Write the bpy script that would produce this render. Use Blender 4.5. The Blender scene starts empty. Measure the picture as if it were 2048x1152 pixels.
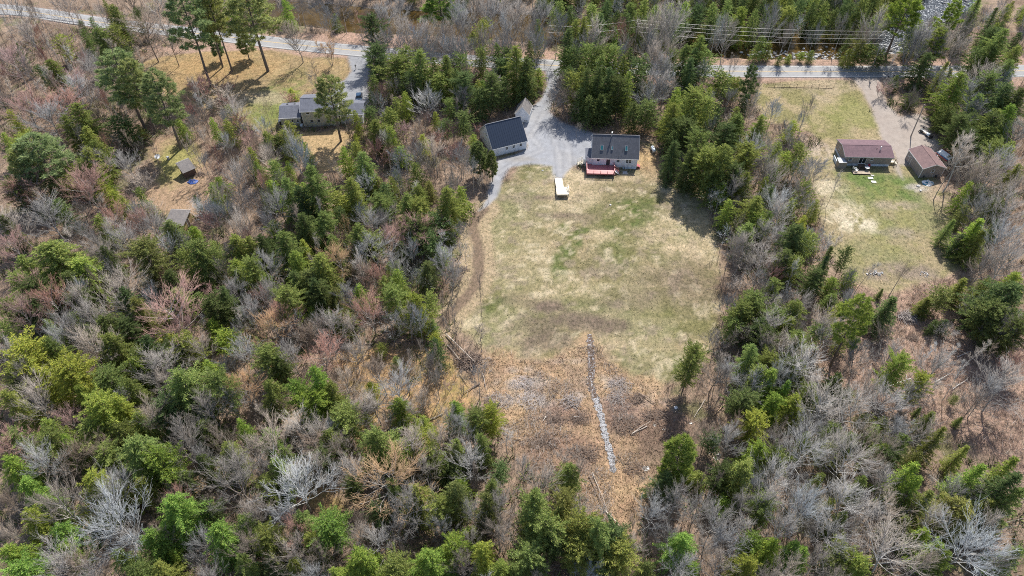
import bpy, math, random
import numpy as np
from mathutils import Vector

random.seed(7)
rng = np.random.default_rng(11)
sc = bpy.context.scene
COL = sc.collection
R = math.radians
PI = math.pi

# ------------------------------------------------------------------ camera, sky, sun, exposure
CAM_H = 108.0
PITCH = R(47.0)
FPX = 1369.0
cam_data = bpy.data.cameras.new('camera')
cam_data.sensor_width = 36.0
cam_data.lens = 36.0 * FPX / 2048.0
cam_data.clip_start = 0.5
cam_data.clip_end = 3000.0
cam = bpy.data.objects.new('camera', cam_data)
COL.objects.link(cam)
cam.location = (0, 0, CAM_H)
cam.rotation_euler = (PI / 2 - PITCH, 0, 0)
sc.camera = cam

SUN_EL, SUN_AZ = R(49.0), R(20.0)       # azimuth measured from +Y towards +X
world = bpy.data.worlds.new('World')
sc.world = world
world.use_nodes = True
wn = world.node_tree
sky = wn.nodes.new('ShaderNodeTexSky')
sky.sky_type = 'NISHITA'
sky.sun_disc = False
sky.sun_elevation = SUN_EL
sky.sun_rotation = SUN_AZ
sky.air_density = 1.0
sky.dust_density = 1.5
bg = wn.nodes['Background']
bg.inputs['Strength'].default_value = 0.125
wn.links.new(sky.outputs[0], bg.inputs['Color'])
sl = bpy.data.lights.new('sun', 'SUN')
sl.energy = 5.0
sl.angle = R(0.53)
sl.color = (1.0, 0.955, 0.88)
sun = bpy.data.objects.new('sun', sl)
COL.objects.link(sun)
sdir = Vector((math.sin(SUN_AZ) * math.cos(SUN_EL), math.cos(SUN_AZ) * math.cos(SUN_EL), math.sin(SUN_EL)))
sun.rotation_euler = sdir.to_track_quat('Z', 'Y').to_euler()
sun.location = (60, 180, 150)
sc.view_settings.view_transform = 'Standard'
sc.view_settings.look = 'None'
sc.view_settings.gamma = 1.0
sc.view_settings.use_curve_mapping = False
sc.view_settings.exposure = 0.47
sc.render.engine = 'CYCLES'
sc.cycles.use_denoising = False
sc.cycles.pixel_filter_type = 'BLACKMAN_HARRIS'
sc.cycles.filter_width = 1.0
sc.cycles.max_bounces = 5
sc.cycles.diffuse_bounces = 3
sc.cycles.transparent_max_bounces = 4

# ------------------------------------------------------------------ survey helpers: a sighted pixel of the photo -> a point of the land
CT, ST = math.cos(PITCH), math.sin(PITCH)
def P(px, py, z=0.0):
    x = (px - 1024) / FPX; y = -(py - 576) / FPX
    r = (x, CT + y * ST, -ST + y * CT)
    t = (z - CAM_H) / r[2]
    return (r[0] * t, r[1] * t)
def P3(px, py, z=0.0):
    a = P(px, py, z); return Vector((a[0], a[1], z))
def Q(x, y, z):
    dz = z - CAM_H
    f = y * CT - dz * ST; u = y * ST + dz * CT
    return (1024 + FPX * x / f, 576 - FPX * u / f)
def pxm(x, y, z):                         # photo pixels per metre there
    return FPX / (y * CT - (z - CAM_H) * ST)

# ------------------------------------------------------------------ object helpers
def tag(o, label=None, cat=None, group=None, kind=None):
    if label: o['label'] = label
    if cat: o['category'] = cat
    if group: o['group'] = group
    if kind: o['kind'] = kind
    return o
def thing(name, loc, rz=0.0, label=None, cat=None, group=None):
    o = bpy.data.objects.new(name, None)
    o.empty_display_size = 0.5
    COL.objects.link(o); o.location = (loc[0], loc[1], loc[2] if len(loc) > 2 else 0.0)
    o.rotation_euler = (0, 0, rz)
    return tag(o, label, cat, group)
def inst(name, mesh, parent=None, loc=(0, 0, 0), rot=(0, 0, 0), scale=(1, 1, 1), color=None):
    o = bpy.data.objects.new(name, mesh); COL.objects.link(o)
    o.parent = parent; o.location = loc; o.rotation_euler = rot; o.scale = scale
    if color: o.color = (color[0], color[1], color[2], 1.0)
    return o

class MB:
    def __init__(s): s.v = []; s.f = []; s.m = []
    def add(s, vs, fs, m=0):
        b = len(s.v); s.v += [tuple(v) for v in vs]
        for f in fs: s.f.append(tuple(i + b for i in f)); s.m.append(m)
    def box(s, x0, x1, y0, y1, z0, z1, m=0):
        s.add([(x0,y0,z0),(x1,y0,z0),(x1,y1,z0),(x0,y1,z0),(x0,y0,z1),(x1,y0,z1),(x1,y1,z1),(x0,y1,z1)],
              [(0,3,2,1),(4,5,6,7),(0,1,5,4),(1,2,6,5),(2,3,7,6),(3,0,4,7)], m)
    def tube(s, p0, p1, r0, r1=None, n=6, m=0, cap=True):
        r1 = r0 if r1 is None else r1
        p0 = Vector(p0); p1 = Vector(p1); d = (p1 - p0)
        if d.length < 1e-6: return
        d.normalize(); a = d.orthogonal().normalized(); b = d.cross(a)
        vs = []
        for p, r in ((p0, r0), (p1, r1)):
            for k in range(n):
                t = 2 * PI * k / n; vs.append(p + a * (r * math.cos(t)) + b * (r * math.sin(t)))
        fs = [(k, (k + 1) % n, n + (k + 1) % n, n + k) for k in range(n)]
        if cap: fs += [tuple(range(n - 1, -1, -1)), tuple(range(n, 2 * n))]
        s.add(vs, fs, m)
    def path(s, pts, r, n=4, m=0):
        for a, b in zip(pts[:-1], pts[1:]): s.tube(a, b, r, r, n, m, False)
    def slab(s, quad, th, m=0):            # a thick plate hanging below the given (top) polygon
        k = len(quad); q = [Vector(p) for p in quad]
        nrm = (q[1] - q[0]).cross(q[2] - q[0]).normalized()
        if nrm.z < 0: nrm = -nrm
        lo = [p - nrm * th for p in q]
        s.add(q + lo, [tuple(range(k)), tuple(range(2 * k - 1, k - 1, -1))] + [(i, k + i, k + (i + 1) % k, (i + 1) % k) for i in range(k)], m)
    def build(s, name, mats, parent=None, smooth=False, loc=None, rz=None):
        me = bpy.data.meshes.new(name); me.from_pydata(s.v, [], s.f)
        mats = mats if isinstance(mats, (list, tuple)) else [mats]
        for m in mats: me.materials.append(m)
        if len(mats) > 1: me.polygons.foreach_set('material_index', s.m)
        if smooth: me.polygons.foreach_set('use_smooth', [True] * len(s.f))
        me.update()
        o = bpy.data.objects.new(name, me); COL.objects.link(o)
        if parent: o.parent = parent
        if loc: o.location = loc
        if rz is not None: o.rotation_euler = (0, 0, rz)
        return o

def mesh_np(name, co, tris, mats, midx=None, nper=3):
    me = bpy.data.meshes.new(name)
    nv, nf = len(co), len(tris)
    me.vertices.add(nv); me.vertices.foreach_set('co', np.ascontiguousarray(co, np.float32).ravel())
    me.loops.add(nf * nper); me.polygons.add(nf)
    me.loops.foreach_set('vertex_index', np.ascontiguousarray(tris, np.int32).ravel())
    me.polygons.foreach_set('loop_start', np.arange(0, nf * nper, nper, dtype=np.int32))
    for m in mats: me.materials.append(m)
    if midx is not None: me.polygons.foreach_set('material_index', np.ascontiguousarray(midx, np.int32))
    me.update(calc_edges=True)
    return me

# ------------------------------------------------------------------ materials
def new_mat(name):
    m = bpy.data.materials.new(name); m.use_nodes = True
    nt = m.node_tree; b = nt.nodes['Principled BSDF']
    return m, nt, b
def lk(nt, a, b): nt.links.new(a, b)
def mathn(nt, op, a, b=None):
    n = nt.nodes.new('ShaderNodeMath'); n.operation = op
    for i, v in enumerate((a, b)):
        if v is None: continue
        if isinstance(v, (int, float)): n.inputs[i].default_value = v
        else: lk(nt, v, n.inputs[i])
    return n.outputs[0]
def noise(nt, scale, detail=3, rough=0.6, coord='Object', stretch=None):
    tc = nt.nodes.new('ShaderNodeTexCoord')
    n = nt.nodes.new('ShaderNodeTexNoise'); n.inputs['Scale'].default_value = scale
    n.inputs['Detail'].default_value = detail; n.inputs['Roughness'].default_value = rough
    src = tc.outputs[coord]
    if stretch:
        mp = nt.nodes.new('ShaderNodeMapping'); mp.inputs['Scale'].default_value = stretch
        lk(nt, src, mp.inputs[0]); src = mp.outputs[0]
    lk(nt, src, n.inputs['Vector'])
    return n.outputs['Fac']
def ramp(nt, fac, stops):
    r = nt.nodes.new('ShaderNodeValToRGB'); e = r.color_ramp.elements
    e[0].position, e[0].color = stops[0][0], (*stops[0][1], 1)
    e[1].position, e[1].color = stops[1][0], (*stops[1][1], 1)
    for p, c in stops[2:]:
        k = e.new(p); k.color = (*c, 1)
    lk(nt, fac, r.inputs[0]); return r.outputs[0]
def mulcol(nt, a, b, fac=1.0, mode='MULTIPLY'):
    x = nt.nodes.new('ShaderNodeMix'); x.data_type = 'RGBA'; x.blend_type = mode
    x.inputs[0].default_value = fac
    for i, v in ((6, a), (7, b)):
        if isinstance(v, tuple): x.inputs[i].default_value = (*v, 1)
        else: lk(nt, v, x.inputs[i])
    return x.outputs[2]
def bump(nt, b, h, strength=0.4, dist=0.05):
    n = nt.nodes.new('ShaderNodeBump'); n.inputs['Strength'].default_value = strength
    n.inputs['Distance'].default_value = dist
    lk(nt, h, n.inputs['Height']); lk(nt, n.outputs[0], b.inputs['Normal'])

def plain(name, c, rough=0.7, var=0.25, scale=1.5, metal=0.0, stretch=None, bmp=0.0):
    m, nt, b = new_mat(name)
    f = noise(nt, scale, 5, 0.65, stretch=stretch)
    lo = tuple(x * (1 - var) for x in c); hi = tuple(min(1, x * (1 + var)) for x in c)
    lk(nt, ramp(nt, f, [(0.3, lo), (0.7, hi)]), b.inputs['Base Color'])
    b.inputs['Roughness'].default_value = rough; b.inputs['Metallic'].default_value = metal
    if bmp: bump(nt, b, f, bmp)
    return m
def siding(name, c, pitch=0.11, rough=0.6):           # clapboard: fine horizontal laps, far too thin to pick apart from here
    m, nt, b = new_mat(name)
    tc = nt.nodes.new('ShaderNodeTexCoord'); sp = nt.nodes.new('ShaderNodeSeparateXYZ')
    lk(nt, tc.outputs['Object'], sp.inputs[0])
    saw = mathn(nt, 'FRACT', mathn(nt, 'MULTIPLY', sp.outputs[2], 1.0 / pitch))
    f = noise(nt, 1.2, 5, 0.7)
    base = ramp(nt, f, [(0.3, tuple(x * 0.84 for x in c)), (0.7, tuple(min(1, x * 1.06) for x in c))])
    lk(nt, base, b.inputs['Base Color']); b.inputs['Roughness'].default_value = rough
    bump(nt, b, saw, 0.6, 0.02)
    return m
def shingle(name, c, c2):                             # asphalt shingles: courses about one photo pixel high, so relief and grain only
    m, nt, b = new_mat(name)
    tc = nt.nodes.new('ShaderNodeTexCoord')
    br = nt.nodes.new('ShaderNodeTexBrick'); br.inputs['Scale'].default_value = 1.0
    br.inputs['Brick Width'].default_value = 0.33; br.inputs['Row Height'].default_value = 0.125
    br.inputs['Mortar Size'].default_value = 0.006
    br.inputs['Color1'].default_value = (*c, 1); br.inputs['Color2'].default_value = (*c2, 1)
    br.inputs['Mortar'].default_value = (*tuple(x * 0.7 for x in c), 1)
    lk(nt, tc.outputs['UV'] if False else tc.outputs['Object'], br.inputs['Vector'])
    f = noise(nt, 0.9, 6, 0.7); g = noise(nt, 3.0, 3, 0.6, stretch=(3, 0.4, 0.4))
    d = mulcol(nt, br.outputs[0], ramp(nt, f, [(0.3, (0.78, 0.78, 0.8)), (0.7, (1.15, 1.13, 1.1))]))
    d = mulcol(nt, d, ramp(nt, g, [(0.35, (0.85, 0.85, 0.85)), (0.65, (1.1, 1.1, 1.1))]))
    lk(nt, d, b.inputs['Base Color']); b.inputs['Roughness'].default_value = 0.9
    return m

def foliage(name, spread=0.45, trans=0.42, attr=False):
    m = bpy.data.materials.new(name); m.use_nodes = True
    nt = m.node_tree; nt.nodes.clear()
    out = nt.nodes.new('ShaderNodeOutputMaterial')
    oi = nt.nodes.new('ShaderNodeObjectInfo'); ge = nt.nodes.new('ShaderNodeNewGeometry')
    hs = nt.nodes.new('ShaderNodeHueSaturation')
    at = nt.nodes.new('ShaderNodeAttribute'); at.attribute_name = 'Tone'
    lk(nt, (at if attr else oi).outputs['Color'], hs.inputs['Color'])
    n = noise(nt, 0.9, 3, 0.7)
    k = mathn(nt, 'ADD', mathn(nt, 'MULTIPLY', ge.outputs['Random Per Island'], 0.7), mathn(nt, 'MULTIPLY', n, 0.6))
    v = mathn(nt, 'ADD', mathn(nt, 'MULTIPLY', k, 2 * spread), 1.0 - spread * 1.1)
    lk(nt, v, hs.inputs['Value'])
    h = mathn(nt, 'ADD', mathn(nt, 'MULTIPLY', ge.outputs['Random Per Island'], -0.05), 0.52)
    lk(nt, h, hs.inputs['Hue'])
    d = nt.nodes.new('ShaderNodeBsdfDiffuse'); t = nt.nodes.new('ShaderNodeBsdfTranslucent')
    lk(nt, hs.outputs[0], d.inputs[0]); lk(nt, hs.outputs[0], t.inputs[0])
    mx = nt.nodes.new('ShaderNodeMixShader'); mx.inputs[0].default_value = trans
    lk(nt, d.outputs[0], mx.inputs[1]); lk(nt, t.outputs[0], mx.inputs[2])
    lk(nt, mx.outputs[0], out.inputs['Surface'])
    return m
def islandmat(name, stops, rough=0.9, objcol=False, attr=False):
    m, nt, b = new_mat(name)
    ge = nt.nodes.new('ShaderNodeNewGeometry')
    c = ramp(nt, ge.outputs['Random Per Island'], stops)
    if attr:
        at = nt.nodes.new('ShaderNodeAttribute'); at.attribute_name = 'Tone'; c = mulcol(nt, c, at.outputs['Color'])
    if objcol:
        oi = nt.nodes.new('ShaderNodeObjectInfo'); c = mulcol(nt, c, oi.outputs['Color'])
    lk(nt, c, b.inputs['Base Color']); b.inputs['Roughness'].default_value = rough
    b.inputs['Specular IOR Level'].default_value = 0.2
    return m

M = {}
M['leaf'] = foliage('needles')
M['leaf_mass'] = foliage('needles_massed', attr=True)
M['twig_mass'] = islandmat('twigs_massed', [(0.0, (0.7, 0.7, 0.7)), (0.5, (1.0, 1.0, 1.0)), (1.0, (1.25, 1.25, 1.25))], attr=True)
M['bark'] = islandmat('bark', [(0.0, (0.7, 0.7, 0.7)), (1.0, (1.2, 1.2, 1.2))], objcol=True)
M['twig'] = islandmat('twigs', [(0.0, (0.7, 0.7, 0.7)), (0.5, (1.0, 1.0, 1.0)), (1.0, (1.25, 1.25, 1.25))], objcol=True)
M['brush'] = islandmat('brush', [(0.0, (0.13, 0.095, 0.08)), (0.35, (0.24, 0.18, 0.15)), (0.7, (0.33, 0.25, 0.21)), (1.0, (0.40, 0.34, 0.31))])
M['debris'] = islandmat('slash', [(0.0, (0.15, 0.12, 0.10)), (0.4, (0.33, 0.28, 0.25)), (1.0, (0.52, 0.48, 0.45))])
M['marsh'] = islandmat('marsh_grass', [(0.0, (0.30, 0.20, 0.12)), (0.5, (0.47, 0.33, 0.205)), (1.0, (0.60, 0.48, 0.34))])
M['straw'] = islandmat('straw_grass', [(0.0, (0.21, 0.19, 0.11)), (0.4, (0.36, 0.305, 0.20)), (1.0, (0.52, 0.44, 0.32))])
M['tuft'] = islandmat('grass_tufts', [(0.0, (0.52, 0.56, 0.48)), (0.5, (0.98, 0.96, 0.94)), (1.0, (1.6, 1.52, 1.45))], attr=True)
M['fern'] = islandmat('low_green', [(0.0, (0.07, 0.10, 0.035)), (0.6, (0.13, 0.17, 0.05)), (1.0, (0.22, 0.25, 0.08))])
M['stone'] = islandmat('stone', [(0.0, (0.22, 0.21, 0.20)), (0.6, (0.38, 0.37, 0.36)), (1.0, (0.6, 0.6, 0.6))])
M['pebble'] = islandmat('pebbles', [(0.0, (0.14, 0.13, 0.12)), (0.5, (0.26, 0.255, 0.25)), (1.0, (0.46, 0.46, 0.46))])
M['white_siding'] = siding('white_siding', (0.76, 0.79, 0.84))
M['tan_siding'] = siding('tan_siding', (0.31, 0.275, 0.255))
M['olive_siding'] = siding('olive_siding', (0.54, 0.52, 0.42))
M['wood_siding'] = siding('wood_siding', (0.42, 0.30, 0.16), 0.2)
M['white'] = plain('white_paint', (0.8, 0.8, 0.79), 0.5, 0.06)
M['grey'] = plain('grey_paint', (0.42, 0.43, 0.44), 0.6, 0.12)
M['skirt'] = plain('pale_skirting', (0.60, 0.68, 0.80), 0.6, 0.15)
M['concrete'] = plain('concrete', (0.45, 0.44, 0.42), 0.9, 0.2)
M['roof_grey'] = shingle('grey_shingle', (0.10, 0.105, 0.125), (0.125, 0.13, 0.15))
M['roof_left'] = shingle('charcoal_shingle', (0.12, 0.13, 0.165), (0.15, 0.16, 0.195))
M['roof_maroon'] = shingle('maroon_shingle', (0.145, 0.088, 0.105), (0.175, 0.11, 0.125))
M['roof_brown'] = shingle('brown_shingle', (0.18, 0.115, 0.115), (0.215, 0.14, 0.135))
M['roof_navy'] = plain('navy_metal', (0.028, 0.042, 0.072), 0.45, 0.12, 2.0, 0.0, stretch=(4, 0.3, 0.3))
M['roof_old'] = shingle('weathered_shingle', (0.17, 0.16, 0.16), (0.22, 0.20, 0.19))
M['red_metal'] = plain('red_metal', (0.42, 0.05, 0.04), 0.5, 0.2)
M['pale_metal'] = plain('pale_metal', (0.7, 0.68, 0.66), 0.5, 0.2)
M['blue'] = plain('blue_tarp', (0.02, 0.17, 0.27), 0.5, 0.3)
M['deck_red'] = plain('red_stain', (0.47, 0.15, 0.16), 0.4, 0.25, 2.0, stretch=(0.6, 6, 1))
M['wood_new'] = plain('new_lumber', (0.74, 0.67, 0.54), 0.7, 0.12, 2.5, stretch=(8, 0.5, 1))
M['wood_old'] = plain('old_lumber', (0.36, 0.29, 0.22), 0.8, 0.3, 2.5)
M['wood_dark'] = plain('dark_lumber', (0.12, 0.08, 0.06), 0.8, 0.3, 2.5)
M['pole'] = plain('pole_wood', (0.30, 0.27, 0.24), 0.85, 0.3, 2.0)
M['wire'] = plain('aluminium_wire', (0.2, 0.2, 0.21), 0.4, 0.1, metal=0.3)
M['metal'] = plain('galvanised', (0.55, 0.56, 0.57), 0.4, 0.15, metal=0.6)
M['tank'] = plain('tank_paint', (0.66, 0.74, 0.80), 0.35, 0.08)
M['black'] = plain('black_rubber', (0.025, 0.025, 0.028), 0.6, 0.2)
M['dark'] = plain('dark_plastic', (0.05, 0.055, 0.06), 0.5, 0.3)
M['yellow'] = plain('yellow_orange_paint', (0.62, 0.30, 0.05), 0.5, 0.2)
M['red'] = plain('red_plastic', (0.5, 0.03, 0.05), 0.5, 0.2)
M['car'] = plain('dark_blue_paint', (0.03, 0.07, 0.13), 0.25, 0.1, metal=0.3)
M['line_white'] = plain('road_paint_white', (0.52, 0.52, 0.51), 0.8, 0.25, 3)
M['line_yellow'] = plain('road_paint_yellow', (0.60, 0.40, 0.12), 0.8, 0.25, 3)
def glass(name, c=(0.02, 0.025, 0.03), rough=0.06):
    m, nt, b = new_mat(name)
    b.inputs['Base Color'].default_value = (*c, 1); b.inputs['Roughness'].default_value = rough
    f = noise(nt, 2.0, 2); bump(nt, b, f, 0.05, 0.02)
    return m
M['glass'] = glass('window_glass')
M['skyglass'] = glass('skylight_glass', (0.03, 0.16, 0.18), 0.1)
def asphalt():
    m, nt, b = new_mat('asphalt')
    f = noise(nt, 0.35, 6, 0.75); g = noise(nt, 9, 3, 0.7)
    c = ramp(nt, f, [(0.25, (0.24, 0.24, 0.243)), (0.75, (0.315, 0.313, 0.312))])
    c = mulcol(nt, c, ramp(nt, g, [(0.3, (0.85, 0.85, 0.85)), (0.7, (1.12, 1.12, 1.12))]))
    vo = nt.nodes.new('ShaderNodeTexVoronoi'); vo.feature = 'DISTANCE_TO_EDGE'; vo.inputs['Scale'].default_value = 0.22
    tc = nt.nodes.new('ShaderNodeTexCoord'); lk(nt, tc.outputs['Object'], vo.inputs['Vector'])
    cr = ramp(nt, vo.outputs['Distance'], [(0.0, (0.6, 0.6, 0.6)), (0.012, (1, 1, 1))])
    c = mulcol(nt, c, cr, 0.6)
    lk(nt, c, b.inputs['Base Color']); b.inputs['Roughness'].default_value = 0.9
    return m
M['asphalt'] = asphalt()
def ground_mat():
    m, nt, b = new_mat('ground')
    at = nt.nodes.new('ShaderNodeAttribute'); at.attribute_name = 'Col'
    f1 = noise(nt, 1.1, 6, 0.72); f2 = noise(nt, 5.0, 4, 0.75); f3 = noise(nt, 2.4, 5, 0.7, stretch=(1.0, 0.45, 1))
    c = mulcol(nt, at.outputs['Color'], ramp(nt, f1, [(0.28, (0.55, 0.58, 0.52)), (0.5, (1.0, 1.0, 1.0)), (0.74, (1.42, 1.36, 1.30))]))
    c = mulcol(nt, c, ramp(nt, f2, [(0.32, (0.6, 0.62, 0.6)), (0.5, (1, 1, 1)), (0.68, (1.34, 1.3, 1.25))]))
    c = mulcol(nt, c, ramp(nt, f3, [(0.35, (0.80, 0.83, 0.78)), (0.65, (1.16, 1.14, 1.14))]))
    lk(nt, c, b.inputs['Base Color']); b.inputs['Roughness'].default_value = 0.95
    b.inputs['Specular IOR Level'].default_value = 0.1
    bump(nt, b, f2, 0.9, 0.12)
    return m
M['ground'] = ground_mat()
def gravel_mat():
    m, nt, b = new_mat('gravel')
    at = nt.nodes.new('ShaderNodeAttribute'); at.attribute_name = 'Col'
    f1 = noise(nt, 0.5, 6, 0.7); f2 = noise(nt, 8.0, 3, 0.7)
    c = mulcol(nt, at.outputs['Color'], ramp(nt, f1, [(0.28, (0.82, 0.82, 0.82)), (0.72, (1.12, 1.12, 1.12))]))
    c = mulcol(nt, c, ramp(nt, f2, [(0.32, (0.86, 0.86, 0.86)), (0.68, (1.12, 1.12, 1.12))]))
    lk(nt, c, b.inputs['Base Color']); b.inputs['Roughness'].default_value = 0.95
    b.inputs['Specular IOR Level'].default_value = 0.125
    bump(nt, b, f2, 0.35, 0.05)
    return m
M['gravel'] = gravel_mat()
def water_mat(name, c, foam=0.0, sc_=1.5, rough=0.08, bs=0.35):
    m, nt, b = new_mat(name)
    f = noise(nt, sc_, 5, 0.7); g = noise(nt, sc_ * 0.35, 5, 0.7)
    if foam > 0:
        k = ramp(nt, f, [(0.56 - foam * 0.2, c), (0.62 - foam * 0.2, (0.6, 0.62, 0.64))])
        lk(nt, k, b.inputs['Base Color'])
    else:
        lk(nt, ramp(nt, g, [(0.3, tuple(x * 0.5 for x in c)), (0.7, tuple(x * 1.5 for x in c))]), b.inputs['Base Color'])
    b.inputs['Roughness'].default_value = rough
    bump(nt, b, f, bs, 0.15)
    return m
M['river'] = water_mat('river_water', (0.07, 0.045, 0.015), 0.0, 0.7, 0.05, 0.25)
M['rapids'] = water_mat('rapids_water', (0.02, 0.024, 0.028), 0.02, 2.6, 0.12)
for _k in ('river', 'rapids'): M[_k].node_tree.nodes['Principled BSDF'].inputs['IOR'].default_value = 1.2
def bed_mat(name, t):
    m, nt, b = new_mat(name); f = noise(nt, 2.6, 5, 0.75); g = noise(nt, 11, 3, .7)
    c = ramp(nt, f, [(t - .03, (0.12, 0.085, 0.065)), (t + .03, (0.36, 0.36, 0.37))]); c = mulcol(nt, c, ramp(nt, g, [(.35, (.6, .6, .6)), (.65, (1.3, 1.3, 1.3))]))
    lk(nt, c, b.inputs['Base Color']); b.inputs['Roughness'].default_value = .85; b.inputs['Specular IOR Level'].default_value = .15; bump(nt, b, g, .6, .06); return m
M['bed_up'] = bed_mat('muddy_stream', .56); M['bed_low'] = bed_mat('pale_stream', .42)
M['stream'] = water_mat('stream_water', (0.10, 0.085, 0.07), 0.0, 3.0, 0.16, 0.8)

# ------------------------------------------------------------------ the land
def hsh(ix, iy, seed):
    h = (ix.astype(np.int64) * 374761393 + iy.astype(np.int64) * 668265263 + seed * 1442695041) & 0xffffffff
    h = ((h ^ (h >> 13)) * 1274126177) & 0xffffffff
    return ((h ^ (h >> 16)) & 0xffff) / 65535.0
def vn(x, y, s, seed):
    x = x / s; y = y / s
    ix = np.floor(x); iy = np.floor(y); fx = x - ix; fy = y - iy
    fx = fx * fx * (3 - 2 * fx); fy = fy * fy * (3 - 2 * fy)
    a = hsh(ix, iy, seed); b = hsh(ix + 1, iy, seed); c = hsh(ix, iy + 1, seed); d = hsh(ix + 1, iy + 1, seed)
    return (a * (1 - fx) + b * fx) * (1 - fy) + (c * (1 - fx) + d * fx) * fy
def fbm(x, y, s, seed, o=4):
    r = 0; a = 1; t = 0
    for k in range(o):
        r = r + a * vn(x, y, s / 2 ** k, seed + 17 * k); t += a; a *= 0.6
    return r / t                              # 0..1
def axis(lo, hi, step, far_lo, far_hi):
    a = np.arange(lo, hi + step, step)
    l = lo - np.geomspace(2, lo - far_lo, 22)[::-1]; h = a[-1] + np.geomspace(2, far_hi - hi, 22)
    return np.concatenate([l, a, h])
XS = axis(-192, 192, 0.66, -900, 900)
YS = axis(30, 262, 0.66, -250, 1500)
GX, GY = np.meshgrid(XS, YS)
gx = GX.ravel(); gy = GY.ravel(); NV = len(gx)

def poly(pts):                                # photo sightings -> land outline
    return np.array([P(a, b) for a, b in pts])
def sdf(pl, x, y, pad=6.0):                   # metres inside (+) / outside (-)
    out = np.full(x.shape, -pad)
    m = (x > pl[:, 0].min() - pad) & (x < pl[:, 0].max() + pad) & (y > pl[:, 1].min() - pad) & (y < pl[:, 1].max() + pad)
    if not m.any(): return out
    px_, py_ = x[m], y[m]; d = np.full(px_.shape, 1e9); ins = np.zeros(px_.shape, bool)
    n = len(pl)
    for i in range(n):
        ax, ay = pl[i]; bx, by = pl[(i + 1) % n]
        ex, ey = bx - ax, by - ay; t = np.clip(((px_ - ax) * ex + (py_ - ay) * ey) / (ex * ex + ey * ey + 1e-9), 0, 1)
        d = np.minimum(d, np.hypot(px_ - ax - t * ex, py_ - ay - t * ey))
        c = ((ay > py_) != (by > py_))
        xi = ax + (py_ - ay) / (by - ay + 1e-12) * ex
        ins ^= c & (px_ < xi)
    out[m] = np.clip(np.where(ins, d, -d), -pad, pad)
    return out
def line_d(pts, x, y):                        # distance to a polyline (photo sightings)
    pl = poly(pts); d = np.full(x.shape, 1e9)
    for (ax, ay), (bx, by) in zip(pl[:-1], pl[1:]):
        ex, ey = bx - ax, by - ay; t = np.clip(((x - ax) * ex + (y - ay) * ey) / (ex * ex + ey * ey + 1e-9), 0, 1)
        d = np.minimum(d, np.hypot(x - ax - t * ex, y - ay - t * ey))
    return d
def ss(v, a, b):
    t = np.clip((v - a) / (b - a), 0, 1); return t * t * (3 - 2 * t)

FIELD = [(1005,372),(1035,338),(1100,326),(1180,342),(1290,338),(1325,318),(1372,345),(1402,380),(1424,430),(1432,500),(1428,560),(1438,640),
         (1410,720),(1350,775),(1260,752),(1190,700),(1100,725),(1010,722),(955,690),(902,622),(920,560),(928,500),(926,452),(965,420)]
MARSH = [(960,700),(1100,722),(1178,668),(1200,705),(1262,748),(1335,768),(1365,850),(1330,930),(1300,1010),(1262,1100),(1225,1110),(1190,1010),
         (1120,960),(1040,900),(985,830),(950,760)]
YARD_R = [(1612,300),(1668,288),(1790,300),(1810,330),(1872,352),(1900,400),(1918,470),(1915,540),(1860,560),(1780,590),(1700,560),(1672,520),(1652,470),(1636,410),(1620,360)]
LAWN_R = [(1512,168),(1600,160),(1712,158),(1735,205),(1760,255),(1766,292),(1660,292),(1620,262),(1570,250),(1530,240),(1508,205)]
SCRUB_R = [(1700,560),(1800,560),(1915,545),(1930,600),(1990,650),(2060,640),(2120,760),(2120,1010),(2000,930),(1930,880),(1850,850),(1760,820),(1690,780),(1655,760),(1640,700),(1690,640)]
LAWN_L = [(250,135),(330,112),(420,102),(540,100),(620,116),(690,116),(702,140),(690,158),(640,170),(600,192),(575,205),(556,255),(530,268),(500,245),(440,230),(400,215),(345,215),(322,180),(300,160)]
CLEAR_L = [(296,296),(330,270),(392,285),(420,330),(410,372),(440,395),(400,430),(300,420),(262,410),(300,375),(318,345)]
YARD_L = [(600,262),(700,262),(700,330),(640,345),(610,310)]
VERGE = [(330,95),(420,80),(560,70),(740,62),(900,85),(1100,100),(1420,112),(1600,118),(1780,122),(1960,112),(2100,110),(2100,170),(1900,178),(1730,166),(1500,166),(1300,168),(1000,150),(720,118),(560,112),(400,105),(250,100),(330,80)]
LOT = [(1090,124),(1118,124),(1120,165),(1112,196),(1096,222),(1120,243),(1164,256),(1190,268),(1190,300),(1172,330),(1148,332),(1134,345),(1124,357),(1110,357),(1103,332),(1060,326),(1020,336),(1003,362),(995,392),(978,410),(960,420),(975,395),(984,352),(992,322),(1040,306),(1056,296),(1046,246),(1052,222),(1080,200),(1094,170)]
TRACK = [(968,418),(950,436),(944,455),(955,485),(958,540),(948,575),(925,602),(905,622),(885,650)]
DRIVE_R = [(1700,150),(1758,150),(1762,178),(1775,205),(1800,232),(1835,228),(1860,236),(1858,262),(1880,290),(1880,330),(1800,330),(1806,360),(1790,340),(1788,305),(1766,285),(1755,250),(1742,215),(1722,178)]
DRIVE_L = [(694,108),(745,116),(738,150),(736,180),(740,215),(700,218),(672,196),(664,168),(690,160),(702,142)]
ROAD = [(-420,15),(-200,12),(-60,14),(60,24),(180,42),(340,61),(450,73),(560,86),(720,102),(860,115),(1000,125),(1150,133),(1290,138),(1420,142),(1650,143),(1900,143),(2120,141),(2500,138)]
RIVER_N = [(330,-60),(480,-12),(560,-2),(660,2),(740,12),(900,20),(1100,25),(1300,50),(1500,62),(1650,62),(1730,55),(1790,30),(1840,0),(1880,-40),(1900,-80)]
RIVER_S = [(2010,-80),(1970,-20),(1935,20),(1890,60),(1820,98),(1700,112),(1560,114),(1400,108),(1200,92),(1000,75),(860,66),(720,62),(600,46),(500,22),(420,-5),(250,-60)]
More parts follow.
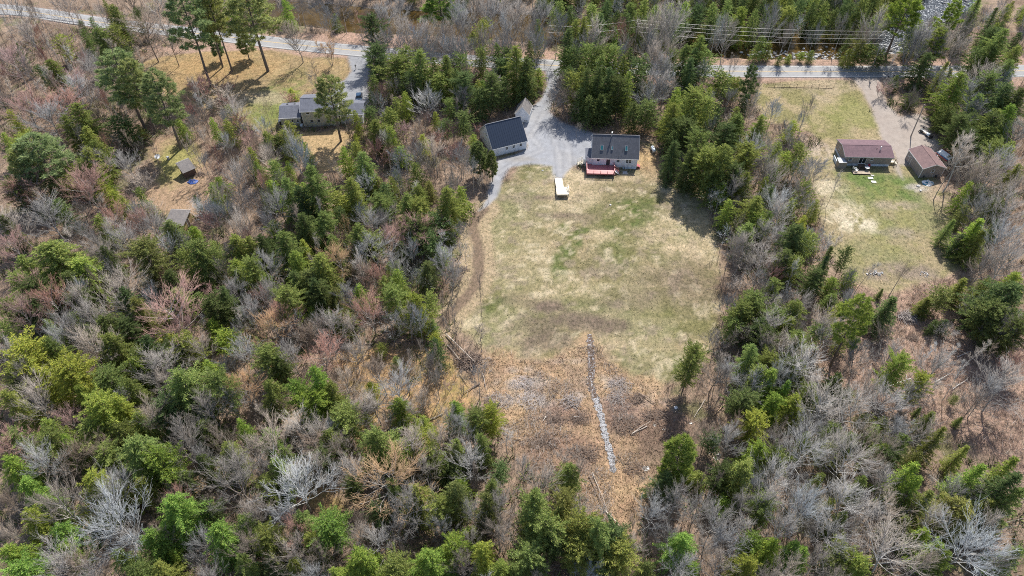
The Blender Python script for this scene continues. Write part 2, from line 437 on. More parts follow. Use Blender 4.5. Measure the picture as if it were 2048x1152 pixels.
CLR = [[(355,940),(385,940),(400,975),(380,1005),(350,1000)],[(320,1075),(370,1060),(385,1090),(360,1120),(325,1110)],[(615,985),(650,965),(690,1010),(670,1055),(640,1050)],
       [(705,850),(745,820),(765,850),(735,905),(712,900)],[(455,610),(485,600),(480,700),(440,720)],[(660,700),(800,690),(900,700),(960,800),(900,860),(780,830),(680,760)]]

w1 = (fbm(gx, gy, 5.0, 3) - 0.5); w2 = (fbm(gx, gy, 1.6, 9) - 0.5)
edge = 2.6 * w1 + 1.6 * w2                         # metres of raggedness
nA = fbm(gx, gy, 14, 21); nB = fbm(gx, gy, 4.5, 22); nC = fbm(gx, gy, 1.8, 23); nD = fbm(gx, gy, 30, 24)
col = np.zeros((NV, 3)); col[:] = (0.235, 0.172, 0.132)
def blend(mask, c): 
    global col
    c = np.asarray(c); col = col * (1 - mask[:, None]) + c * mask[:, None]
def blob(pxy, rx, ry=None, soft=0.6):              # a patch round a sighted point, radii in metres
    x0, y0 = P(*pxy); ry = ry or rx
    d = np.hypot((gx - x0) / rx, (gy - y0) / ry) + 0.9 * w1 + 0.8 * w2
    return 1 - ss(d, 1 - soft, 1 + soft)
# woodland floor: leaf litter, dark humus, moss, pale fern straw
blend(ss(nB, 0.50, 0.70) * 0.7, (0.16, 0.11, 0.08))
blend(ss(nA, 0.52, 0.68) * 0.6, (0.30, 0.225, 0.175))
blend(ss(fbm(gx, gy, 7, 31), 0.62, 0.72) * 0.55, (0.12, 0.14, 0.05))
sd = lambda pl: sdf(poly(pl), gx, gy)
mS = ss(sd(SCRUB_R) + edge, -1, 1.5); blend(mS * 0.9, (0.34, 0.235, 0.185)); blend(mS * ss(nB, 0.5, 0.68) * 0.7, (0.22, 0.15, 0.12)); blend(mS * ss(nC, 0.58, 0.75) * 0.5, (0.42, 0.34, 0.27))
mV = ss(sd(VERGE) + edge, -1, 1); blend(mV, (0.33, 0.225, 0.18)); blend(mV * ss(nB, 0.5, 0.7) * 0.6, (0.24, 0.18, 0.12))
mCR = np.zeros(NV)
for c in CLR: m = ss(sd(c) + edge, -1, 1.2); mCR = np.maximum(mCR, m if c in CLR[:4] else 0); blend(m, (0.36, 0.235, 0.13)); blend(m * ss(nC, 0.5, 0.7) * 0.6, (0.20, 0.18, 0.06))
mLL = ss(sd(LAWN_L) + 0.5 * edge, -0.7, 0.7); blend(mLL, (0.285, 0.205, 0.115)); blend(mLL * ss(nB, 0.45, 0.6) * 0.6, (0.24, 0.185, 0.115)); blend(mLL * ss(fbm(gx, gy, 2.4, 71), .52, .64) * .6, (0.36, 0.27, 0.15))
blend(mLL * np.clip(blob((555,215), 9, 9) + 0.6 * blob((590,180), 8) * ss(nC, .4, .6), 0, 1), (0.17, 0.19, 0.065)); blend(mLL * blob((430,130), 14, 10) * 0.6, (0.33, 0.21, 0.10)); blend(mLL * ss(nC, 0.5, 0.7) * 0.4, (0.20, 0.165, 0.08))
blend(mLL * blob((540,195), 9, 3) * .6, (0.36, 0.29, 0.22))
mCL = ss(sd(CLEAR_L) + edge, -1, 1); blend(mCL, (0.30, 0.21, 0.145)); blend(mCL * np.clip(blob((350,320), 6, 9) + .0, 0, 1), (0.25, 0.23, 0.09))
mYL = m = ss(sd(YARD_L) + edge, -1, 1); blend(m, (0.36, 0.26, 0.15))
mF = ss(sd(FIELD) + 1.3 * edge + 2.5 * (nC - .5), -1.3, 1.3)
blend(mF, (0.262, 0.212, 0.13))
grs = np.zeros(NV)
for (p, rx, ry, k) in [((1032,410),7,7,.9),((1075,345),4,3,1),((1250,440),8,6,.8),((1290,410),9,4,.6),((1365,466),3.4,3.2,1.1),((1185,412),3.2,2.4,1.1),((1225,408),2,1.6,.8),((1150,480),1.6,2.4,1.2),((1135,505),1.8,3,1.2),
                       ((1118,535),1.6,4,1.2),((1165,460),2,1.3,.9),((1128,455),1.5,1.5,.9),((1000,470),5,8,.5),((1010,560),6,7,.4),((1090,420),4,4,.3),((1330,500),4,5,.5),((1230,510),5,6,.5),((1000,640),6,7,.7),((1060,640),7,5,.6),
                       ((1200,600),12,5,.5),((1300,640),8,6,.6),((1320,730),7,3,.8),((1270,720),6,3,.8),((1390,640),4,5,.4),((985,690),4,3,.6),((1250,335),5,2,.5),((1060,560),6,5,.3),((1330,360),5,4,.5)]:
    grs = np.maximum(grs, k * blob(p, rx, ry, 0.7))
grs = np.clip(grs * (0.5 + 2.1 * nC), 0, 1)
blend(mF * grs, (0.095, 0.118, 0.04)); blend(mF * ss(nC, .62, .72) * .5, (0.15, 0.14, 0.06)); blend(mF * ss(fbm(gx, gy, 1.7, 66), .60, .68) * .55, (0.44, 0.36, 0.25))
blend(mF * ss(nB, 0.44, 0.58) * 0.62, (0.15, 0.14, 0.062)); blend(mF * ss(nA, 0.50, 0.62) * 0.42, (0.36, 0.30, 0.20)); blend(mF * ss(fbm(gx, gy, 9, 64), .5, .6) * .35, (0.185, 0.155, 0.10)); blend(mF * ss(fbm(gx, gy, 3.2, 61), .56, .68) * .55, (0.24, 0.19, 0.155)); blend(mF * ss(fbm(gx, gy, 2.2, 62), .58, .70) * .6, (0.47, 0.40, 0.29))
swath = 0.5 + 0.5 * np.sin((gx * 0.97 + 0.22 * gy) * 2.4 + 5 * nA); blend(mF * ss(swath, .5, .95) * .16, (0.17, 0.16, 0.08))
for (p, rx, ry, k) in [((1092,612),3.6,1.6,.9),((1150,640),6,2.2,.7),((1200,650),5,2,.8),((1090,680),5,2.6,.7),((1260,600),8,3,.35),((1165,435),4,1.6,.4),((1095,395),4,.9,.7),((1130,430),3,1,.6),((1310,560),6,4,.3),((1390,560),5,8,.4),((1080,650),5,2,.5),((1040,600),4,2,.4)]:
    blend(mF * np.clip(1.25 * k * blob(p, rx, ry, .7) * (.45 + 1.1 * nC), 0, 1), (0.145, 0.112, 0.088))
for (p, rx, ry, k) in [((1145,395),6,5,.7),((1165,360),5,4,.7),((1200,470),3,2,.7),((1300,455),3,2,.6),((1370,470),7,8,.45),((1350,495),3,2,.8),((1270,355),6,2,.7),((1150,580),9,3,.4),((1310,470),4,4,.3),((1290,320),3.5,5,.9),((1220,690),4,2,.5),((1130,345),3,3,.8)]:
    blend(mF * k * blob(p, rx, ry, .6) * ss(nC, .25, .6), (0.43, 0.345, 0.235))
blend(blob((1290,318), 3.0, 5.0, .5) * .9, (0.40, 0.285, 0.16)); blend(blob((1330,345), 5, 4) * .7, (0.27, 0.20, 0.13)); blend(blob((1260,262), 6, 3) * .6, (0.30, 0.20, 0.12))
mM = ss(sd(MARSH) + 1.5 * edge + 3.0 * (nC - .5), -1.6, 1.6); blend(mM * .92, (0.34, 0.235, 0.15)); blend(mM * ss(fbm(gx, gy, 6, 81), .5, .62) * .55, (0.22, 0.165, 0.13)); blend(mM * ss(nC, 0.5, 0.68) * .6, (0.25, 0.165, 0.115)); blend(mM * ss(nB, 0.56, 0.7) * .5, (0.44, 0.32, 0.20))
for (p, rx, ry, k) in [((1045,765),4,1.6,.9),((1060,800),4.5,1.6,1),((1130,722),5,.6,.35),((1150,800),3,2,.7),((1210,765),4,1.6,.6),((1235,790),4,2,.5),((1115,835),4,2,.5),((1280,810),6,4,.4),((1045,740),3,1,.6)]:
    blend(mM * k * blob(p, rx, ry, .6) * ss(nC, .35, .6) * .8, (0.38, 0.34, 0.325))
for (p, rx, ry, k) in [((1130,830),4,2.5,.7),((1260,840),6,4,.6),((1330,860),5,5,.7),((1245,800),4,2,.6),((1170,900),4,4,.5),((1100,900),6,4,.6)]:
    blend(k * blob(p, rx, ry, .6), (0.20, 0.13, 0.105))
blend(blob((1350,900), 7, 5) * .6, (0.12, 0.09, 0.07))
mY = ss(sd(YARD_R) + 0.8 * edge, -1, 1); blend(mY, (0.27, 0.222, 0.14))
g2 = np.zeros(NV)
for (p, rx, ry, k) in [((1760,365),8,4,1.2),((1790,385),8,4,1.1),((1715,355),5,3,1),((1840,360),4,2,.9),((1740,400),7,5,.6),((1690,385),4,4,.6),((1810,410),9,4,.5),((1760,455),6,4,.5),((1840,440),6,5,.4),((1750,510),8,5,.35),((1690,540),5,3,.4)]:
    g2 = np.maximum(g2, k * blob(p, rx, ry, .6))
blend(mY * np.clip(g2 * (0.3 + 1.4 * nC), 0, 1), (0.115, 0.155, 0.05)); blend(mY * ss(nB, 0.52, 0.68) * 0.5, (0.22, 0.21, 0.085))
for (p, rx, ry, k, c) in [((1690,430),5,5,.9,(0.47,0.41,0.31)),((1715,445),4,3.4,.9,(0.50,0.44,0.34)),((1660,375),4,3,.7,(0.5,0.43,0.33)),((1800,545),9,2.6,.85,(0.24,0.19,0.155)),((1805,465),4,2,.7,(0.26,0.215,0.175)),((1850,545),4,2,.6,(0.21,0.17,0.14)),
                          ((1790,410),5,2,.6,(0.33,0.26,0.22)),((1880,385),5,5,.7,(0.36,0.27,0.22)),((1640,300),3.5,6,.8,(0.40,0.33,0.27)),((1832,375),2.4,1.3,.9,(0.36,0.33,0.30))]:
    blend(k * blob(p, rx, ry, .6) * ss(nC, .3, .5), c)
mLR = ss(sd(LAWN_R) + 0.5 * edge, -0.8, 0.8); blend(mLR, (0.30, 0.242, 0.15)); blend(mLR * ss(nB, 0.44, 0.60) * 0.75, (0.175, 0.165, 0.07)); blend(mLR * (blob((1715,225), 6, 8) * .7 + .3 * blob((1650,240), 6)), (0.20, 0.205, 0.075)); blend(mLR * ss(nA, 0.56, 0.7) * .6, (0.34, 0.275, 0.20))
dR = line_d(ROAD, gx, gy)
blend((1 - ss(dR + .6 * edge, 3.5, 5.2)) * .8, (0.34, 0.25, 0.21))
dT = line_d(TRACK, gx, gy); mT2 = 1 - ss(dT + 0.5 * edge, 3.0, 4.5); blend(mT2 * .8, (0.33, 0.255, 0.175)); mT = 1 - ss(dT + 0.3 * edge, 0.8, 1.6); blend(mT * .95, (0.17, 0.125, 0.095)); 
sLot = sd(LOT) + 0.45 * edge; mLot = ss(sLot, -0.6, 0.6); blend(mLot, (0.285, 0.293, 0.315)); blend(mLot * ss(nA, .5, .7) * .5, (0.345, 0.335, 0.33)); blend(mLot * ss(nB, .58, .7) * .4, (0.22, 0.227, 0.245))
for rut in ([(1106,135),(1108,180),(1092,215),(1078,245),(1062,270)], [(1106,135),(1110,185),(1100,220),(1110,262),(1135,290),(1140,325)], [(1060,270),(1085,300),(1040,318),(1000,345)], [(1120,352),(1118,310),(1098,250)]):
    dd_ = line_d(rut, gx, gy); blend(mLot * np.exp(-((dd_ - .85) / .42) ** 2) * .42 * (0.5 + nC), (0.19, 0.19, 0.20)); blend(mLot * np.exp(-(dd_ / .45) ** 2) * .3, (0.37, 0.36, 0.35))
blend(mLot * blob((1045,318), 5, 1.2, .7) * .5, (0.26, 0.235, 0.20))
sDR = sd(DRIVE_R) + 0.45 * edge; mDR = ss(sDR, -0.8, 0.8); blend(mDR, (0.325, 0.283, 0.25)); blend(mDR * ss(nB, .5, .7) * .4, (0.31, 0.26, 0.225))
for rut in ([(1732,160),(1738,200),(1758,245),(1785,285),(1800,320)], [(1745,225),(1790,262),(1835,250)]):
    dd_ = line_d(rut, gx, gy); blend(mDR * np.exp(-((dd_ - .85) / .4) ** 2) * .35 * (0.5 + nC), (0.28, 0.235, 0.205))
sDL = sd(DRIVE_L) + 0.2 * edge; mDL = ss(sDL, -0.4, 0.4); blend(mDL, (0.25, 0.255, 0.27)); blend(mDL * ss(nA, .5, .65) * .5, (0.33, 0.315, 0.30))
RIVPOLY = np.concatenate([poly(RIVER_N), poly(RIVER_S)])
sRv = sdf(RIVPOLY, gx, gy, 8.0); mRv = ss(sRv + 0.5 * edge, -2.2, 2.0)
blend(mRv * 0.9, (0.20, 0.17, 0.14)); blend(mRv * ss(nC, .5, .6) * .8, (0.36, 0.35, 0.34))
gz = 0.22 * (fbm(gx, gy, 6, 41) - 0.62) * (1 - np.clip(mF * .6 + mLot + mDR + mDL + mLR * .6, 0, 1)) - 0.0
gz = np.minimum(gz, 0.0) * ss(dR, 3.4, 6.0) - 1.7 * mRv
gz -= 0.06
flatroad = dR < 3.9
cls = np.zeros(NV, np.int32)                         # 0 woods 1 field 2 marsh 3 yard R 4 lawn R 5 lawn L 6 scrub 7 lot 8 drive R 9 drive L 10 track 11 river bed
for k, mk in ((12, mV), (13, mCR), (5, mCL), (5, mYL), (6, mS), (1, mF), (2, mM), (3, mY), (4, mLR), (5, mLL), (10, mT), (7, mLot), (8, mDR), (9, mDL), (11, mRv)): cls[mk > 0.5] = k
OPEN = (cls > 0)
NXg, NYg = len(XS), len(YS)
ii, jj = np.meshgrid(np.arange(NXg - 1), np.arange(NYg - 1)); a0 = (jj * NXg + ii).ravel()
quads = np.stack([a0, a0 + 1, a0 + 1 + NXg, a0 + NXg], 1)
qc = cls[a0]
co = np.stack([gx, gy, gz], 1)
GNAMES = {12: 'roadside_verge', 13: 'woodland_clearing', 0: 'woodland_ground', 1: 'meadow_ground', 2: 'marsh_ground', 3: 'yard_ground', 4: 'lawn_ground', 5: 'lawn_ground', 6: 'scrub_ground', 7: 'gravel_driveway', 8: 'gravel_driveway', 9: 'gravel_driveway', 10: 'dirt_path', 11: 'riverbed_ground'}
for k, nm in GNAMES.items():
    sel = quads[qc == k]
    if len(sel) == 0: continue
    used, inv = np.unique(sel, return_inverse=True)
    me = mesh_np(nm, co[used], inv.reshape(-1, 4), [M['gravel'] if k in (7, 8, 9) else M['ground']], nper=4)
    ca = me.color_attributes.new('Col', 'FLOAT_COLOR', 'POINT')
    ca.data.foreach_set('color', np.concatenate([col[used], np.ones((len(used), 1))], 1).astype(np.float32).ravel())
    me.polygons.foreach_set('use_smooth', [True] * len(sel))
    tag(inst(nm, me), kind='structure')
def cell(x, y):
    i = np.clip(np.searchsorted(XS, x), 0, NXg - 1); j = np.clip(np.searchsorted(YS, y), 0, NYg - 1)
    return j * NXg + i
def gcls(x, y): return cls[cell(x, y)]
def gheight(x, y): return gz[cell(x, y)]

# ------------------------------------------------------------------ road, paint, river
def smooth_line(pts, n=12):
    pl = poly(pts); out = []
    for i in range(len(pl) - 1):
        p0 = pl[max(i - 1, 0)]; p1 = pl[i]; p2 = pl[i + 1]; p3 = pl[min(i + 2, len(pl) - 1)]
        for k in range(n):
            t = k / n
            out.append(0.5 * ((2 * p1) + (-p0 + p2) * t + (2 * p0 - 5 * p1 + 4 * p2 - p3) * t * t + (-p0 + 3 * p1 - 3 * p2 + p3) * t ** 3))
    out.append(pl[-1]); return np.array(out)
RL = smooth_line(ROAD)
tg = np.gradient(RL, axis=0); tg /= np.linalg.norm(tg, axis=1)[:, None]; NRM = np.stack([-tg[:, 1], tg[:, 0]], 1)
def strip(name, mat, o0, o1, z, label=None, i0=0, i1=None, th=0.0):
    L = RL[i0:i1]; N = NRM[i0:i1]; n = len(L)
    m = MB(); a = L + N * o0; b = L + N * o1
    vs = [(p[0], p[1], z) for p in a] + [(p[0], p[1], z) for p in b]
    fs = [(i, i + 1, n + i + 1, n + i) for i in range(n - 1)]
    if th:
        vs += [(p[0], p[1], z - th) for p in a] + [(p[0], p[1], z - th) for p in b]
        fs += [(2 * n + i, 2 * n + i + 1, i + 1, i) for i in range(n - 1)] + [(n + i, n + i + 1, 3 * n + i + 1, 3 * n + i) for i in range(n - 1)]
    m.add(vs, fs); return tag(m.build(name, mat), kind='structure')
strip('road', M['asphalt'], -3.45, 3.45, 0.03, th=0.12)
strip('road_marking', M['line_white'], -2.98, -2.84, 0.034)
strip('road_marking', M['line_white'], 2.84, 2.98, 0.034)
strip('road_marking', M['line_yellow'], -0.19, -0.08, 0.034)
strip('road_marking', M['line_yellow'], 0.08, 0.19, 0.034)
def sheet(name, pl, mat, z, step=1.2):
    m = MB(); m.add([(p[0], p[1], z) for p in pl], [tuple(range(len(pl)))]); return tag(m.build(name, mat), kind='structure')
rn = smooth_line(RIVER_N, 6); rs = smooth_line(RIVER_S, 6)[::-1]
def river_strip(name, mat, a, b):
    n = 90; f = lambda L, t: np.array([np.interp(t * (len(L) - 1), np.arange(len(L)), L[:, k]) for k in (0, 1)]).T
    t = np.linspace(a, b, n); A = f(rn, t); B = f(rs, t)
    mid = (A + B) / 2; A = mid + (A - mid) * 1.12; B = mid + (B - mid) * 1.12
    m = MB(); m.add([(p[0], p[1], -0.95) for p in A] + [(p[0], p[1], -0.95) for p in B], [(n + i, n + i + 1, i + 1, i) for i in range(n - 1)])
    return tag(m.build(name, mat), kind='structure')
river_strip('river', M['river'], 0.0, 0.70)
river_strip('river', M['rapids'], 0.70, 1.0)
# little stream ditch: a thin wet strip with ragged banks
SP = [(1179,668),(1181,692),(1182,718),(1183,745),(1181,765),(1187,785),(1195,808),(1203,835),(1208,858),(1213,880),(1222,910),(1225,932),(1228,945)]
sl_ = smooth_line(SP, 8); ts = np.gradient(sl_, axis=0); ts /= np.linalg.norm(ts, axis=1)[:, None]; ns = np.stack([-ts[:, 1], ts[:, 0]], 1)
k_ = np.linspace(0, 1, len(sl_)); wd = (0.50 - 0.12 * k_) * (0.7 + 0.7 * rng.random(len(sl_))); wd[:3] *= 0.6; wd[-4:] *= np.array([.8, .6, .35, .15])
wd = wd * 1.35
A = sl_ + ns * wd[:, None]; B = sl_ - ns * (wd * (0.8 + 0.4 * rng.random(len(wd))))[:, None]; n = len(sl_); hf = int(n * .46)
for q0, q1, mt in ((0, hf + 1, 'bed_up'), (hf, n, 'bed_low')):
    k = q1 - q0; m = MB(); m.add([(p[0], p[1], -0.05) for p in A[q0:q1]] + [(p[0], p[1], -0.05) for p in B[q0:q1]], [(k + i, k + i + 1, i + 1, i) for i in range(k - 1)])
    tag(m.build('stream', M[mt]), kind='structure')
def puddle(px, py, r, seed):
    rr = random.Random(seed); c = P(px, py); m = MB(); k = 14
    m.add([(c[0] + r * rr.uniform(.45, 1.2) * math.cos(2 * PI * i / k), c[1] + r * .9 * rr.uniform(.45, 1.2) * math.sin(2 * PI * i / k), -0.052) for i in range(k)], [tuple(range(k))])
    tag(m.build('puddle_water', M['stream']), kind='structure')
for i, (a, b, r) in enumerate([(1352,817,.75),(1350,840,.3),(1382,846,.35),(1310,850,.35),(1328,858,.3),(1291,938,.8),(1329,948,.5),(1300,957,.3),(1436,908,.6),(1432,916,.5),(1420,900,.3),(1450,938,.6),(1417,905,.35),(1447,955,.3)]):
    puddle(a, b, r, i)
for i in (16, 30, 34): pass

# ------------------------------------------------------------------ numpy scatters: ground cover nobody could count
def blades(x, y, z, h, w, lean, k, spread, seed):      # k one-triangle blades per clump
    r = np.random.default_rng(seed); n = len(x); N = n * k
    X = np.repeat(x, k) + r.normal(0, 1, N) * np.repeat(spread, k) * .4; Y = np.repeat(y, k) + r.normal(0, 1, N) * np.repeat(spread, k) * .4; Z = np.repeat(z, k)
    a = r.random(N) * 2 * PI; l = np.repeat(h, k) * (0.55 + .7 * r.random(N)); ln = lean * (0.3 + r.random(N))
    W = np.repeat(w, k) * (.6 + .8 * r.random(N)); b = r.random(N) * PI
    p0 = np.stack([X + np.cos(b) * W / 2, Y + np.sin(b) * W / 2, Z], 1); p1 = np.stack([X - np.cos(b) * W / 2, Y - np.sin(b) * W / 2, Z], 1)
    p2 = np.stack([X + np.cos(a) * l * ln, Y + np.sin(a) * l * ln, Z + l * np.sqrt(np.clip(1 - ln ** 2 * .5, .05, 1))], 1)
    co_ = np.stack([p0, p1, p2], 1).reshape(-1, 3)
    return co_, np.arange(3 * N).reshape(-1, 3)
def scatter(n, test, seed, box=(-165, 165, 34, 235)):
    r = np.random.default_rng(seed); x = r.uniform(box[0], box[1], n); y = r.uniform(box[2], box[3], n)
    vis = np.abs(x) < 0.72 * y + 50
    x, y = x[vis], y[vis]; m_ = test(x, y); return x[m_], y[m_]
def cover(name, label, cat, mat, x, y, h, w, lean, k, spread, seed, tone=False):
    o = np.ones(len(x)); z = gheight(x, y) - 0.02
    co_, tr = blades(x, y, z, o * h, o * w, lean, k, o * spread, seed)
    me = mesh_np(name, co_, tr, [mat])
    if tone:
        tc_ = np.repeat(col[cell(x, y)], 3 * k, 0); ca = me.color_attributes.new('Tone', 'FLOAT_COLOR', 'POINT'); ca.data.foreach_set('color', np.concatenate([tc_, np.ones((len(tc_), 1))], 1).astype(np.float32).ravel())
    return tag(inst(name, me), label, cat, kind='stuff')
x, y = scatter(52000, lambda x, y: np.isin(gcls(x, y), (2,)), 1, (-20, 60, 34, 85))
cover('marsh_grass', 'matted tan-orange dead marsh grass either side of the narrow stream', 'grass', M['tuft'], x, y, 0.24, 0.13, 1.0, 2, 0.35, 2, True)
x, y = scatter(420000, lambda x, y: np.isin(gcls(x, y), (1, 3, 4, 5)) & (hsh(np.floor(x * 2), np.floor(y * 2), 5) > .45), 3)
cover('lawn_grass', 'short straw-coloured and green spring grass on the open meadow and yards', 'grass', M['tuft'], x, y, 0.16, 0.12, 0.9, 2, 0.3, 4, True)
x, y = scatter(42000, lambda x, y: np.isin(gcls(x, y), (0,)) & (line_d(ROAD, x, y) > 5) & (line_d(TRACK, x, y) > 4), 5)
cover('underbrush', 'knee-high leafless brown brush covering the woodland floor', 'underbrush', M['brush'], x, y, 1.4, 0.05, 0.75, 7, 0.7, 6)
x, y = scatter(9000, lambda x, y: np.isin(gcls(x, y), (0,)) & (line_d(ROAD, x, y) > 6) & (line_d(TRACK, x, y) > 5) & (vn(x, y, 12, 91) > .35), 15)
cover('thicket_stems', 'slender grey-brown leafless whips growing thickly between the larger trees', 'thicket', M['brush'], x, y, 3.4, 0.07, 0.45, 9, 1.1, 16)
x, y = scatter(42000, lambda x, y: np.isin(gcls(x, y), (6,)), 7, (40, 165, 40, 130))
cover('scrub', 'pinkish-brown leafless scrub covering the cut-over slope at the lower right', 'scrub', M['brush'], x, y, 1.05, 0.045, 0.8, 6, 0.6, 8)
x, y = scatter(20000, lambda x, y: np.isin(gcls(x, y), (0,)) & (vn(x, y, 9, 77) > np.where((y < 115) & (x < 15), .38, .6)) & (line_d(ROAD, x, y) > 5), 9)
cover('ground_evergreens', 'low green seedlings and brush growing under the trees on the woodland floor', 'ground cover', M['fern'], x, y, 1.5, 0.17, 0.85, 9, 1.0, 10)
def sticks(name, label, cat, mat, x, y, lo, hi, wd_, seed, zl=0.25):
    r = np.random.default_rng(seed); n = len(x); a = r.random(n) * PI; l = r.uniform(lo, hi, n); t = r.uniform(-.18, .18, n)
    d = np.stack([np.cos(a) * l / 2, np.sin(a) * l / 2, t * l], 1); c = np.stack([x, y, gheight(x, y) + r.uniform(.03, zl, n) + np.abs(t) * l], 1)
    s = np.stack([-np.sin(a), np.cos(a), 0 * a], 1) * wd_ / 2; u = np.array([0, 0, wd_ * .8])
    co_ = np.stack([c - d + s, c - d - s, c - d + u, c + d], 1).reshape(-1, 3); b = np.arange(n)[:, None] * 4
    tr = np.concatenate([b + np.array([0, 1, 3]), b + np.array([1, 2, 3]), b + np.array([2, 0, 3])], 0)
    return tag(inst(name, mesh_np(name, co_, tr, [mat])), label, cat, kind='stuff')
x, y = scatter(40000, lambda x, y: np.isin(gcls(x, y), (2,)) & (vn(x, y, 5, 55) > .60), 11, (-20, 60, 34, 85))
sticks('cut_twigs', 'grey cut twigs strewn over the marshy end of the meadow', 'twigs', M['debris'], x, y, 0.4, 1.9, 0.05, 12)
x, y = scatter(16000, lambda x, y: np.isin(gcls(x, y), (6, 0)), 13)
sticks('fallen_branches', 'grey fallen branches strewn over the woodland floor', 'branches', M['debris'], x, y, 0.8, 3.2, 0.07, 14)

def rock_mesh(seed, name='rock'):
    r = random.Random(seed); import bmesh
    bm = bmesh.new(); bmesh.ops.create_icosphere(bm, subdivisions=1, radius=1.0)
    for v in bm.verts: v.co *= r.uniform(.7, 1.1); v.co.z *= .65
    me = bpy.data.meshes.new(name); bm.to_mesh(me); bm.free(); me.materials.append(M['stone']); return me
ROCKS = [rock_mesh(i) for i in range(5)]
def rocks_stuff(name, label, cat, pts, sizes, zs, seed, mat='stone'):
    r = np.random.default_rng(seed); V = []; T = []; base = 0
    for (x_, y_), s_, z_ in zip(pts, sizes, zs):
        me = ROCKS[int(r.integers(5))]; v = np.array([q.co[:] for q in me.vertices]); f = np.array([p.vertices[:] for p in me.polygons])
        a = r.random() * 6.28; ca, sa = math.cos(a), math.sin(a)
        v = v * s_ * np.array([1, r.uniform(.6, 1), 1]); v = np.stack([v[:, 0] * ca - v[:, 1] * sa + x_, v[:, 0] * sa + v[:, 1] * ca + y_, v[:, 2] + z_], 1)
        V.append(v); T.append(f + base); base += len(v)
    return tag(inst(name, mesh_np(name, np.concatenate(V), np.concatenate(T), [M[mat]])), label, cat, kind='stuff')
rp = []; rr = random.Random(5)
rl_ = poly([(1500,103),(1560,106),(1620,108),(1680,107),(1740,104),(1790,96),(1830,78),(1870,50),(1905,20),(1930,-10)])
for i in range(600):
    t = rr.random() * (len(rl_) - 1); k = int(t); p = rl_[k] * (1 - t + k) + rl_[min(k + 1, len(rl_) - 1)] * (t - k)
    rp.append((p[0] + rr.gauss(0, 2.0), p[1] + rr.gauss(0, 2.4)))
rocks_stuff('river_rocks', 'pale rocks breaking the rapids beside the road at upper right', 'rocks', rp, [rr.uniform(.2, .75) for _ in rp], [-.95 + rr.uniform(-.1, .15) for _ in rp], 3)
sp = [];
for i in range(520):
    j = rr.randrange(len(sl_)) if i < 200 else rr.randrange(int(len(sl_) * .45), len(sl_)); s_ = wd[j] * rr.choice((-1, 1)) * (rr.uniform(.7, 1.2) if j < len(sl_) * .5 else rr.uniform(.1, 1.1)); sp.append((sl_[j][0] + ns[j][0] * s_, sl_[j][1] + ns[j][1] * s_))
rocks_stuff('stream_stones', 'small pale stones lining the narrow stream', 'stones', sp, [rr.uniform(.04, .10) for _ in sp], [0.0] * len(sp), 4, 'pebble')

# ------------------------------------------------------------------ buildings
def window(par, face, L, D, u, z, w, h, name='window', frame='white', pane='glass', fw=0.07):
    """face: front (v=0), right (u=L), left (u=0), back (v=D). A frame proud of the wall and a pane (sub-part) set back in it."""
    m = MB(); g = MB()
    for a0_, a1_, b0_, b1_ in ((-w/2, w/2, h/2 - fw, h/2), (-w/2, w/2, -h/2, -h/2 + fw), (-w/2, -w/2 + fw, -h/2 + fw, h/2 - fw), (w/2 - fw, w/2, -h/2 + fw, h/2 - fw)):
        m.box(a0_, a1_, -0.05, 0.04, b0_, b1_)
    if h > w * 0.9 and name == 'window': m.box(-w/2 + fw, w/2 - fw, -0.035, 0.03, -0.02, 0.025)
    m.box(-w/2 - .04, w/2 + .04, -0.09, 0.04, -h/2 - .05, -h/2)
    g.box(-w/2 + fw, w/2 - fw, -0.012, 0.01, -h/2 + fw, h/2 - fw)
    loc = {'front': (u, 0, z), 'right': (L, u, z), 'left': (0, u, z), 'back': (u, D, z)}[face]
    rz = {'front': 0, 'right': PI / 2, 'left': -PI / 2, 'back': PI}[face]
    o = m.build(name, M[frame], par, loc=loc, rz=rz)
    g.build('pane', M[pane], o)
    return o
def door(par, face, L, D, u, z0, w, h, mat='grey'):
    m = MB(); m.box(-w/2, w/2, -0.04, 0.03, 0, h)
    loc = {'front': (u, 0, z0), 'right': (L, u, z0), 'left': (0, u, z0), 'back': (u, D, z0)}[face]
    rz = {'front': 0, 'right': PI / 2, 'left': -PI / 2, 'back': PI}[face]
    o = m.build('door', M[mat], par, loc=loc, rz=rz)
    f = MB(); f.box(-w/2 - .08, -w/2, -0.06, .03, 0, h + .08); f.box(w/2, w/2 + .08, -0.06, .03, 0, h + .08); f.box(-w/2, w/2, -0.06, .03, h, h + .08)
    f.build('frame', M['white'], o)
    k = MB(); k.tube((w/2 - .1, -.1, 1.0), (w/2 - .1, -.04, 1.0), .03); k.build('handle', M['metal'], o)
    return o
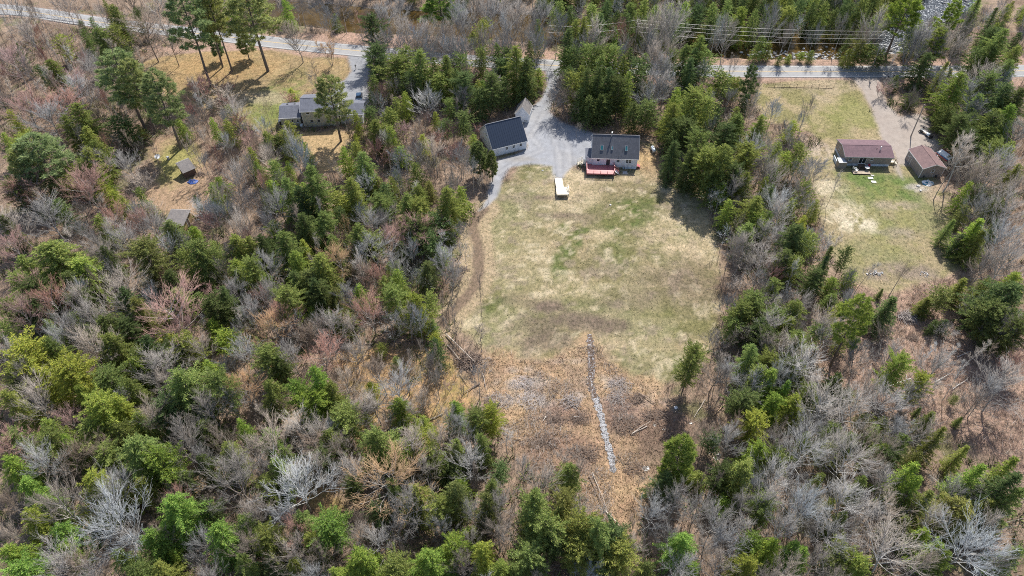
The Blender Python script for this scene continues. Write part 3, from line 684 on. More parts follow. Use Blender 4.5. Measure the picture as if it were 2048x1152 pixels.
def house(name, fit, wall, roof, label, cat='house', oh=0.35, th=0.14, z0=0.0, trim='white', skirt=0.0, skirt_mat='concrete', zb=None, ridge_cap=True):
    x, y, r, L, D, ze, zr = fit
    t = thing(name, (x, y, z0 - 0.06), r, label, cat)
    ze -= z0; zr -= z0
    sl_ = (zr - ze) / (D / 2 + oh)                       # roof slope; eave line at height ze
    zw = ze + sl_ * oh - th * 1.1
    zt = zw + sl_ * D / 2
    m = MB(); b = skirt
    m.add([(0,0,b),(L,0,b),(L,D,b),(0,D,b),(0,0,zw),(L,0,zw),(L,D,zw),(0,D,zw),(0,D/2,zt),(L,D/2,zt)],
          [(0,1,5,4),(2,3,7,6),(1,2,6,9,5),(3,0,4,8,7),(0,3,2,1),(4,5,9,8),(6,7,8,9)])
    m.build('wall', M[wall], t)
    if skirt > 0:
        k = MB(); k.box(0.02, L - .02, 0.02, D - .02, -0.1, skirt); k.build('foundation', M[skirt_mat], t)
    for s in (0, 1):
        rf = MB()
        if s == 0: q = [(-oh, -oh, ze), (L + oh, -oh, ze), (L + oh, D / 2, zr), (-oh, D / 2, zr)]
        else: q = [(L + oh, D + oh, ze), (-oh, D + oh, ze), (-oh, D / 2, zr), (L + oh, D / 2, zr)]
        rf.slab(q, th); rf.build('roof', M[roof], t)
    f = MB()
    for v in (-oh, D + oh):
        a_, b_ = (v - .03, v) if v < 0 else (v, v + .03); f.box(-oh, L + oh, a_, b_, ze - th - .06, ze - .01)
    for u in (-oh, L + oh):
        a_, b_ = (u - .03, u) if u < 0 else (u, u + .03)
        for v0, z0_, v1, z1_ in ((-oh, ze, D / 2, zr), (D + oh, ze, D / 2, zr)):
            f.add([(a_, v0, z0_ - th - .1), (b_, v0, z0_ - th - .1), (b_, v0, z0_ - .01), (a_, v0, z0_ - .01), (a_, v1, z1_ - th - .1), (b_, v1, z1_ - th - .1), (b_, v1, z1_ - .01), (a_, v1, z1_ - .01)],
                  [(0,1,2,3),(7,6,5,4),(0,4,5,1),(3,2,6,7),(1,5,6,2),(0,3,7,4)])
    f.build('fascia', M[trim], t)
    for u, v in ((0, 0), (L, 0), (L, D), (0, D)):
        c = MB(); c.box(u - .05, u + .05, v - .05, v + .05, b, zw - 0.02); c.build('corner_trim', M[trim], t)
    if ridge_cap:
        c = MB(); c.box(-oh, L + oh, D / 2 - .12, D / 2 + .12, zr - .03, zr + .025); c.build('ridge_cap', M[roof], t)
    t['_s'] = 0; del t['_s']
    return t, L, D, ze, zr, sl_, zw
def on_roof(par, u, v, ze, sl_, oh, w, h, name, mat, pane=None, up=0.1):
    """box lying on the front roof slope at plan position (u, v)"""
    z = ze + sl_ * (v + oh); a = math.atan(sl_)
    m = MB()
    if pane:
        m.box(-w/2, w/2, -h/2, -h/2 + .08, 0.0, up); m.box(-w/2, w/2, h/2 - .08, h/2, 0.0, up)
        m.box(-w/2, -w/2 + .08, -h/2 + .08, h/2 - .08, 0.0, up); m.box(w/2 - .08, w/2, -h/2 + .08, h/2 - .08, 0.0, up)
    else: m.box(-w/2, w/2, -h/2, h/2, 0, up)
    o = m.build(name, M[mat], par, loc=(u, v, z)); o.rotation_euler = (a, 0, 0)
    if pane:
        g = MB(); g.box(-w/2 + .08, w/2 - .08, -h/2 + .08, h/2 - .08, 0.0, up - .03); g.build('pane', M[pane], o)
    return o
def railing(par, pts, h=0.95, mat='deck_red', every=1.5, posts=True):
    """posts as separate parts, rails and balusters of a run as one rail part"""
    for a, b in zip(pts[:-1], pts[1:]):
        a = Vector(a); b = Vector(b); n = max(1, round((b - a).length / every)); d = (b - a).normalized()
        side = Vector((-d.y, d.x, 0))
        for i in range(n + 1):
            if i == n and b is not Vector(pts[-1]) and (b - Vector(pts[-1])).length > 1e-6: continue
            p = a.lerp(b, i / n); m = MB(); m.box(p.x - .05, p.x + .05, p.y - .05, p.y + .05, p.z - .1, p.z + h); m.build('post', M[mat], par)
        m = MB()
        for zz, ww in ((h + .02, .075), (h * .55, .035), (.12, .035)):
            q = [a + side * ww + Vector((0, 0, zz)), b + side * ww + Vector((0, 0, zz)), b - side * ww + Vector((0, 0, zz)), a - side * ww + Vector((0, 0, zz))]
            m.slab(q, .045)
        k = int((b - a).length / .24)
        for i in range(1, k):
            p = a.lerp(b, i / k); m.box(p.x - .018, p.x + .018, p.y - .018, p.y + .018, p.z + .1, p.z + h)
        m.build('rail', M[mat], par)
def boards(m, x0, x1, y0, y1, z, along='x', w=.14, gap=.012, th=.04, j=0.004):
    r = random.Random(int(x0 * 100 + y0 * 10)); lo, hi = (y0, y1) if along == 'x' else (x0, x1); p = lo
    while p < hi - .02:
        q = min(p + w, hi); dz = r.uniform(-j, j)
        if along == 'x': m.box(x0, x1, p, q - gap, z - th + dz, z + dz)
        else: m.box(p, q - gap, y0, y1, z - th + dz, z + dz)
        p += w
def stairs(par, x, y, z, w, n, dx, dy, mat, rail=None):
    """n steps going down from (x,y,z) in direction (dx,dy); each tread its own part"""
    rise = z / (n + 1); px_, py_ = -dy, dx
    for s in (-w / 2, w / 2):
        st = MB()
        a = Vector((x + px_ * s, y + py_ * s, z - .05)); b = a + Vector((dx * .27 * (n + .6), dy * .27 * (n + .6), -z + .05)); 
        st.tube(a, b, .06, .06, 4); st.build('stringer', M[mat], par)
    for i in range(n):
        c = Vector((x + dx * .27 * (i + .5), y + dy * .27 * (i + .5), z - rise * (i + 1)))
        q = [c + Vector((px_ * w/2 + dx * .14, py_ * w/2 + dy * .14, 0)), c + Vector((-px_ * w/2 + dx * .14, -py_ * w/2 + dy * .14, 0)), c + Vector((-px_ * w/2 - dx * .14, -py_ * w/2 - dy * .14, 0)), c + Vector((px_ * w/2 - dx * .14, py_ * w/2 - dy * .14, 0))]
        m = MB(); m.slab(q, .04); m.build('step', M[mat], par)
    if rail:
        for s in (-w / 2, w / 2):
            a = Vector((x + px_ * s, y + py_ * s, z)); b = a + Vector((dx * .27 * n, dy * .27 * n, -rise * n)); m = MB()
            m.tube(a, a + Vector((0, 0, .95)), .05, n=4); m.tube(b, b + Vector((0, 0, .95)), .05, n=4); m.tube(a + Vector((0, 0, .9)), b + Vector((0, 0, .9)), .045, n=4); m.tube(a + Vector((0, 0, .5)), b + Vector((0, 0, .5)), .03, n=4)
            m.build('handrail', M[rail], par)

# --- white house with the grey roof and red deck
t, L, D, ze, zr, s_, zw = house('white_house', [20.657, 143.339, -0.053, 11.302, 8.764, 3.151, 7.183], 'white_siding', 'roof_grey',
    'white house with grey shingle roof, three skylights and a red deck in front', skirt=0.45)
oh = .35
for u in (2.15, 8.35): on_roof(t, u, 1.75, ze, s_, oh, .72, 1.35, 'skylight', 'grey', 'skyglass', .16)
on_roof(t, 4.75, 1.75, ze, s_, oh, .45, 1.05, 'skylight', 'grey', 'skyglass', .16)
m = MB(); m.tube((4.55, 4.15, zr - .6), (4.55, 4.15, zr + .75), .14, n=10); m.tube((4.55, 4.15, zr + .75), (4.55, 4.15, zr + .95), .24, .16, n=10); m.build('chimney_pipe', M['metal'], t)
for u, v, h_ in ((4.15, 2.15, .35), (6.5, .15, .4)):
    z = ze + s_ * (v + oh); m = MB(); m.tube((u, v, z - .1), (u, v, z + h_), .05, n=8); m.build('vent_pipe', M['dark'], t)
m = MB(); z = ze + s_ * (.3 + oh); m.tube((7.3, .9, z), (7.55, 1.3, z + 1.6), .03, n=5); m.build('antenna_mast', M['dark'], t)
window(t, 'front', L, D, 1.4, 2.45, .8, .75); window(t, 'front', L, D, 6.45, 2.4, .85, .85); window(t, 'front', L, D, 8.75, 2.3, .68, 1.1); window(t, 'front', L, D, 9.48, 2.3, .68, 1.1)
door(t, 'front', L, D, 3.95, 0.95, .95, 2.0, 'dark')
for v, z in ((2.6, 1.9), (6.2, 1.9), (4.4, 4.8)): window(t, 'right', L, D, v, z, .85, 1.1)
window(t, 'left', L, D, 4.4, 4.9, .9, 1.1); window(t, 'back', L, D, 3, 2, .9, 1.1); window(t, 'back', L, D, 8, 2, .9, 1.1)
m = MB(); m.box(8.0, L, -.12, -.01, .02, .42); m.build('skirting_board', M['tank'], t)
m = MB(); m.tube((3.4, -.1, 2.55), (3.4, -.03, 2.55), .09, n=8); m.build('wall_lamp', M['metal'], t)
# entry porch on the left gable
po = MB(); po.box(-1.75, -.06, .3, 3.6, 0, 2.9); po.build('porch_wall', M['white_siding'], t)
po = MB(); po.slab([(-1.9, .15, 2.9), (-.06, .15, 2.95), (-.06, 3.75, 3.35), (-1.9, 3.75, 3.3)], .12); po.build('porch_roof', M['roof_left'], t)
# deck
dk = thing('deck', (20.657, 143.339, -0.06), -0.053, 'weathered red wooden deck with railing in front of the white house', 'deck')
zd = .95
m = MB(); boards(m, -1.55, 5.6, -3.75, -.08, zd, 'x'); m.build('deck_floor', M['deck_red'], dk)
m = MB(); boards(m, -1.55, -.1, -.06, .25, zd, 'x'); m.build('deck_floor', M['deck_red'], dk)
m = MB(); m.box(-1.55, 5.6, -3.8, -3.76, zd - .3, zd - .0); m.box(-1.6, -1.56, -3.8, .2, zd - .3, zd); m.box(5.61, 5.65, -3.8, -.1, zd - .3, zd); m.build('rim_joist', M['deck_red'], dk)
railing(dk, [(-1.5, .1, zd), (-1.5, -3.7, zd), (5.5, -3.7, zd)], .95, 'deck_red', 1.75)
railing(dk, [(5.5, -3.7, zd), (5.5, -2.7, zd)], .95, 'deck_red', 1.5); railing(dk, [(5.5, -1.6, zd), (5.5, -.15, zd)], .95, 'deck_red', 1.5)
for u in (-1.4, 1, 3.4, 5.4):
    m = MB(); m.box(u - .07, u + .07, -3.6, -3.46, 0, zd - .04); m.build('support_post', M['wood_dark'], dk)
stairs(dk, 5.65, -2.15, zd, 1.0, 4, 1, 0, 'white', 'deck_red')
tag(MB_ := (lambda m: (m.slab([(28.3, 140.6, .0), (29.6, 140.5, .0), (29.5, 141.8, .0), (28.4, 141.7, .0)], .1), m.build('stepping_pad', M['concrete']))[1])(MB()), 'round-cornered concrete pad at the foot of the red deck steps', 'paving slab')
# side stoop, new lumber
sp_ = thing('side_stoop', (20.657, 143.339, -0.06), -0.053, 'pale wooden side stoop with steps left of the white house porch', 'stoop')
m = MB(); boards(m, -2.7, -1.8, .2, 1.9, 1.0, 'y'); m.build('landing', M['wood_new'], sp_)
for u, v in ((-2.62, .3), (-2.62, 1.8), (-1.88, .3)):
    m = MB(); m.box(u - .05, u + .05, v - .05, v + .05, 0, 1.95); m.build('post', M['wood_new'], sp_)
m = MB(); m.tube((-2.62, .3, 1.9), (-1.88, .3, 1.9), .04, n=4); m.tube((-2.62, .3, 1.5), (-1.88, .3, 1.5), .03, n=4); m.build('rail', M['wood_new'], sp_)
stairs(sp_, -2.7, 1.1, 1.0, 1.2, 4, -1, 0, 'wood_new', 'wood_new')
# small red lean-to hatch at right corner
m = MB(); m.slab([(0, 0, .9), (1.0, -.1, .35), (1.0, 1.0, .35), (0, 1.1, .9)], .12); m.box(.0, .08, .05, 1.0, 0, .78)
tag(m.build('bulkhead_hatch', M['deck_red'], loc=(32.05, 142.9, -.06)), 'small red cellar hatch at the right corner of the white house', 'hatch')

# --- propane tanks
def propane(x, y, rz, l, r, label):
    t = thing('propane_tank', (x, y, -.06), rz, label, 'propane tank')
    m = MB(); n = 16; rings = [(-l/2, .02), (-l/2 + .06, .6), (-l/2 + .2, .92), (-l/2 + .35, 1), (l/2 - .35, 1), (l/2 - .2, .92), (l/2 - .06, .6), (l/2, .02)]
    vs = [(u, r * k * math.cos(2 * PI * i / n), r + .2 + r * k * math.sin(2 * PI * i / n)) for u, k in rings for i in range(n)]
    fs = [(j * n + i, j * n + (i + 1) % n, (j + 1) * n + (i + 1) % n, (j + 1) * n + i) for j in range(len(rings) - 1) for i in range(n)]
    m.add(vs, fs); m.build('tank_body', M['tank'], t, smooth=True)
    for u in (-l * .28, l * .28):
        m = MB(); m.box(u - .1, u + .1, -r * .8, r * .8, 0, .26); m.build('foot', M['concrete'], t)
    m = MB(); m.tube((0, 0, 2 * r + .18), (0, 0, 2 * r + .34), .14, n=10); m.build('valve_dome', M['grey'], t)
x, y = P(1306, 302); propane(x, y, R(100), 2.3, .48, 'pale blue-white propane tank on the ground right of the white house')
x, y = P(604, 254); propane(x, y, R(80), 1.2, .40, 'small pale propane tank against the rear wall of the beige house')

# --- wooden ramp and platform below the end of the gravel
rp_ = thing('wooden_ramp', (12.3, 133.0, -.06), R(1.5), 'new pale wooden ramp and platform at the end of the gravel drive', 'ramp')
m = MB(); n = 30
for i in range(n):                                            # ramp boards step gently up from the gravel
    y0 = 5.7 - i * .155; z = .12 + .95 * i / n; m.box(-1.35, .55, y0 - .145, y0, z - .04, z)
m.build('ramp_floor', M['wood_new'], rp_)
m = MB(); boards(m, -1.35, 1.55, -1.9, 1.02, 1.1, 'y', .15); m.build('platform_floor', M['wood_new'], rp_)
m = MB(); m.box(-1.35, 1.55, -1.95, -1.905, .8, 1.08); m.box(-1.4, -1.355, -1.9, 1.0, .8, 1.08); m.box(1.555, 1.6, -1.9, 1.0, .8, 1.08); m.build('rim_joist', M['wood_new'], rp_)
for u, v in ((-1.3, -1.85), (1.5, -1.85), (1.5, -.5), (1.5, .9), (-1.3, .9)):
    m = MB(); m.box(u - .05, u + .05, v - .05, v + .05, -.02, 2.05 if u > 0 and v > -1 else 1.3); m.build('post', M['wood_new'], rp_)
m = MB(); m.box(1.44, 1.56, -.6, .95, 2.0, 2.06); m.box(1.48, 1.52, -.5, .9, 1.45, 1.53); m.build('rail', M['wood_new'], rp_)
m = MB(); m.box(1.62, 1.76, -1.0, 1.0, 1.35, 1.42); m.box(1.62, 1.76, -1.0, -.9, .0, 1.35); m.box(1.62, 1.76, .9, 1.0, .0, 1.35); m.build('bench_rail', M['wood_new'], rp_)
m = MB(); m.box(-1.4, -1.34, 1.1, 5.6, .02, .3); m.build('side_board', M['wood_dark'], rp_)

# --- white barn-garage with navy roof
t, L, D, ze, zr, s_, zw = house('garage', [-4.951, 147.714, 0.4, 9.504, 9.351, 2.601, 7.234], 'white_siding', 'roof_navy',
    'white two-bay garage with a steep navy roof beside the gravel lot', 'garage', oh=.25, skirt=.15)
for u in (3.9, 5.9, 7.9): window(t, 'front', L, D, u, 1.75, .75, .85)
window(t, 'left', L, D, 4.7, 4.2, .8, 1.0); window(t, 'left', L, D, 6.5, 1.6, .8, .9)
for v in (2.6, 6.6):
    m = MB()
    for k in range(4): m.box(-1.35, 1.35, -.04, .02, .05 + k * .54, .05 + k * .54 + .52)
    o = m.build('garage_door', M['white'], t, loc=(L, v, .1), rz=PI / 2)
m = MB()
for u in np.arange(0, 9.6, .6): 
    z0_, z1_ = ze, zr; m.add([(u - .015, -.25, z0_ + .002), (u + .015, -.25, z0_ + .002), (u + .015, D / 2, z1_ + .002), (u - .015, D / 2, z1_ + .002), (u - .015, -.25, z0_ + .03), (u + .015, -.25, z0_ + .03), (u + .015, D / 2, z1_ + .03), (u - .015, D / 2, z1_ + .03)],
      [(4,5,6,7),(0,1,5,4),(1,2,6,5),(2,3,7,6),(3,0,4,7)])
m.build('roof_seam', M['roof_navy'], t)
# --- small pale shed behind it
bx, by, br = 1.453, 166.735, -1.767
LL = 4.6; ux, uy = math.cos(br), math.sin(br)
bx -= ux * (LL - 2.233); by -= uy * (LL - 2.233)
t, L, D, ze, zr, s_, zw = house('small_shed', [bx, by, br, LL, 3.724, 2.504, 4.829], 'white_siding', 'roof_old', 'small white shed with a steep weathered roof behind the navy-roofed garage', 'shed', oh=.2)
m = MB(); m.box(-.5, .5, -.12, .0, 0, .5); m.build('wall_vent', M['grey'], t, loc=(L, 2.9, .25), rz=PI / 2)
door(t, 'right', L, D, 1.2, .05, 1.1, 1.9, 'white')

# --- beige two-storey house at left, its wing and garage
t, L, D, ze, zr, s_, zw = house('beige_house', [-57.3, 161.63, 0.083, 9.6, 8.133, 4.972, 6.523], 'olive_siding', 'roof_left',
    'beige two-storey house with charcoal roof, half hidden behind a tall pine', skirt=.3)
window(t, 'front', L, D, 1.7, 4.35, .9, .75); window(t, 'front', L, D, 5.0, 4.35, .9, .75)
for u in (2.3, 4.2, 7.2): window(t, 'front', L, D, u, 1.75, .75, .8, frame='grey')
window(t, 'left', L, D, 5.5, 4.0, .8, 1.0); window(t, 'back', L, D, 2.5, 3.9, .9, 1.0); window(t, 'back', L, D, 6.5, 3.9, .9, 1.0)
window(t, 'right', L, D, 4, 4.2, .9, 1)
# wing parts share the house root
def wing(par, x0, y0, L, D, ze, zr, wall, roof, oh=.3, trim='white'):
    s_ = (zr - ze) / (D / 2 + oh); zw = ze + s_ * oh - .14; zt = zw + s_ * D / 2; m = MB()
    m.add([(x0,y0,0),(x0+L,y0,0),(x0+L,y0+D,0),(x0,y0+D,0),(x0,y0,zw),(x0+L,y0,zw),(x0+L,y0+D,zw),(x0,y0+D,zw),(x0,y0+D/2,zt),(x0+L,y0+D/2,zt)],
          [(0,1,5,4),(2,3,7,6),(1,2,6,9,5),(3,0,4,8,7),(0,3,2,1),(4,5,9,8),(6,7,8,9)])
    m.build('wall', M[wall], par)
    for q in ([(x0-oh, y0-oh, ze), (x0+L+oh, y0-oh, ze), (x0+L+oh, y0+D/2, zr), (x0-oh, y0+D/2, zr)], [(x0+L+oh, y0+D+oh, ze), (x0-oh, y0+D+oh, ze), (x0-oh, y0+D/2, zr), (x0+L+oh, y0+D/2, zr)]):
        m = MB(); m.slab(q, .13); m.build('roof', M[roof], par)
    m = MB(); m.box(x0 - oh, x0 + L + oh, y0 - oh - .06, y0 - oh, ze - .28, ze + .0); m.build('gutter', M['white'], par)
    return s_
w_ = thing('house_wing', (-63.6, 161.9, -.06), 0.083, 'single-storey beige wing with white gutter on the left end of the beige house', 'house wing')
wing(w_, 0, 0, 5.35, 7.2, 2.75, 4.25, 'olive_siding', 'roof_left')
for u in (3.2, 4.6): window(w_, 'front', 5.35, 7.2, u, 1.6, .6, 1.0)
m = MB(); m.box(-.75, -.02, .4, 6.5, 1.35, 1.45); m.box(-.8, -.7, .3, 6.6, .0, 1.35); m.build('side_rail', M['white'], w_)
for v, u in ((5.0, 1.6), (5.0, 3.6)): 
    m = MB(); m.box(u - .22, u + .22, v - .22, v + .22, 3.6, 3.95); m.build('roof_vent', M['dark'], w_)
g_ = thing('attached_garage', (-47.4, 163.3, -.06), 0.0, 'charcoal-roofed garage joined to the right end of the beige house', 'garage')
wing(g_, 0, 0, 6.1, 7.0, 3.05, 4.3, 'white_siding', 'roof_left')
window(g_, 'front', 6.1, 7.0, 2.0, 1.7, .8, .9); window(g_, 'front', 6.1, 7.0, 4.2, 1.7, .8, .9)
m = MB()
for k in range(4): m.box(1.2, 4.9, 7.0, 7.05, .1 + k * .52, .1 + k * .52 + .5)
m.build('garage_door', M['white'], g_)
m = MB(); m.box(-1.6, -.4, 7.9, 9.0, 0, 2.3); m.build('porch_post_box', M['white'], g_); m = MB(); m.slab([(-1.9, 7.5, 2.9), (-.1, 7.5, 2.9), (-.1, 9.3, 2.35), (-1.9, 9.3, 2.35)], .1); m.build('porch_roof', M['white'], g_)

# --- brown double-wide at right
t, L, D, ze, zr, s_, zw = house('ranch_house', [85.594, 144.256, -0.043, 11.763, 7.068, 2.95, 3.95], 'tan_siding', 'roof_maroon',
    'long single-storey tan house with maroon shingle roof and pale skirting', skirt=.62, skirt_mat='skirt', trim='grey')
window(t, 'front', L, D, 1.45, 1.95, .95, .95); window(t, 'front', L, D, 6.7, 2.15, .8, .6)
o = window(t, 'front', L, D, 4.55, 1.75, 1.8, 2.0, 'sliding_door', 'white'); m = MB(); m.box(-.04, .04, -.04, .02, -.93, .93); m.build('mullion', M['white'], o)
window(t, 'left', L, D, 4.6, 2.0, .8, .9); window(t, 'right', L, D, 3.5, 2.0, .9, 1); window(t, 'back', L, D, 3, 2, .9, 1); window(t, 'back', L, D, 8, 2, .9, 1)
z = ze + s_ * (2.2 + .35)
m = MB(); m.tube((9.0, 2.2, z - .1), (9.0, 2.2, z + .75), .11, n=10); m.tube((9.0, 2.2, z + .75), (9.0, 2.2, z + .92), .2, .14, n=10); m.build('chimney_pipe', M['white'], t)
m = MB(); m.tube((8.2, 2.4, z - .1), (8.2, 2.4, z + .4), .07, n=8); m.build('vent_pipe', M['dark'], t)
v_ = MB(); v_.box(0, 2.1, 0, 1.55, 0, 1.75); eb = thing('entry_enclosure', (83.85, 143.0, -.06), -0.043, 'small tan boxed entry with pale flat top at the left end of the maroon-roofed house', 'porch')
v_.build('wall', M['tan_siding'], eb); v_ = MB(); v_.box(-.1, 2.2 - .4, -.1, 2.1, 1.76, 1.84); v_.build('top', M['grey'], eb)
v_ = MB(); v_.box(.05, .2, 1.6, 4.2, .9, 1.0); v_.box(.05, .13, 1.6, 4.2, 0, .9); v_.build('side_board', M['skirt'], eb)
# steps in front of the sliding door
fs = thing('front_steps', (90.1, 144.06, -.06), -0.043, 'dark wooden steps below the sliding door of the maroon-roofed house', 'steps')
m = MB(); boards(m, -.9, .9, -1.0, -.05, .7, 'x'); m.build('landing', M['wood_dark'], fs); stairs(fs, 0, -1.0, .7, 1.7, 3, 0, -1, 'wood_dark', 'wood_dark')
# side stairs right end
fs = thing('side_steps', (97.7, 144.5, -.06), -0.043, 'pale wooden landing and steps at the right end of the maroon-roofed house', 'steps')
m = MB(); boards(m, .1, 1.3, 0, 1.6, .75, 'y'); m.build('landing', M['wood_new'], fs)
for u, v in ((.15, .05), (1.25, .05), (1.25, 1.55)):
    m = MB(); m.box(u - .05, u + .05, v - .05, v + .05, 0, 1.7); m.build('post', M['wood_old'], fs)
m = MB(); m.tube((.15, .05, 1.65), (1.25, .05, 1.65), .04, n=4); m.tube((1.25, .05, 1.65), (1.25, 1.55, 1.65), .04, n=4); m.build('rail', M['wood_old'], fs)
stairs(fs, 1.3, .8, .75, 1.3, 3, 1, -.15, 'wood_new', 'wood_old')
# patio: pallet platform with furniture
x, y = P(1722, 345); pf = thing('patio_platform', (x, y, -.06), -.05, 'low orange-brown wooden platform on the grass below the dark steps', 'platform')
m = MB(); boards(m, -2.2, 2.2, -.75, .75, .22, 'x', .2); m.build('platform_floor', M['wood_old'], pf); m = MB(); m.box(-2.2, 2.2, -.75, .75, 0, .16); m.build('platform_frame', M['wood_dark'], pf)
def chair(px, py, rz, mat, label, z=0.16):
    x, y = P(px, py, z); t = thing('patio_chair', (x, y, z), rz, label, 'chair', 'chairs on the wooden patio')
    m = MB(); m.box(-.27, .27, -.27, .27, .4, .45); m.build('seat', M[mat], t)
    m = MB(); m.add([(-.27, .24, .45), (.27, .24, .45), (.27, .30, .45), (-.27, .30, .45), (-.25, .42, 1.0), (.25, .42, 1.0), (.25, .47, 1.0), (-.25, .47, 1.0)], [(0,1,5,4),(1,2,6,5),(2,3,7,6),(3,0,4,7),(4,5,6,7),(0,3,2,1)]); m.build('backrest', M[mat], t)
    for u in (-.24, .24):
        for v in (-.24, .24): m = MB(); m.tube((u, v, 0), (u, v, .42), .03, n=4); m.build('leg', M[mat], t)
        m = MB(); m.box(u - .04, u + .04, -.25, .3, .62, .66); m.build('armrest', M[mat], t)
chair(1707, 339, 2.2, 'white', 'white patio chair at the left end of the wooden platform'); chair(1712, 343, .6, 'white', 'white patio chair nearest the front left edge of the wooden platform')
chair(1704, 335, 1.2, 'dark', 'dark patio chair left of the steps, tilted among the white chairs')
x, y = P(1732, 340); tb = thing('round_table', (x, y, .16), 0, 'round grey-white patio table on the right half of the wooden platform', 'table')
m = MB(); m.tube((0,0,.68),(0,0,.73), .62, n=20); m.build('tabletop', M['pale_metal'], tb); m = MB(); m.tube((0,0,0),(0,0,.68), .05, n=6); m.tube((0,0,0),(0,0,.05), .3, n=10); m.build('pedestal', M['metal'], tb)
x, y = P(1737, 334); m = MB(); m.tube((0,0,0),(0,0,.75), .22, .3, n=12); m.tube((0,0,.75),(0,0,.82), .33, .25, n=12); tag(m.build('red_bin', M['red'], loc=(x, y, -.06)), 'small red lidded bin beside the dark steps', 'bin')
for i, (a, b, w, d, lb) in enumerate([(1741,356,1.2,.8,'pale square paving slab nearer the wooden platform'),(1747.5,363.5,1.15,.75,'whitest paving slab, farther down the lawn from the platform'),(1745,351,.8,.5,'small tan stepping slab just right of the wooden platform')]):
    x, y = P(a, b); m = MB(); m.box(-w/2, w/2, -d/2, d/2, 0, .09); m.box(-w/2 + .02, w/2 - .02, -d/2 + .02, d/2 - .02, .09, .1)
    tag(m.build('paving_slab', M['pale_metal'] if i < 2 else M['concrete'], loc=(x, y, -.06), rz=-.1 * i), lb, 'paving slab')
# --- tan outbuilding
t, L, D, ze, zr, s_, zw = house('outbuilding', [102.9, 147.0, -1.52, 7.9, 5.6, 2.95, 4.15], 'tan_siding', 'roof_brown', 'tan garage with brown gable roof, right of the maroon-roofed house', 'garage', oh=.25, trim='white', ridge_cap=True)
window(t, 'right', L, D, 2.8, 1.9, .75, .95); window(t, 'front', L, D, 1.0, 1.9, .5, .7); door(t, 'front', L, D, 2.0, .05, .9, 2.0, 'tan_siding')
m = MB(); m.tube((3.0, D + .1, 3.05), (3.0, D + .35, 3.05), .12, n=8); m.build('yard_lamp', M['white'], t)
# --- small red-and-white roofed shed
t = thing('tool_shed', (110.35, 147.0, -.06), -1.2, 'small wooden shed with red and white metal roof, right of the tan garage', 'shed')
L, D = 3.5, 2.9; m = MB(); m.add([(0,0,0),(L,0,0),(L,D,0),(0,D,0),(0,0,1.9),(L,0,1.9),(L,D,1.9),(0,D,1.9),(0,D*.6,2.4),(L,D*.6,2.4)], [(0,1,5,4),(2,3,7,6),(1,2,6,9,5),(3,0,4,8,7),(0,3,2,1),(4,5,9,8),(6,7,8,9)]); m.build('wall', M['wood_old'], t)
s1 = (2.8 - 1.9) / (D * .6) * .62
f_ = lambda v: 1.98 + s1 * v
for nm, v0, v1, mt in (('roof_panel', -.3, .0, 'red_metal'), ('roof_panel', .005, .28, 'blue'), ('roof_panel', .285, D * .6 - .02, 'white')):
    m = MB(); m.slab([(-.2, v0, f_(v0)), (L + .2, v0, f_(v0)), (L + .2, v1, f_(v1)), (-.2, v1, f_(v1))], .05); m.build(nm, M[mt], t)
m = MB(); zz = f_(D * .6); m.slab([(L + .2, D + .25, 1.85), (-.2, D + .25, 1.85), (-.2, D * .6, zz + .02), (L + .2, D * .6, zz + .02)], .05); m.build('roof_panel', M['red_metal'], t)
door(t, 'right', L, D, 1.7, .05, .9, 1.7, 'wood_dark')
# generator on a sled beside it
x, y = P(1893, 338); t = thing('generator', (x, y, -.06), -.3, 'orange-yellow machine with black cover beside the small red-roofed shed', 'generator')
m = MB(); m.box(-.55, .55, -.35, .35, .15, .75); m.build('body', M['yellow'], t); m = MB(); m.box(-.65, .7, .0, .5, .76, 1.0); m.build('cover', M['black'], t)
for u in (-.45, .45): m = MB(); m.tube((u, -.4, .18), (u, .4, .18), .18, n=12); m.build('wheel', M['black'], t)
m = MB(); m.tube((.55, -.25, .5), (1.1, -.25, .75), .03, n=5); m.tube((.55, .25, .5), (1.1, .25, .75), .03, n=5); m.tube((1.1, -.25, .75), (1.1, .25, .75), .03, n=5); m.build('handle', M['black'], t)
def bush_pile(name, px, py, r, h, mats, label, cat, seed, n=26):
    """a crumpled tarp / heap: displaced dome"""
    rr = random.Random(seed); x, y = P(px, py); m = MB(); A_, B_ = 18, 6
    vs = [(0, 0, h)]
    for j in range(1, B_ + 1):
        for i in range(A_):
            k = j / B_; rad = r * k * rr.uniform(.85, 1.15); vs.append((rad * math.cos(2 * PI * i / A_), .75 * rad * math.sin(2 * PI * i / A_), max(0, h * (1 - k ** 2)) * rr.uniform(.55, 1.25)))
    fs = [(0, 1 + i, 1 + (i + 1) % A_) for i in range(A_)]; mi = []
    for j in range(B_ - 1):
        for i in range(A_): a = 1 + j * A_ + i; b = 1 + j * A_ + (i + 1) % A_; fs.append((a, a + A_, b + A_, b))
    m.add(vs, fs); m.m = [rr.choice(range(len(mats))) if (i // 3) % 2 else 0 for i in range(len(fs))]
    return tag(m.build(name, mats, loc=(x, y, -.06)), label, cat)
bush_pile('tarp_pile', 1856, 366, 1.55, .7, [M['white'], M['blue'], M['blue']], 'blue and white crumpled tarp heap in front of the tan garage', 'tarp', 3)
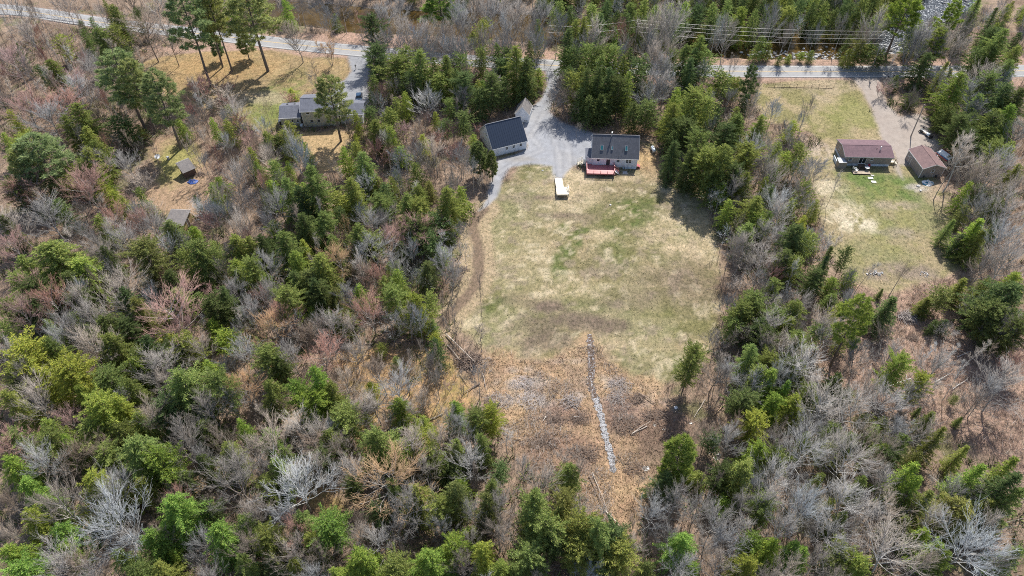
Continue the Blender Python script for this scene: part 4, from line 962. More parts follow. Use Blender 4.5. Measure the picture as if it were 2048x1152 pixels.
for i, (a, b, lb) in enumerate([(1828,335,'dark plastic pot lowest in the row along the tan garage wall'), (1822,327,'dark plastic barrel second along the left wall of the tan garage'), (1816,322,'dark plastic barrel nearest the far corner of the tan garage wall'), (1846,354,'dark bucket left of the window wall of the tan garage'), (1864,353,'grey tub standing under the tan garage window'), (1871,354,'dark bucket at the right corner of the tan garage')]):
    x, y = P(a, b); m = MB(); m.tube((0,0,0),(0,0,.6), .22, .28, n=12); m.tube((0,0,.56),(0,0,.62), .31, .31, n=12); tag(m.build('barrel', M['dark' if i != 4 else 'grey'], loc=(x, y, -.06)), lb, 'barrel', 'containers against the tan garage')
# junk under the trees behind the outbuilding
x, y = P(1848, 266); m = MB(); m.add([(-.5,-1.0,.55),(.5,-1.0,.45),(.5,1.0,.75),(-.5,1.0,.85),(-.5,-1.0,.5),(.5,-1.0,.4),(.5,1.0,.7),(-.5,1.0,.8)], [(0,1,2,3),(7,6,5,4),(0,4,5,1),(1,5,6,2),(2,6,7,3),(3,7,4,0)]); m.box(-.4,.4,-.8,-.7,0,.45); m.box(-.4,.4,.6,.7,0,.7)
tag(m.build('metal_sheet', M['pale_metal'], loc=(x, y, -.06), rz=.6), 'pale metal sheet on trestles in the tree shade behind the tan garage', 'sheet')
def wheeled(px, py, rz, body, label, nm='garden_tractor', cat='tractor'):
    x, y = P(px, py); t = thing(nm, (x, y, -.06), rz, label, cat)
    m = MB(); m.box(-.35, .35, .1, .95, .35, .85); m.build('hood', M[body], t); m = MB(); m.box(-.3, .3, -.8, .1, .35, .5); m.build('floor_pan', M['dark'], t)
    m = MB(); m.box(-.25, .25, -.65, -.2, .5, .68); m.box(-.25, .25, -.75, -.65, .6, 1.0); m.build('seat', M['black'], t); m = MB(); m.tube((0, .05, .8), (0, -.15, 1.0), .03, n=5); m.tube((0, -.15, 1.0), (0, -.18, 1.03), .18, n=12); m.build('steering_wheel', M['black'], t)
    for u in (-.42, .42):
        m = MB(); m.tube((u - .1, -.5, .32), (u + .1, -.5, .32), .32, n=14); m.build('wheel', M['black'], t); m = MB(); m.tube((u - .08, .7, .2), (u + .08, .7, .2), .2, n=12); m.build('wheel', M['black'], t)
wheeled(1858, 274, .5, 'tank', 'small pale blue garden tractor in the tree shade behind the tan garage'); wheeled(1843, 262, 2.3, 'dark', 'small dark garden tractor in the tree shade near the leaning utility pole')

# --- car behind the left house
def car(px, py, rz, label):
    x, y = P(px, py); t = thing('parked_car', (x, y, .0), rz, label, 'car')
    prof = [(-2.25,.35),(-2.3,.62),(-2.15,.85),(-1.2,.95),(-.55,1.0),(1.9,.98),(2.2,.9),(2.3,.6),(2.25,.35)]
    def loft(pr, w0, w1, mat, nm):
        m = MB(); n = len(pr); zmin = min(p[1] for p in pr); zmax = max(p[1] for p in pr)
        wf = lambda z: w0 + (w1 - w0) * (z - zmin) / (zmax - zmin + 1e-6)
        vs = [(-wf(z), y_, z) for y_, z in pr] + [(wf(z), y_, z) for y_, z in pr]
        m.add(vs, [tuple(range(n)), tuple(range(2 * n - 1, n - 1, -1))] + [(i, n + i, n + (i + 1) % n, (i + 1) % n) for i in range(n)]); return m.build(nm, M[mat], t)
    loft(prof, .92, .86, 'car', 'body')
    cb = loft([(-1.05,.96),(-.35,1.46),(1.35,1.48),(2.05,1.0)], .82, .66, 'glass', 'cabin_glass')
    m = MB(); m.box(-.66, .66, -.35, 1.32, 1.485, 1.52); m.build('roof_panel', M['car'], t)
    for u in (-.8, .8):
        for v in (-1.4, 1.4):
            m = MB(); m.tube((u - .11, v, .33), (u + .11, v, .33), .33, n=16); w = m.build('wheel', M['black'], t); m = MB(); m.tube((u - .12, v, .33), (u + .12, v, .33), .19, n=10); m.build('rim', M['metal'], w)
        m = MB(); m.box(u * .8 - .16, u * .8 + .16, -2.32, -2.2, .62, .76); m.build('headlight', M['white'], t); m = MB(); m.box(u * .85 - .12, u * .85 + .12, 2.22, 2.33, .62, .8); m.build('tail_light', M['red'], t)
    m = MB(); m.box(-.85, .85, -2.36, -2.26, .36, .55); m.build('bumper', M['dark'], t)
car(719, 199, .12, 'dark blue car parked on the drive behind the charcoal-roofed garage')

# --- sheds at far left
def box_shed(name, px, py, rz, L, D, zl, zh, wall, roof, label):
    x, y = P(px, py); t = thing(name, (x, y, -.06), rz, label, 'shed'); m = MB()
    m.add([(0,0,0),(L,0,0),(L,D,0),(0,D,0),(0,0,zl),(L,0,zl),(L,D,zh),(0,D,zh)], [(0,1,5,4),(1,2,6,5),(2,3,7,6),(3,0,4,7),(4,5,6,7),(0,3,2,1)]); m.build('wall', M[wall], t)
    s1 = (zh - zl) / D; m = MB(); m.slab([(-.25, -.3, zl - .3 * s1 + .13), (L + .25, -.3, zl - .3 * s1 + .13), (L + .25, D + .25, zh + .25 * s1 + .13), (-.25, D + .25, zh + .25 * s1 + .13)], .12); m.build('roof', M[roof], t)
    m = MB(); m.box(-.28, L + .28, D + .26, D + .3, zh + .25 * s1 - .05, zh + .25 * s1 + .13); m.build('fascia', M['white'], t)
    door(t, 'right', L, D, D / 2, .02, .9, 1.8, 'wood_dark')
box_shed('dark_shed', 372, 357, -.55 + PI / 2 - .3, 2.9, 3.0, 1.9, 2.9, 'wood_dark', 'roof_old', 'small dark shed with pale-edged roof beside the tall pine in the left clearing')
box_shed('wood_shed', 337, 462, -.06, 4.2, 4.3, 2.1, 2.7, 'wood_siding', 'roof_old', 'low wooden shed with weathered roof among bare trees below the left clearing')
x, y = P(384, 363); bush_pile('tarp', 385, 363, 1.3, .35, [plain('deep_blue', (.02,.06,.25), .5), M['dark']], 'deep blue tarp lying in the shade of the small dark shed', 'tarp', 8)
x, y = P(317, 318); t = thing('satellite_dish', (x, y, -.06), .3, 'white satellite dish standing left of the pail in the left clearing', 'satellite dish')
m = MB(); vs = [(0, 0, 0)] + [(r_ * math.cos(2*PI*i/20), r_ * math.sin(2*PI*i/20), r_ * r_ * .3) for r_ in (.35, .7) for i in range(20)]
m.add(vs, [(0, 1 + i, 1 + (i + 1) % 20) for i in range(20)] + [(1 + i, 21 + i, 21 + (i + 1) % 20, 1 + (i + 1) % 20) for i in range(20)]); o = m.build('dish', M['white'], t, loc=(0, 0, .8)); o.rotation_euler = (.5, 0, 0)
m = MB(); m.tube((0, .05, 0), (0, .05, .8), .05, n=6); m.build('pole', M['metal'], t)
x, y = P(337, 318); m = MB(); m.tube((0,0,0),(0,0,.75), .3, .33, n=12); m.tube((0,0,.7),(0,0,.76), .36, .36, n=12); tag(m.build('barrel', M['grey'], loc=(x, y, -.06)), 'grey pail standing right of the white satellite dish', 'barrel')

# --- roadside: mailboxes, fence, guardrails
def mailbox(px, py, label, s=1.0):
    x, y = P(px, py); t = thing('mailbox', (x, y, -.06), 0, label, 'mailbox')
    m = MB(); m.box(-.06, .06, -.06, .06, 0, 1.1); m.build('post', M['wood_dark'], t)
    m = MB(); k = 8; pr = [(-.14 * s, 0)] + [(-.14 * s * math.cos(PI * i / k), .16 + .14 * s * math.sin(PI * i / k)) for i in range(k + 1)] + [(.14 * s, 0)]
    n = len(pr); m.add([(a, -.28, 1.1 + b) for a, b in pr] + [(a, .28, 1.1 + b) for a, b in pr], [tuple(range(n)), tuple(range(2 * n - 1, n - 1, -1))] + [(i, n + i, n + (i + 1) % n, (i + 1) % n) for i in range(n)]); m.build('box', M['dark'], t)
mailbox(1774, 160, 'dark mailbox on a post at the right gravel drive entrance'); mailbox(1785, 157, 'second mailbox, nearer the asphalt at the right drive entrance'); mailbox(712, 138, 'dark mailbox at the mouth of the left driveway', 1.6)
fx = [1548 + 15 * i for i in range(9)]
f0 = P(1536, 174); f1 = P(1665, 176.5)
t = thing('rail_fence', (0, 0, -.06), 0, 'low dark wire-and-rail fence along the road edge of the upper right lawn', 'fence')
for i in range(9):
    x, y = P(1549 + 14.7 * i, 174.2 + .25 * i); m = MB(); m.tube((x, y, 0), (x, y, 1.2), .05, .045, n=6); m.build('post', M['wood_dark'], t)
for z in (.95, .5):
    m = MB(); m.tube((f0[0], f0[1], z), (f1[0], f1[1], z), .022, n=4); m.build('rail', M['wood_dark'], t)
m = MB(); m.tube((f0[0], f0[1], .06), (f1[0], f1[1], .06), .06, n=5); m.build('bottom_rail', M['wood_dark'], t)
def guardrail(pts, label):
    pl = smooth_line(pts, 4); t = thing('guardrail', (0, 0, 0), 0, label, 'guardrail'); m = MB(); n = len(pl)
    vs = []
    for p in pl: vs += [(p[0], p[1], .45), (p[0], p[1] - .06, .6), (p[0], p[1], .75), (p[0], p[1] + .03, .75), (p[0], p[1] + .03, .45)]
    fs = [(5 * i + k, 5 * (i + 1) + k, 5 * (i + 1) + (k + 1) % 5, 5 * i + (k + 1) % 5) for i in range(n - 1) for k in range(5)]
    m.add(vs, fs); m.build('rail', M['metal'], t)
    for p in pl[::2]: m = MB(); m.box(p[0] - .07, p[0] + .07, p[1] + .04, p[1] + .2, -.1, .72); m.build('post', M['wood_old'], t)
guardrail([(0,32),(50,35),(110,42),(160,49)], 'grey steel guardrail below the road at the upper left corner')
guardrail([(1878,137),(1900,137),(1925,136)], 'short pale guardrail beside the road at the upper right')

# --- utility poles and wires
def upole(bx, by, H, label, arms=((0.4, 2.2),), lean=(0, 0)):
    t = thing('utility_pole', (bx, by, -.1), 0, label, 'utility pole')
    m = MB(); m.tube((0, 0, 0), (lean[0], lean[1], H), .17, .11, n=8); m.build('pole_shaft', M['pole'], t)
    for dz, w in arms:
        m = MB(); m.box(lean[0] - .06, lean[0] + .06, lean[1] - w / 2, lean[1] + w / 2, H - dz - .06, H - dz + .06); m.build('crossarm', M['pole'], t)
        for v in (-w / 2 + .1, 0, w / 2 - .1): m = MB(); m.tube((lean[0], lean[1] + v, H - dz + .06), (lean[0], lean[1] + v, H - dz + .25), .06, n=6); m.build('insulator', M['white'], t)
    return t
def tip(px, py, H): return P(px, py, H)
HP = 12.0
pA = P(1276, 43, HP); pB = P(1742, 142); pD = P(1938, 56, HP); pZ = P(1098, 55, HP); pY = P(880, 58, HP)
upole(*pA, HP, 'tall grey utility pole above the reddish tree behind the road', ((.3, 2.4),))
upole(pB[0], pB[1], HP, 'tall utility pole standing at the road edge by the river rapids', ((.3, 2.4),), (-.35, .3))
upole(*pD, HP, 'utility pole farthest to the upper right, rising among evergreens', ((.3, 2.0),))
pC = P(1822, 272); upole(pC[0], pC[1], 9.8, 'leaning wooden utility pole beside the right gravel drive', (), (-.5, .2))
m = MB(); t = bpy.data.objects['utility_pole.001']; m.tube((-.3, .2, 8.4), (-.3, -.0, 8.4), .25, n=10); m.tube((-.3, -.15, 8.0), (-.3, -.15, 8.9), .24, n=10); m.build('transformer', M['metal'], t)
def wire(a, b, za, zb, sag, label, off=0):
    pts = []
    for i in range(17):
        k = i / 16; pts.append((a[0] + (b[0] - a[0]) * k, a[1] + off + (b[1] - a[1]) * k, za + (zb - za) * k - sag * 4 * k * (1 - k)))
    m = MB(); m.path(pts, .014, 3); return tag(m.build('power_line', M['wire']), label, 'power line', 'overhead wires along the road')
pBt = (pB[0] - .35, pB[1] + .3)
nmz = ['top', 'second', 'third', 'lowest']
for i, (z, off) in enumerate([(HP, 1.1), (HP, -1.1), (HP - 1.6, 0), (HP - 3.2, 0)]):
    wire(pA, pBt, z, z, .9 + .15 * i, nmz[i] + ' overhead wire strung between the two roadside utility poles over the rapids', off)
    if i in (0, 2): wire(pZ, pA, z, z, .8, nmz[i] + ' overhead wire running left from the pole above the reddish tree', off); wire(pBt, pD, z, z, .9, nmz[i] + ' overhead wire running right from the pole by the rapids', off)
wire(pD, P(2200, 62, HP), HP, HP, .8, 'overhead wire leaving the frame at the upper right', 0)
pG = P(1793, 124); wire(pBt, pG, HP - .4, .0, 0, 'upper guy wire slanting from the pole by the rapids to the road edge'); wire(pBt, pG, HP - 3, .0, 0, 'lower guy wire slanting from the pole by the rapids to the road edge')


# ------------------------------------------------------------------ trees: generators
LOD = {}
def norm(v): return v / (np.linalg.norm(v, axis=-1, keepdims=True) + 1e-9)
def sprays(o, d, l, w, r):                      # arrays -> narrow leaf-spray triangles
    rnd = r.normal(size=d.shape); side = norm(np.cross(d, rnd)); w = w[:, None] / 2
    co_ = np.stack([o - side * w, o + side * w, o + d * l[:, None]], 1).reshape(-1, 3)
    return co_, np.arange(len(co_)).reshape(-1, 3)
def tube_np(segs, n=4):                         # segs: (p0,p1,r0,r1) -> tapered tubes
    p0 = np.array([s[0] for s in segs]); p1 = np.array([s[1] for s in segs]); r0 = np.array([s[2] for s in segs]); r1 = np.array([s[3] for s in segs])
    d = norm(p1 - p0); ref = np.where(np.abs(d[:, 2:3]) > .9, np.array([[1., 0, 0]]), np.array([[0, 0, 1.]])); a = norm(np.cross(d, ref)); b = np.cross(d, a)
    V = []
    for p, rr_ in ((p0, r0), (p1, r1)):
        for k in range(n): t = 2 * PI * k / n; V.append(p + a * (rr_ * math.cos(t))[:, None] + b * (rr_ * math.sin(t))[:, None])
    V = np.stack(V, 1); N = len(segs); base = np.arange(N)[:, None] * 2 * n; F = []
    for k in range(n):
        k2 = (k + 1) % n; F.append(base + np.array([k, k2, n + k2])); F.append(base + np.array([k, n + k2, n + k]))
    return V.reshape(-1, 3), np.concatenate(F)
def cones_np(segs, n=3):
    p0 = np.array([s[0] for s in segs]); p1 = np.array([s[1] for s in segs]); r0 = np.array([s[2] for s in segs])
    d = norm(p1 - p0); ref = np.where(np.abs(d[:, 2:3]) > .9, np.array([[1., 0, 0]]), np.array([[0, 0, 1.]])); a = norm(np.cross(d, ref)); b = np.cross(d, a)
    V = [p0 + a * (r0 * math.cos(2 * PI * k / n))[:, None] + b * (r0 * math.sin(2 * PI * k / n))[:, None] for k in range(n)] + [p1]
    V = np.stack(V, 1); base = np.arange(len(segs))[:, None] * (n + 1)
    F = [base + np.array([k, (k + 1) % n, n]) for k in range(n)]
    return V.reshape(-1, 3), np.concatenate(F)
def join(*parts):
    V = []; F = []; b = 0
    for v, f in parts: V.append(v); F.append(f + b); b += len(v)
    return np.concatenate(V), np.concatenate(F)

def conifer(seed, H, Rr, kind):
    r = np.random.default_rng(seed); O = []; D = []; Ls = []; W = []; segs = []; wob = r.normal(0, .2, 2)
    cfg = dict(hemlock=(210, .04, .21, .44, .15), spruce=(170, .05, .20, .40, .12), cedar=(190, .16, .22, .42, .15))[kind]
    nb, base, step, sl0, w0 = cfg
    # the crown is ragged: lumps that bulge out or fall back, different on every side and at every height
    lump = r.normal(0, 1, (7, 10)); ph = r.uniform(0, 6.28, 3)
    def lumpy(az, t):
        a = (az / 6.2832 % 1) * 10; i = int(a); f = a - i; f = f * f * (3 - 2 * f); b = min(t * 6, 5.999); j = int(b); g = b - j
        v = lambda jj: lump[jj, i % 10] * (1 - f) + lump[jj, (i + 1) % 10] * f
        return v(j) * (1 - g) + v(j + 1) * g
    tops = [(0, 0, 1.0)]
    if kind != 'spruce' and r.random() < .45: tops.append((r.uniform(-.25, .25) * Rr, r.uniform(-.25, .25) * Rr, r.uniform(.8, .93)))
    for i in range(nb):
        t = (i + r.random()) / nb; t = t ** (.95 if kind != 'spruce' else .85)
        tx, ty, tk = tops[i % len(tops)] if t > .6 else (0, 0, 1.0)
        z = H * tk * (base + (1 - base) * t * .99); az = i * 2.39996 + r.normal(0, .3)
        if kind == 'hemlock': prof = (1 - t) ** .60 * (1 - .30 * max(0, .2 - t) / .2)
        elif kind == 'spruce': prof = (1 - t) ** .95
        else: prof = math.sin(PI * min(1, (t * .84 + .16))) ** .6 * (1 - .1 * t)
        am = .36 if kind != 'spruce' else .15
        L = Rr * prof * r.uniform(.60, 1.12) * max(.35, 1 + am * lumpy(az, t)) + .25
        up = {'hemlock': .16 + .70 * t ** 1.6, 'spruce': -.12 + .55 * t ** 2, 'cedar': .40 + .5 * t}[kind] + r.normal(0, .12)
        droop = {'hemlock': .42, 'spruce': .10, 'cedar': .22}[kind]
        c = np.array([math.cos(az), math.sin(az), 0]); o0 = np.array([wob[0] * t + tx * max(0, (t - .5) * 2), wob[1] * t + ty * max(0, (t - .5) * 2), z])
        n = max(3, int(L / step)); s = np.linspace(.2 if L > 1 else .0, 1, n)
        spine = o0 + c * (L * s)[:, None] + np.array([0, 0, 1.]) * (L * (up * s - droop * s * s))[:, None]
        if L > 1.0: segs.append((o0, spine[n // 2], .035, .02)); segs.append((spine[n // 2], spine[-1], .02, .006))
        tang = norm(np.gradient(spine, axis=0)) if n > 1 else np.tile(c, (n, 1))
        sd_ = norm(np.cross(tang, [0, 0, 1.]))
        for sg in (-1, 1):
            for q_ in range(2):
                off = (sd_ * sg * (r.uniform(0, .42, n) * (1.1 - .7 * s) * min(1.4, L * .4))[:, None]) if q_ else 0      # laterals make each bough a fan
                j = r.uniform(.35, 1.0, n)[:, None]; d = norm(tang * j + sd_ * sg * (1.05 - .5 * j) + r.normal(0, .26, (n, 3)) + np.array([0, 0, -.10]))
                l = sl0 * r.uniform(.55, 1.3, n) * (1.1 - .3 * s) * (.7 + .3 * min(1, L / 1.5)); O.append(spine + off + r.normal(0, .06, (n, 3))); D.append(d); Ls.append(l); W.append(w0 * r.uniform(.7, 1.3, n))
        O.append(spine[-2:]); D.append(norm(tang[-2:] + r.normal(0, .2, (2, 3)))); Ls.append(np.array([.42, .36])); W.append(np.array([.14, .12]))
        O.append(spine + r.normal(0, .08, (n, 3))); D.append(norm(tang + np.array([0, 0, .55]) + r.normal(0, .35, (n, 3)))); Ls.append(sl0 * .75 * r.uniform(.5, 1.1, n)); W.append(w0 * r.uniform(.6, 1.1, n))
    for tx, ty, tk in tops:
        top = np.array([[wob[0] + tx, wob[1] + ty, H * tk * .97]] * 6); O.append(top); D.append(norm(r.normal(0, .4, (6, 3)) + np.array([0, 0, 1]))); Ls.append(np.full(6, .5)); W.append(np.full(6, .12))
    co_, tr = sprays(np.concatenate(O), np.concatenate(D), np.concatenate(Ls), np.concatenate(W), r)
    me = mesh_np(kind + '_crown', co_, tr, [M['leaf']])
    LOD[me.name] = co_.reshape(-1, 3, 3)
    tv, tf = join(tube_np([((0, 0, -.3), (wob[0] * .4, wob[1] * .4, H * .5), .018 * H ** .9, .012 * H ** .9), ((wob[0] * .4, wob[1] * .4, H * .5), (wob[0], wob[1], H * .98), .012 * H ** .9, .01)], 7), tube_np(segs, 3))
    return me, mesh_np(kind + '_trunk', tv, tf, [M['bark']])
def pine(seed, H, Rr, base):
    r = np.random.default_rng(seed); segs = []; O = []; D = []; Ls = []; W = []
    wob = np.cumsum(r.normal(0, .13, (6, 2)), 0); wob[0] = 0
    def tr_(z): return np.array([np.interp(z / H, np.linspace(0, 1, 6), wob[:, 0]), np.interp(z / H, np.linspace(0, 1, 6), wob[:, 1]), z])
    nb = 60
    for i in range(nb):
        t = (i + r.random() * .8) / nb; z = H * (base + (1 - base) * t * .98); az = i * 2.39996 + r.normal(0, .35)
        prof = (1 - t) ** .6 * (.55 + .45 * min(1, t / .25)); L = Rr * prof * r.uniform(.55, 1.15) + .4
        up = .05 + .7 * t + r.normal(0, .12); c = np.array([math.cos(az), math.sin(az), 0]); o0 = tr_(z); s = np.linspace(0, 1, 5)
        sp = o0 + c * (L * s)[:, None] + np.array([0, 0, 1.]) * (L * (up * s * .6 + .22 * s * s - .12 * s))[:, None]
        for a in range(4): segs.append((sp[a], sp[a + 1], .075 * (1 - .22 * a) * (L / 3.5) ** .5, .075 * (1 - .22 * (a + 1)) * (L / 3.5) ** .5))
        tips = [(sp[-1], norm(sp[-1] - sp[-2]))]
        for k in range(int(3 + L * 2.6)):
            q = r.uniform(.35, 1.0); p = np.array([np.interp(q, s, sp[:, a]) for a in range(3)]); sg = 1 if k % 2 else -1
            dd = norm(c * .8 + sg * np.cross(c, [0, 0, 1.]) * r.uniform(.5, 1.2) + np.array([0, 0, r.uniform(-.05, .4)])); ll = L * .34 * (1.25 - q) * r.uniform(.7, 1.3) + .25
            segs.append((p, p + dd * ll, .022, .008)); tips.append((p + dd * ll, dd)); tips.append((p + dd * ll * .55 + r.normal(0, .08, 3), dd))
        for p, dd in tips:
            n = 11; u = norm(dd * .75 + r.normal(0, .6, (n, 3)) + np.array([0, 0, .25])); O.append(np.tile(p, (n, 1)) + u * .03 + r.normal(0, .10, (n, 3))); D.append(u); Ls.append(r.uniform(.35, .75, n)); W.append(r.uniform(.10, .17, n))
    co_, tr = sprays(np.concatenate(O), np.concatenate(D), np.concatenate(Ls), np.concatenate(W), r)
    me = mesh_np('pine_crown', co_, tr, [M['leaf']]); LOD[me.name] = co_.reshape(-1, 3, 3); zs = np.linspace(0, H, 6); r0 = .30 * H / 22
    ts_ = [(tr_(zs[i]) - (np.array([0, 0, .3]) if i == 0 else 0), tr_(zs[i + 1]), r0 * (1 - .18 * i), r0 * (1 - .18 * (i + 1))) for i in range(5)]
    # dead stubs under the crown
    for k in range(14):
        z = H * r.uniform(.22, base + .05); a = r.uniform(0, 6.28); segs.append((tr_(z), tr_(z) + np.array([math.cos(a), math.sin(a), .1]) * r.uniform(.5, 1.7), .03, .01))
    tv, tf = join(tube_np(ts_, 8), tube_np(segs, 3))
    return me, mesh_np('pine_trunk', tv, tf, [M['bark']])
def bare(seed, H, Rr, style):
    rr = random.Random(seed); thick = []; mid = []; tw = []
    def V(x, y, z): return Vector((x, y, z))
    def rdir(d, a):
        p = d.orthogonal().normalized(); p.rotate(__import__('mathutils').Quaternion(d, rr.uniform(0, 2 * PI))); return (d * math.cos(a) + p * math.sin(a)).normalized()
    def curve(p, d, L, n, up, wob, r0, r1, out):
        pts = [p]
        for i in range(n):
            d = (d + V(rr.gauss(0, wob), rr.gauss(0, wob), rr.gauss(0, wob) + up)).normalized(); q = pts[-1] + d * (L / n)
            out.append((pts[-1][:], q[:], r0 + (r1 - r0) * i / n, r0 + (r1 - r0) * (i + 1) / n)); pts.append(q)
        return pts, d
    def at(pts, t):
        f = t * (len(pts) - 1); i = min(int(f), len(pts) - 2); return pts[i].lerp(pts[i + 1], f - i), (pts[i + 1] - pts[i]).normalized()
    nst = {'wide': 1, 'tall': 1, 'clump': 5, 'thin': 1, 'dead': 1}[style]
    stems = []
    for s in range(nst):
        if style == 'clump': a = 2 * PI * s / nst + rr.uniform(-.4, .4); d = V(math.cos(a) * .32, math.sin(a) * .32, 1).normalized(); hh = H * rr.uniform(.75, 1); r0 = .07
        else: d = V(rr.gauss(0, .03), rr.gauss(0, .03), 1).normalized(); hh = H * {'wide': .82, 'tall': .93, 'thin': .97, 'dead': .9}[style]; r0 = {'wide': .15, 'tall': .16, 'thin': .075, 'dead': .15}[style]
        pts, _ = curve(V(0, 0, -.3), d, hh, 7, .03, .05, r0, .03, thick); stems.append((pts, hh))
    nl = {'wide': 19, 'tall': 18, 'clump': 6, 'thin': 11, 'dead': 11}[style]; lo = {'wide': .30, 'tall': .48, 'clump': .3, 'thin': .45, 'dead': .35}[style]
    for pts, hh in stems:
        for i in range(nl):
            t = lo + (1 - lo) * ((i + rr.random()) / nl) ** .9; p, d = at(pts, min(t, .995)); az = i * 2.4 + rr.uniform(-.5, .5)
            k = (t - lo) / (1 - lo); ang = {'wide': 1.05 - .6 * k, 'tall': .95 - .5 * k, 'clump': .6, 'thin': .7, 'dead': 1.0 - .4 * k}[style] + rr.gauss(0, .1)
            ld = V(math.cos(az) * math.sin(ang), math.sin(az) * math.sin(ang), math.cos(ang))
            L = {'wide': Rr / math.sin(1.0) * (1.05 - .45 * k), 'tall': Rr * 1.15 * (1.1 - .5 * k), 'clump': Rr * .7, 'thin': Rr * (1.1 - .5 * k), 'dead': Rr * (1.1 - .4 * k)}[style] * rr.uniform(.7, 1.12)
            lp, _ = curve(p, ld, L, 4, .09, .10, (.020 if style == 'wide' else .026) * L ** .8 * (1 if style != 'thin' else .6), .012, thick)
            n2 = {'wide': 10, 'tall': 8, 'clump': 7, 'thin': 4, 'dead': 5}[style]
            for j in range(n2):
                q, dd = at(lp, .22 + .78 * (j + rr.random()) / n2); d2 = (rdir(dd, rr.uniform(.35, .75)) + V(0, 0, .15)).normalized(); L2 = L * .50 * rr.uniform(.55, 1.15)
                l2, _ = curve(q, d2, L2, 2, .14, .12, .020, .010, mid)
                n3 = {'wide': 6, 'tall': 5, 'clump': 5, 'thin': 5, 'dead': 3}[style]
                for m_ in range(n3):
                    q3, d3 = at(l2, .15 + .85 * (m_ + rr.random()) / n3); e = (rdir(d3, rr.uniform(.25, .6)) + V(0, 0, .2)).normalized(); L3 = rr.uniform(.7, 1.35) * (.75 + .25 * L2)
                    q4 = q3 + e * L3; tw.append((q3[:], q4[:], .0145, 0))
                    if style != 'dead':
                        for _ in range(1):
                            u = rr.uniform(.25, .7); q5 = q3.lerp(q4, u); e2 = (rdir(e, rr.uniform(.35, .8)) + V(0, 0, .15)).normalized(); tw.append((q5[:], (q5 + e2 * rr.uniform(.3, .6))[:], .013, 0))
    cv, cf = join(tube_np(mid, 3), cones_np(tw))
    tv, tf = tube_np(thick, 5)
    me = mesh_np('bare_crown', cv, cf, [M['twig']]); A0 = np.array([q[0] for q in tw + mid]); B0 = np.array([q[1] for q in tw + mid]); w_ = np.array([.05] * len(tw) + [.07] * len(mid))[:, None]; sd0 = norm(np.cross(B0 - A0, [.3, .5, .8])) * w_ / 2; LOD[me.name] = np.stack([A0 - sd0, A0 + sd0, B0], 1)
    return me, mesh_np('bare_trunk', tv, tf, [M['bark']])

LIB = {}
LIB['hemlock'] = [(conifer(100 + i, 13, 4.0 + .3 * (i % 3), 'hemlock'), 13, 4.0 + .3 * (i % 3)) for i in range(8)]
LIB['cedar'] = [(conifer(200 + i, 13, 3.6, 'cedar'), 13, 3.7) for i in range(3)]
LIB['spruce'] = [(conifer(300 + i, 12, 2.2, 'spruce'), 12, 2.4) for i in range(4)]
LIB['pine'] = [(pine(400 + i, 22, 4.8, .40), 22, 4.9) for i in range(4)]
LIB['small_pine'] = [(pine(450 + i, 14, 3.0, .22), 14, 3.2) for i in range(2)]
LIB['wide'] = [(bare(500 + i, 13, 5.2, 'wide'), 13, 5.5) for i in range(6)]
LIB['tall'] = [(bare(550 + i, 15, 2.9, 'tall'), 15, 3.1) for i in range(4)]
LIB['clump'] = [(bare(600 + i, 9, 2.6, 'clump'), 9, 3.2) for i in range(3)]
LIB['thin'] = [(bare(650 + i, 11, 1.5, 'thin'), 11, 1.7) for i in range(4)]
LIB['dead'] = [(bare(690 + i, 11, 2.6, 'dead'), 11, 2.8) for i in range(2)]

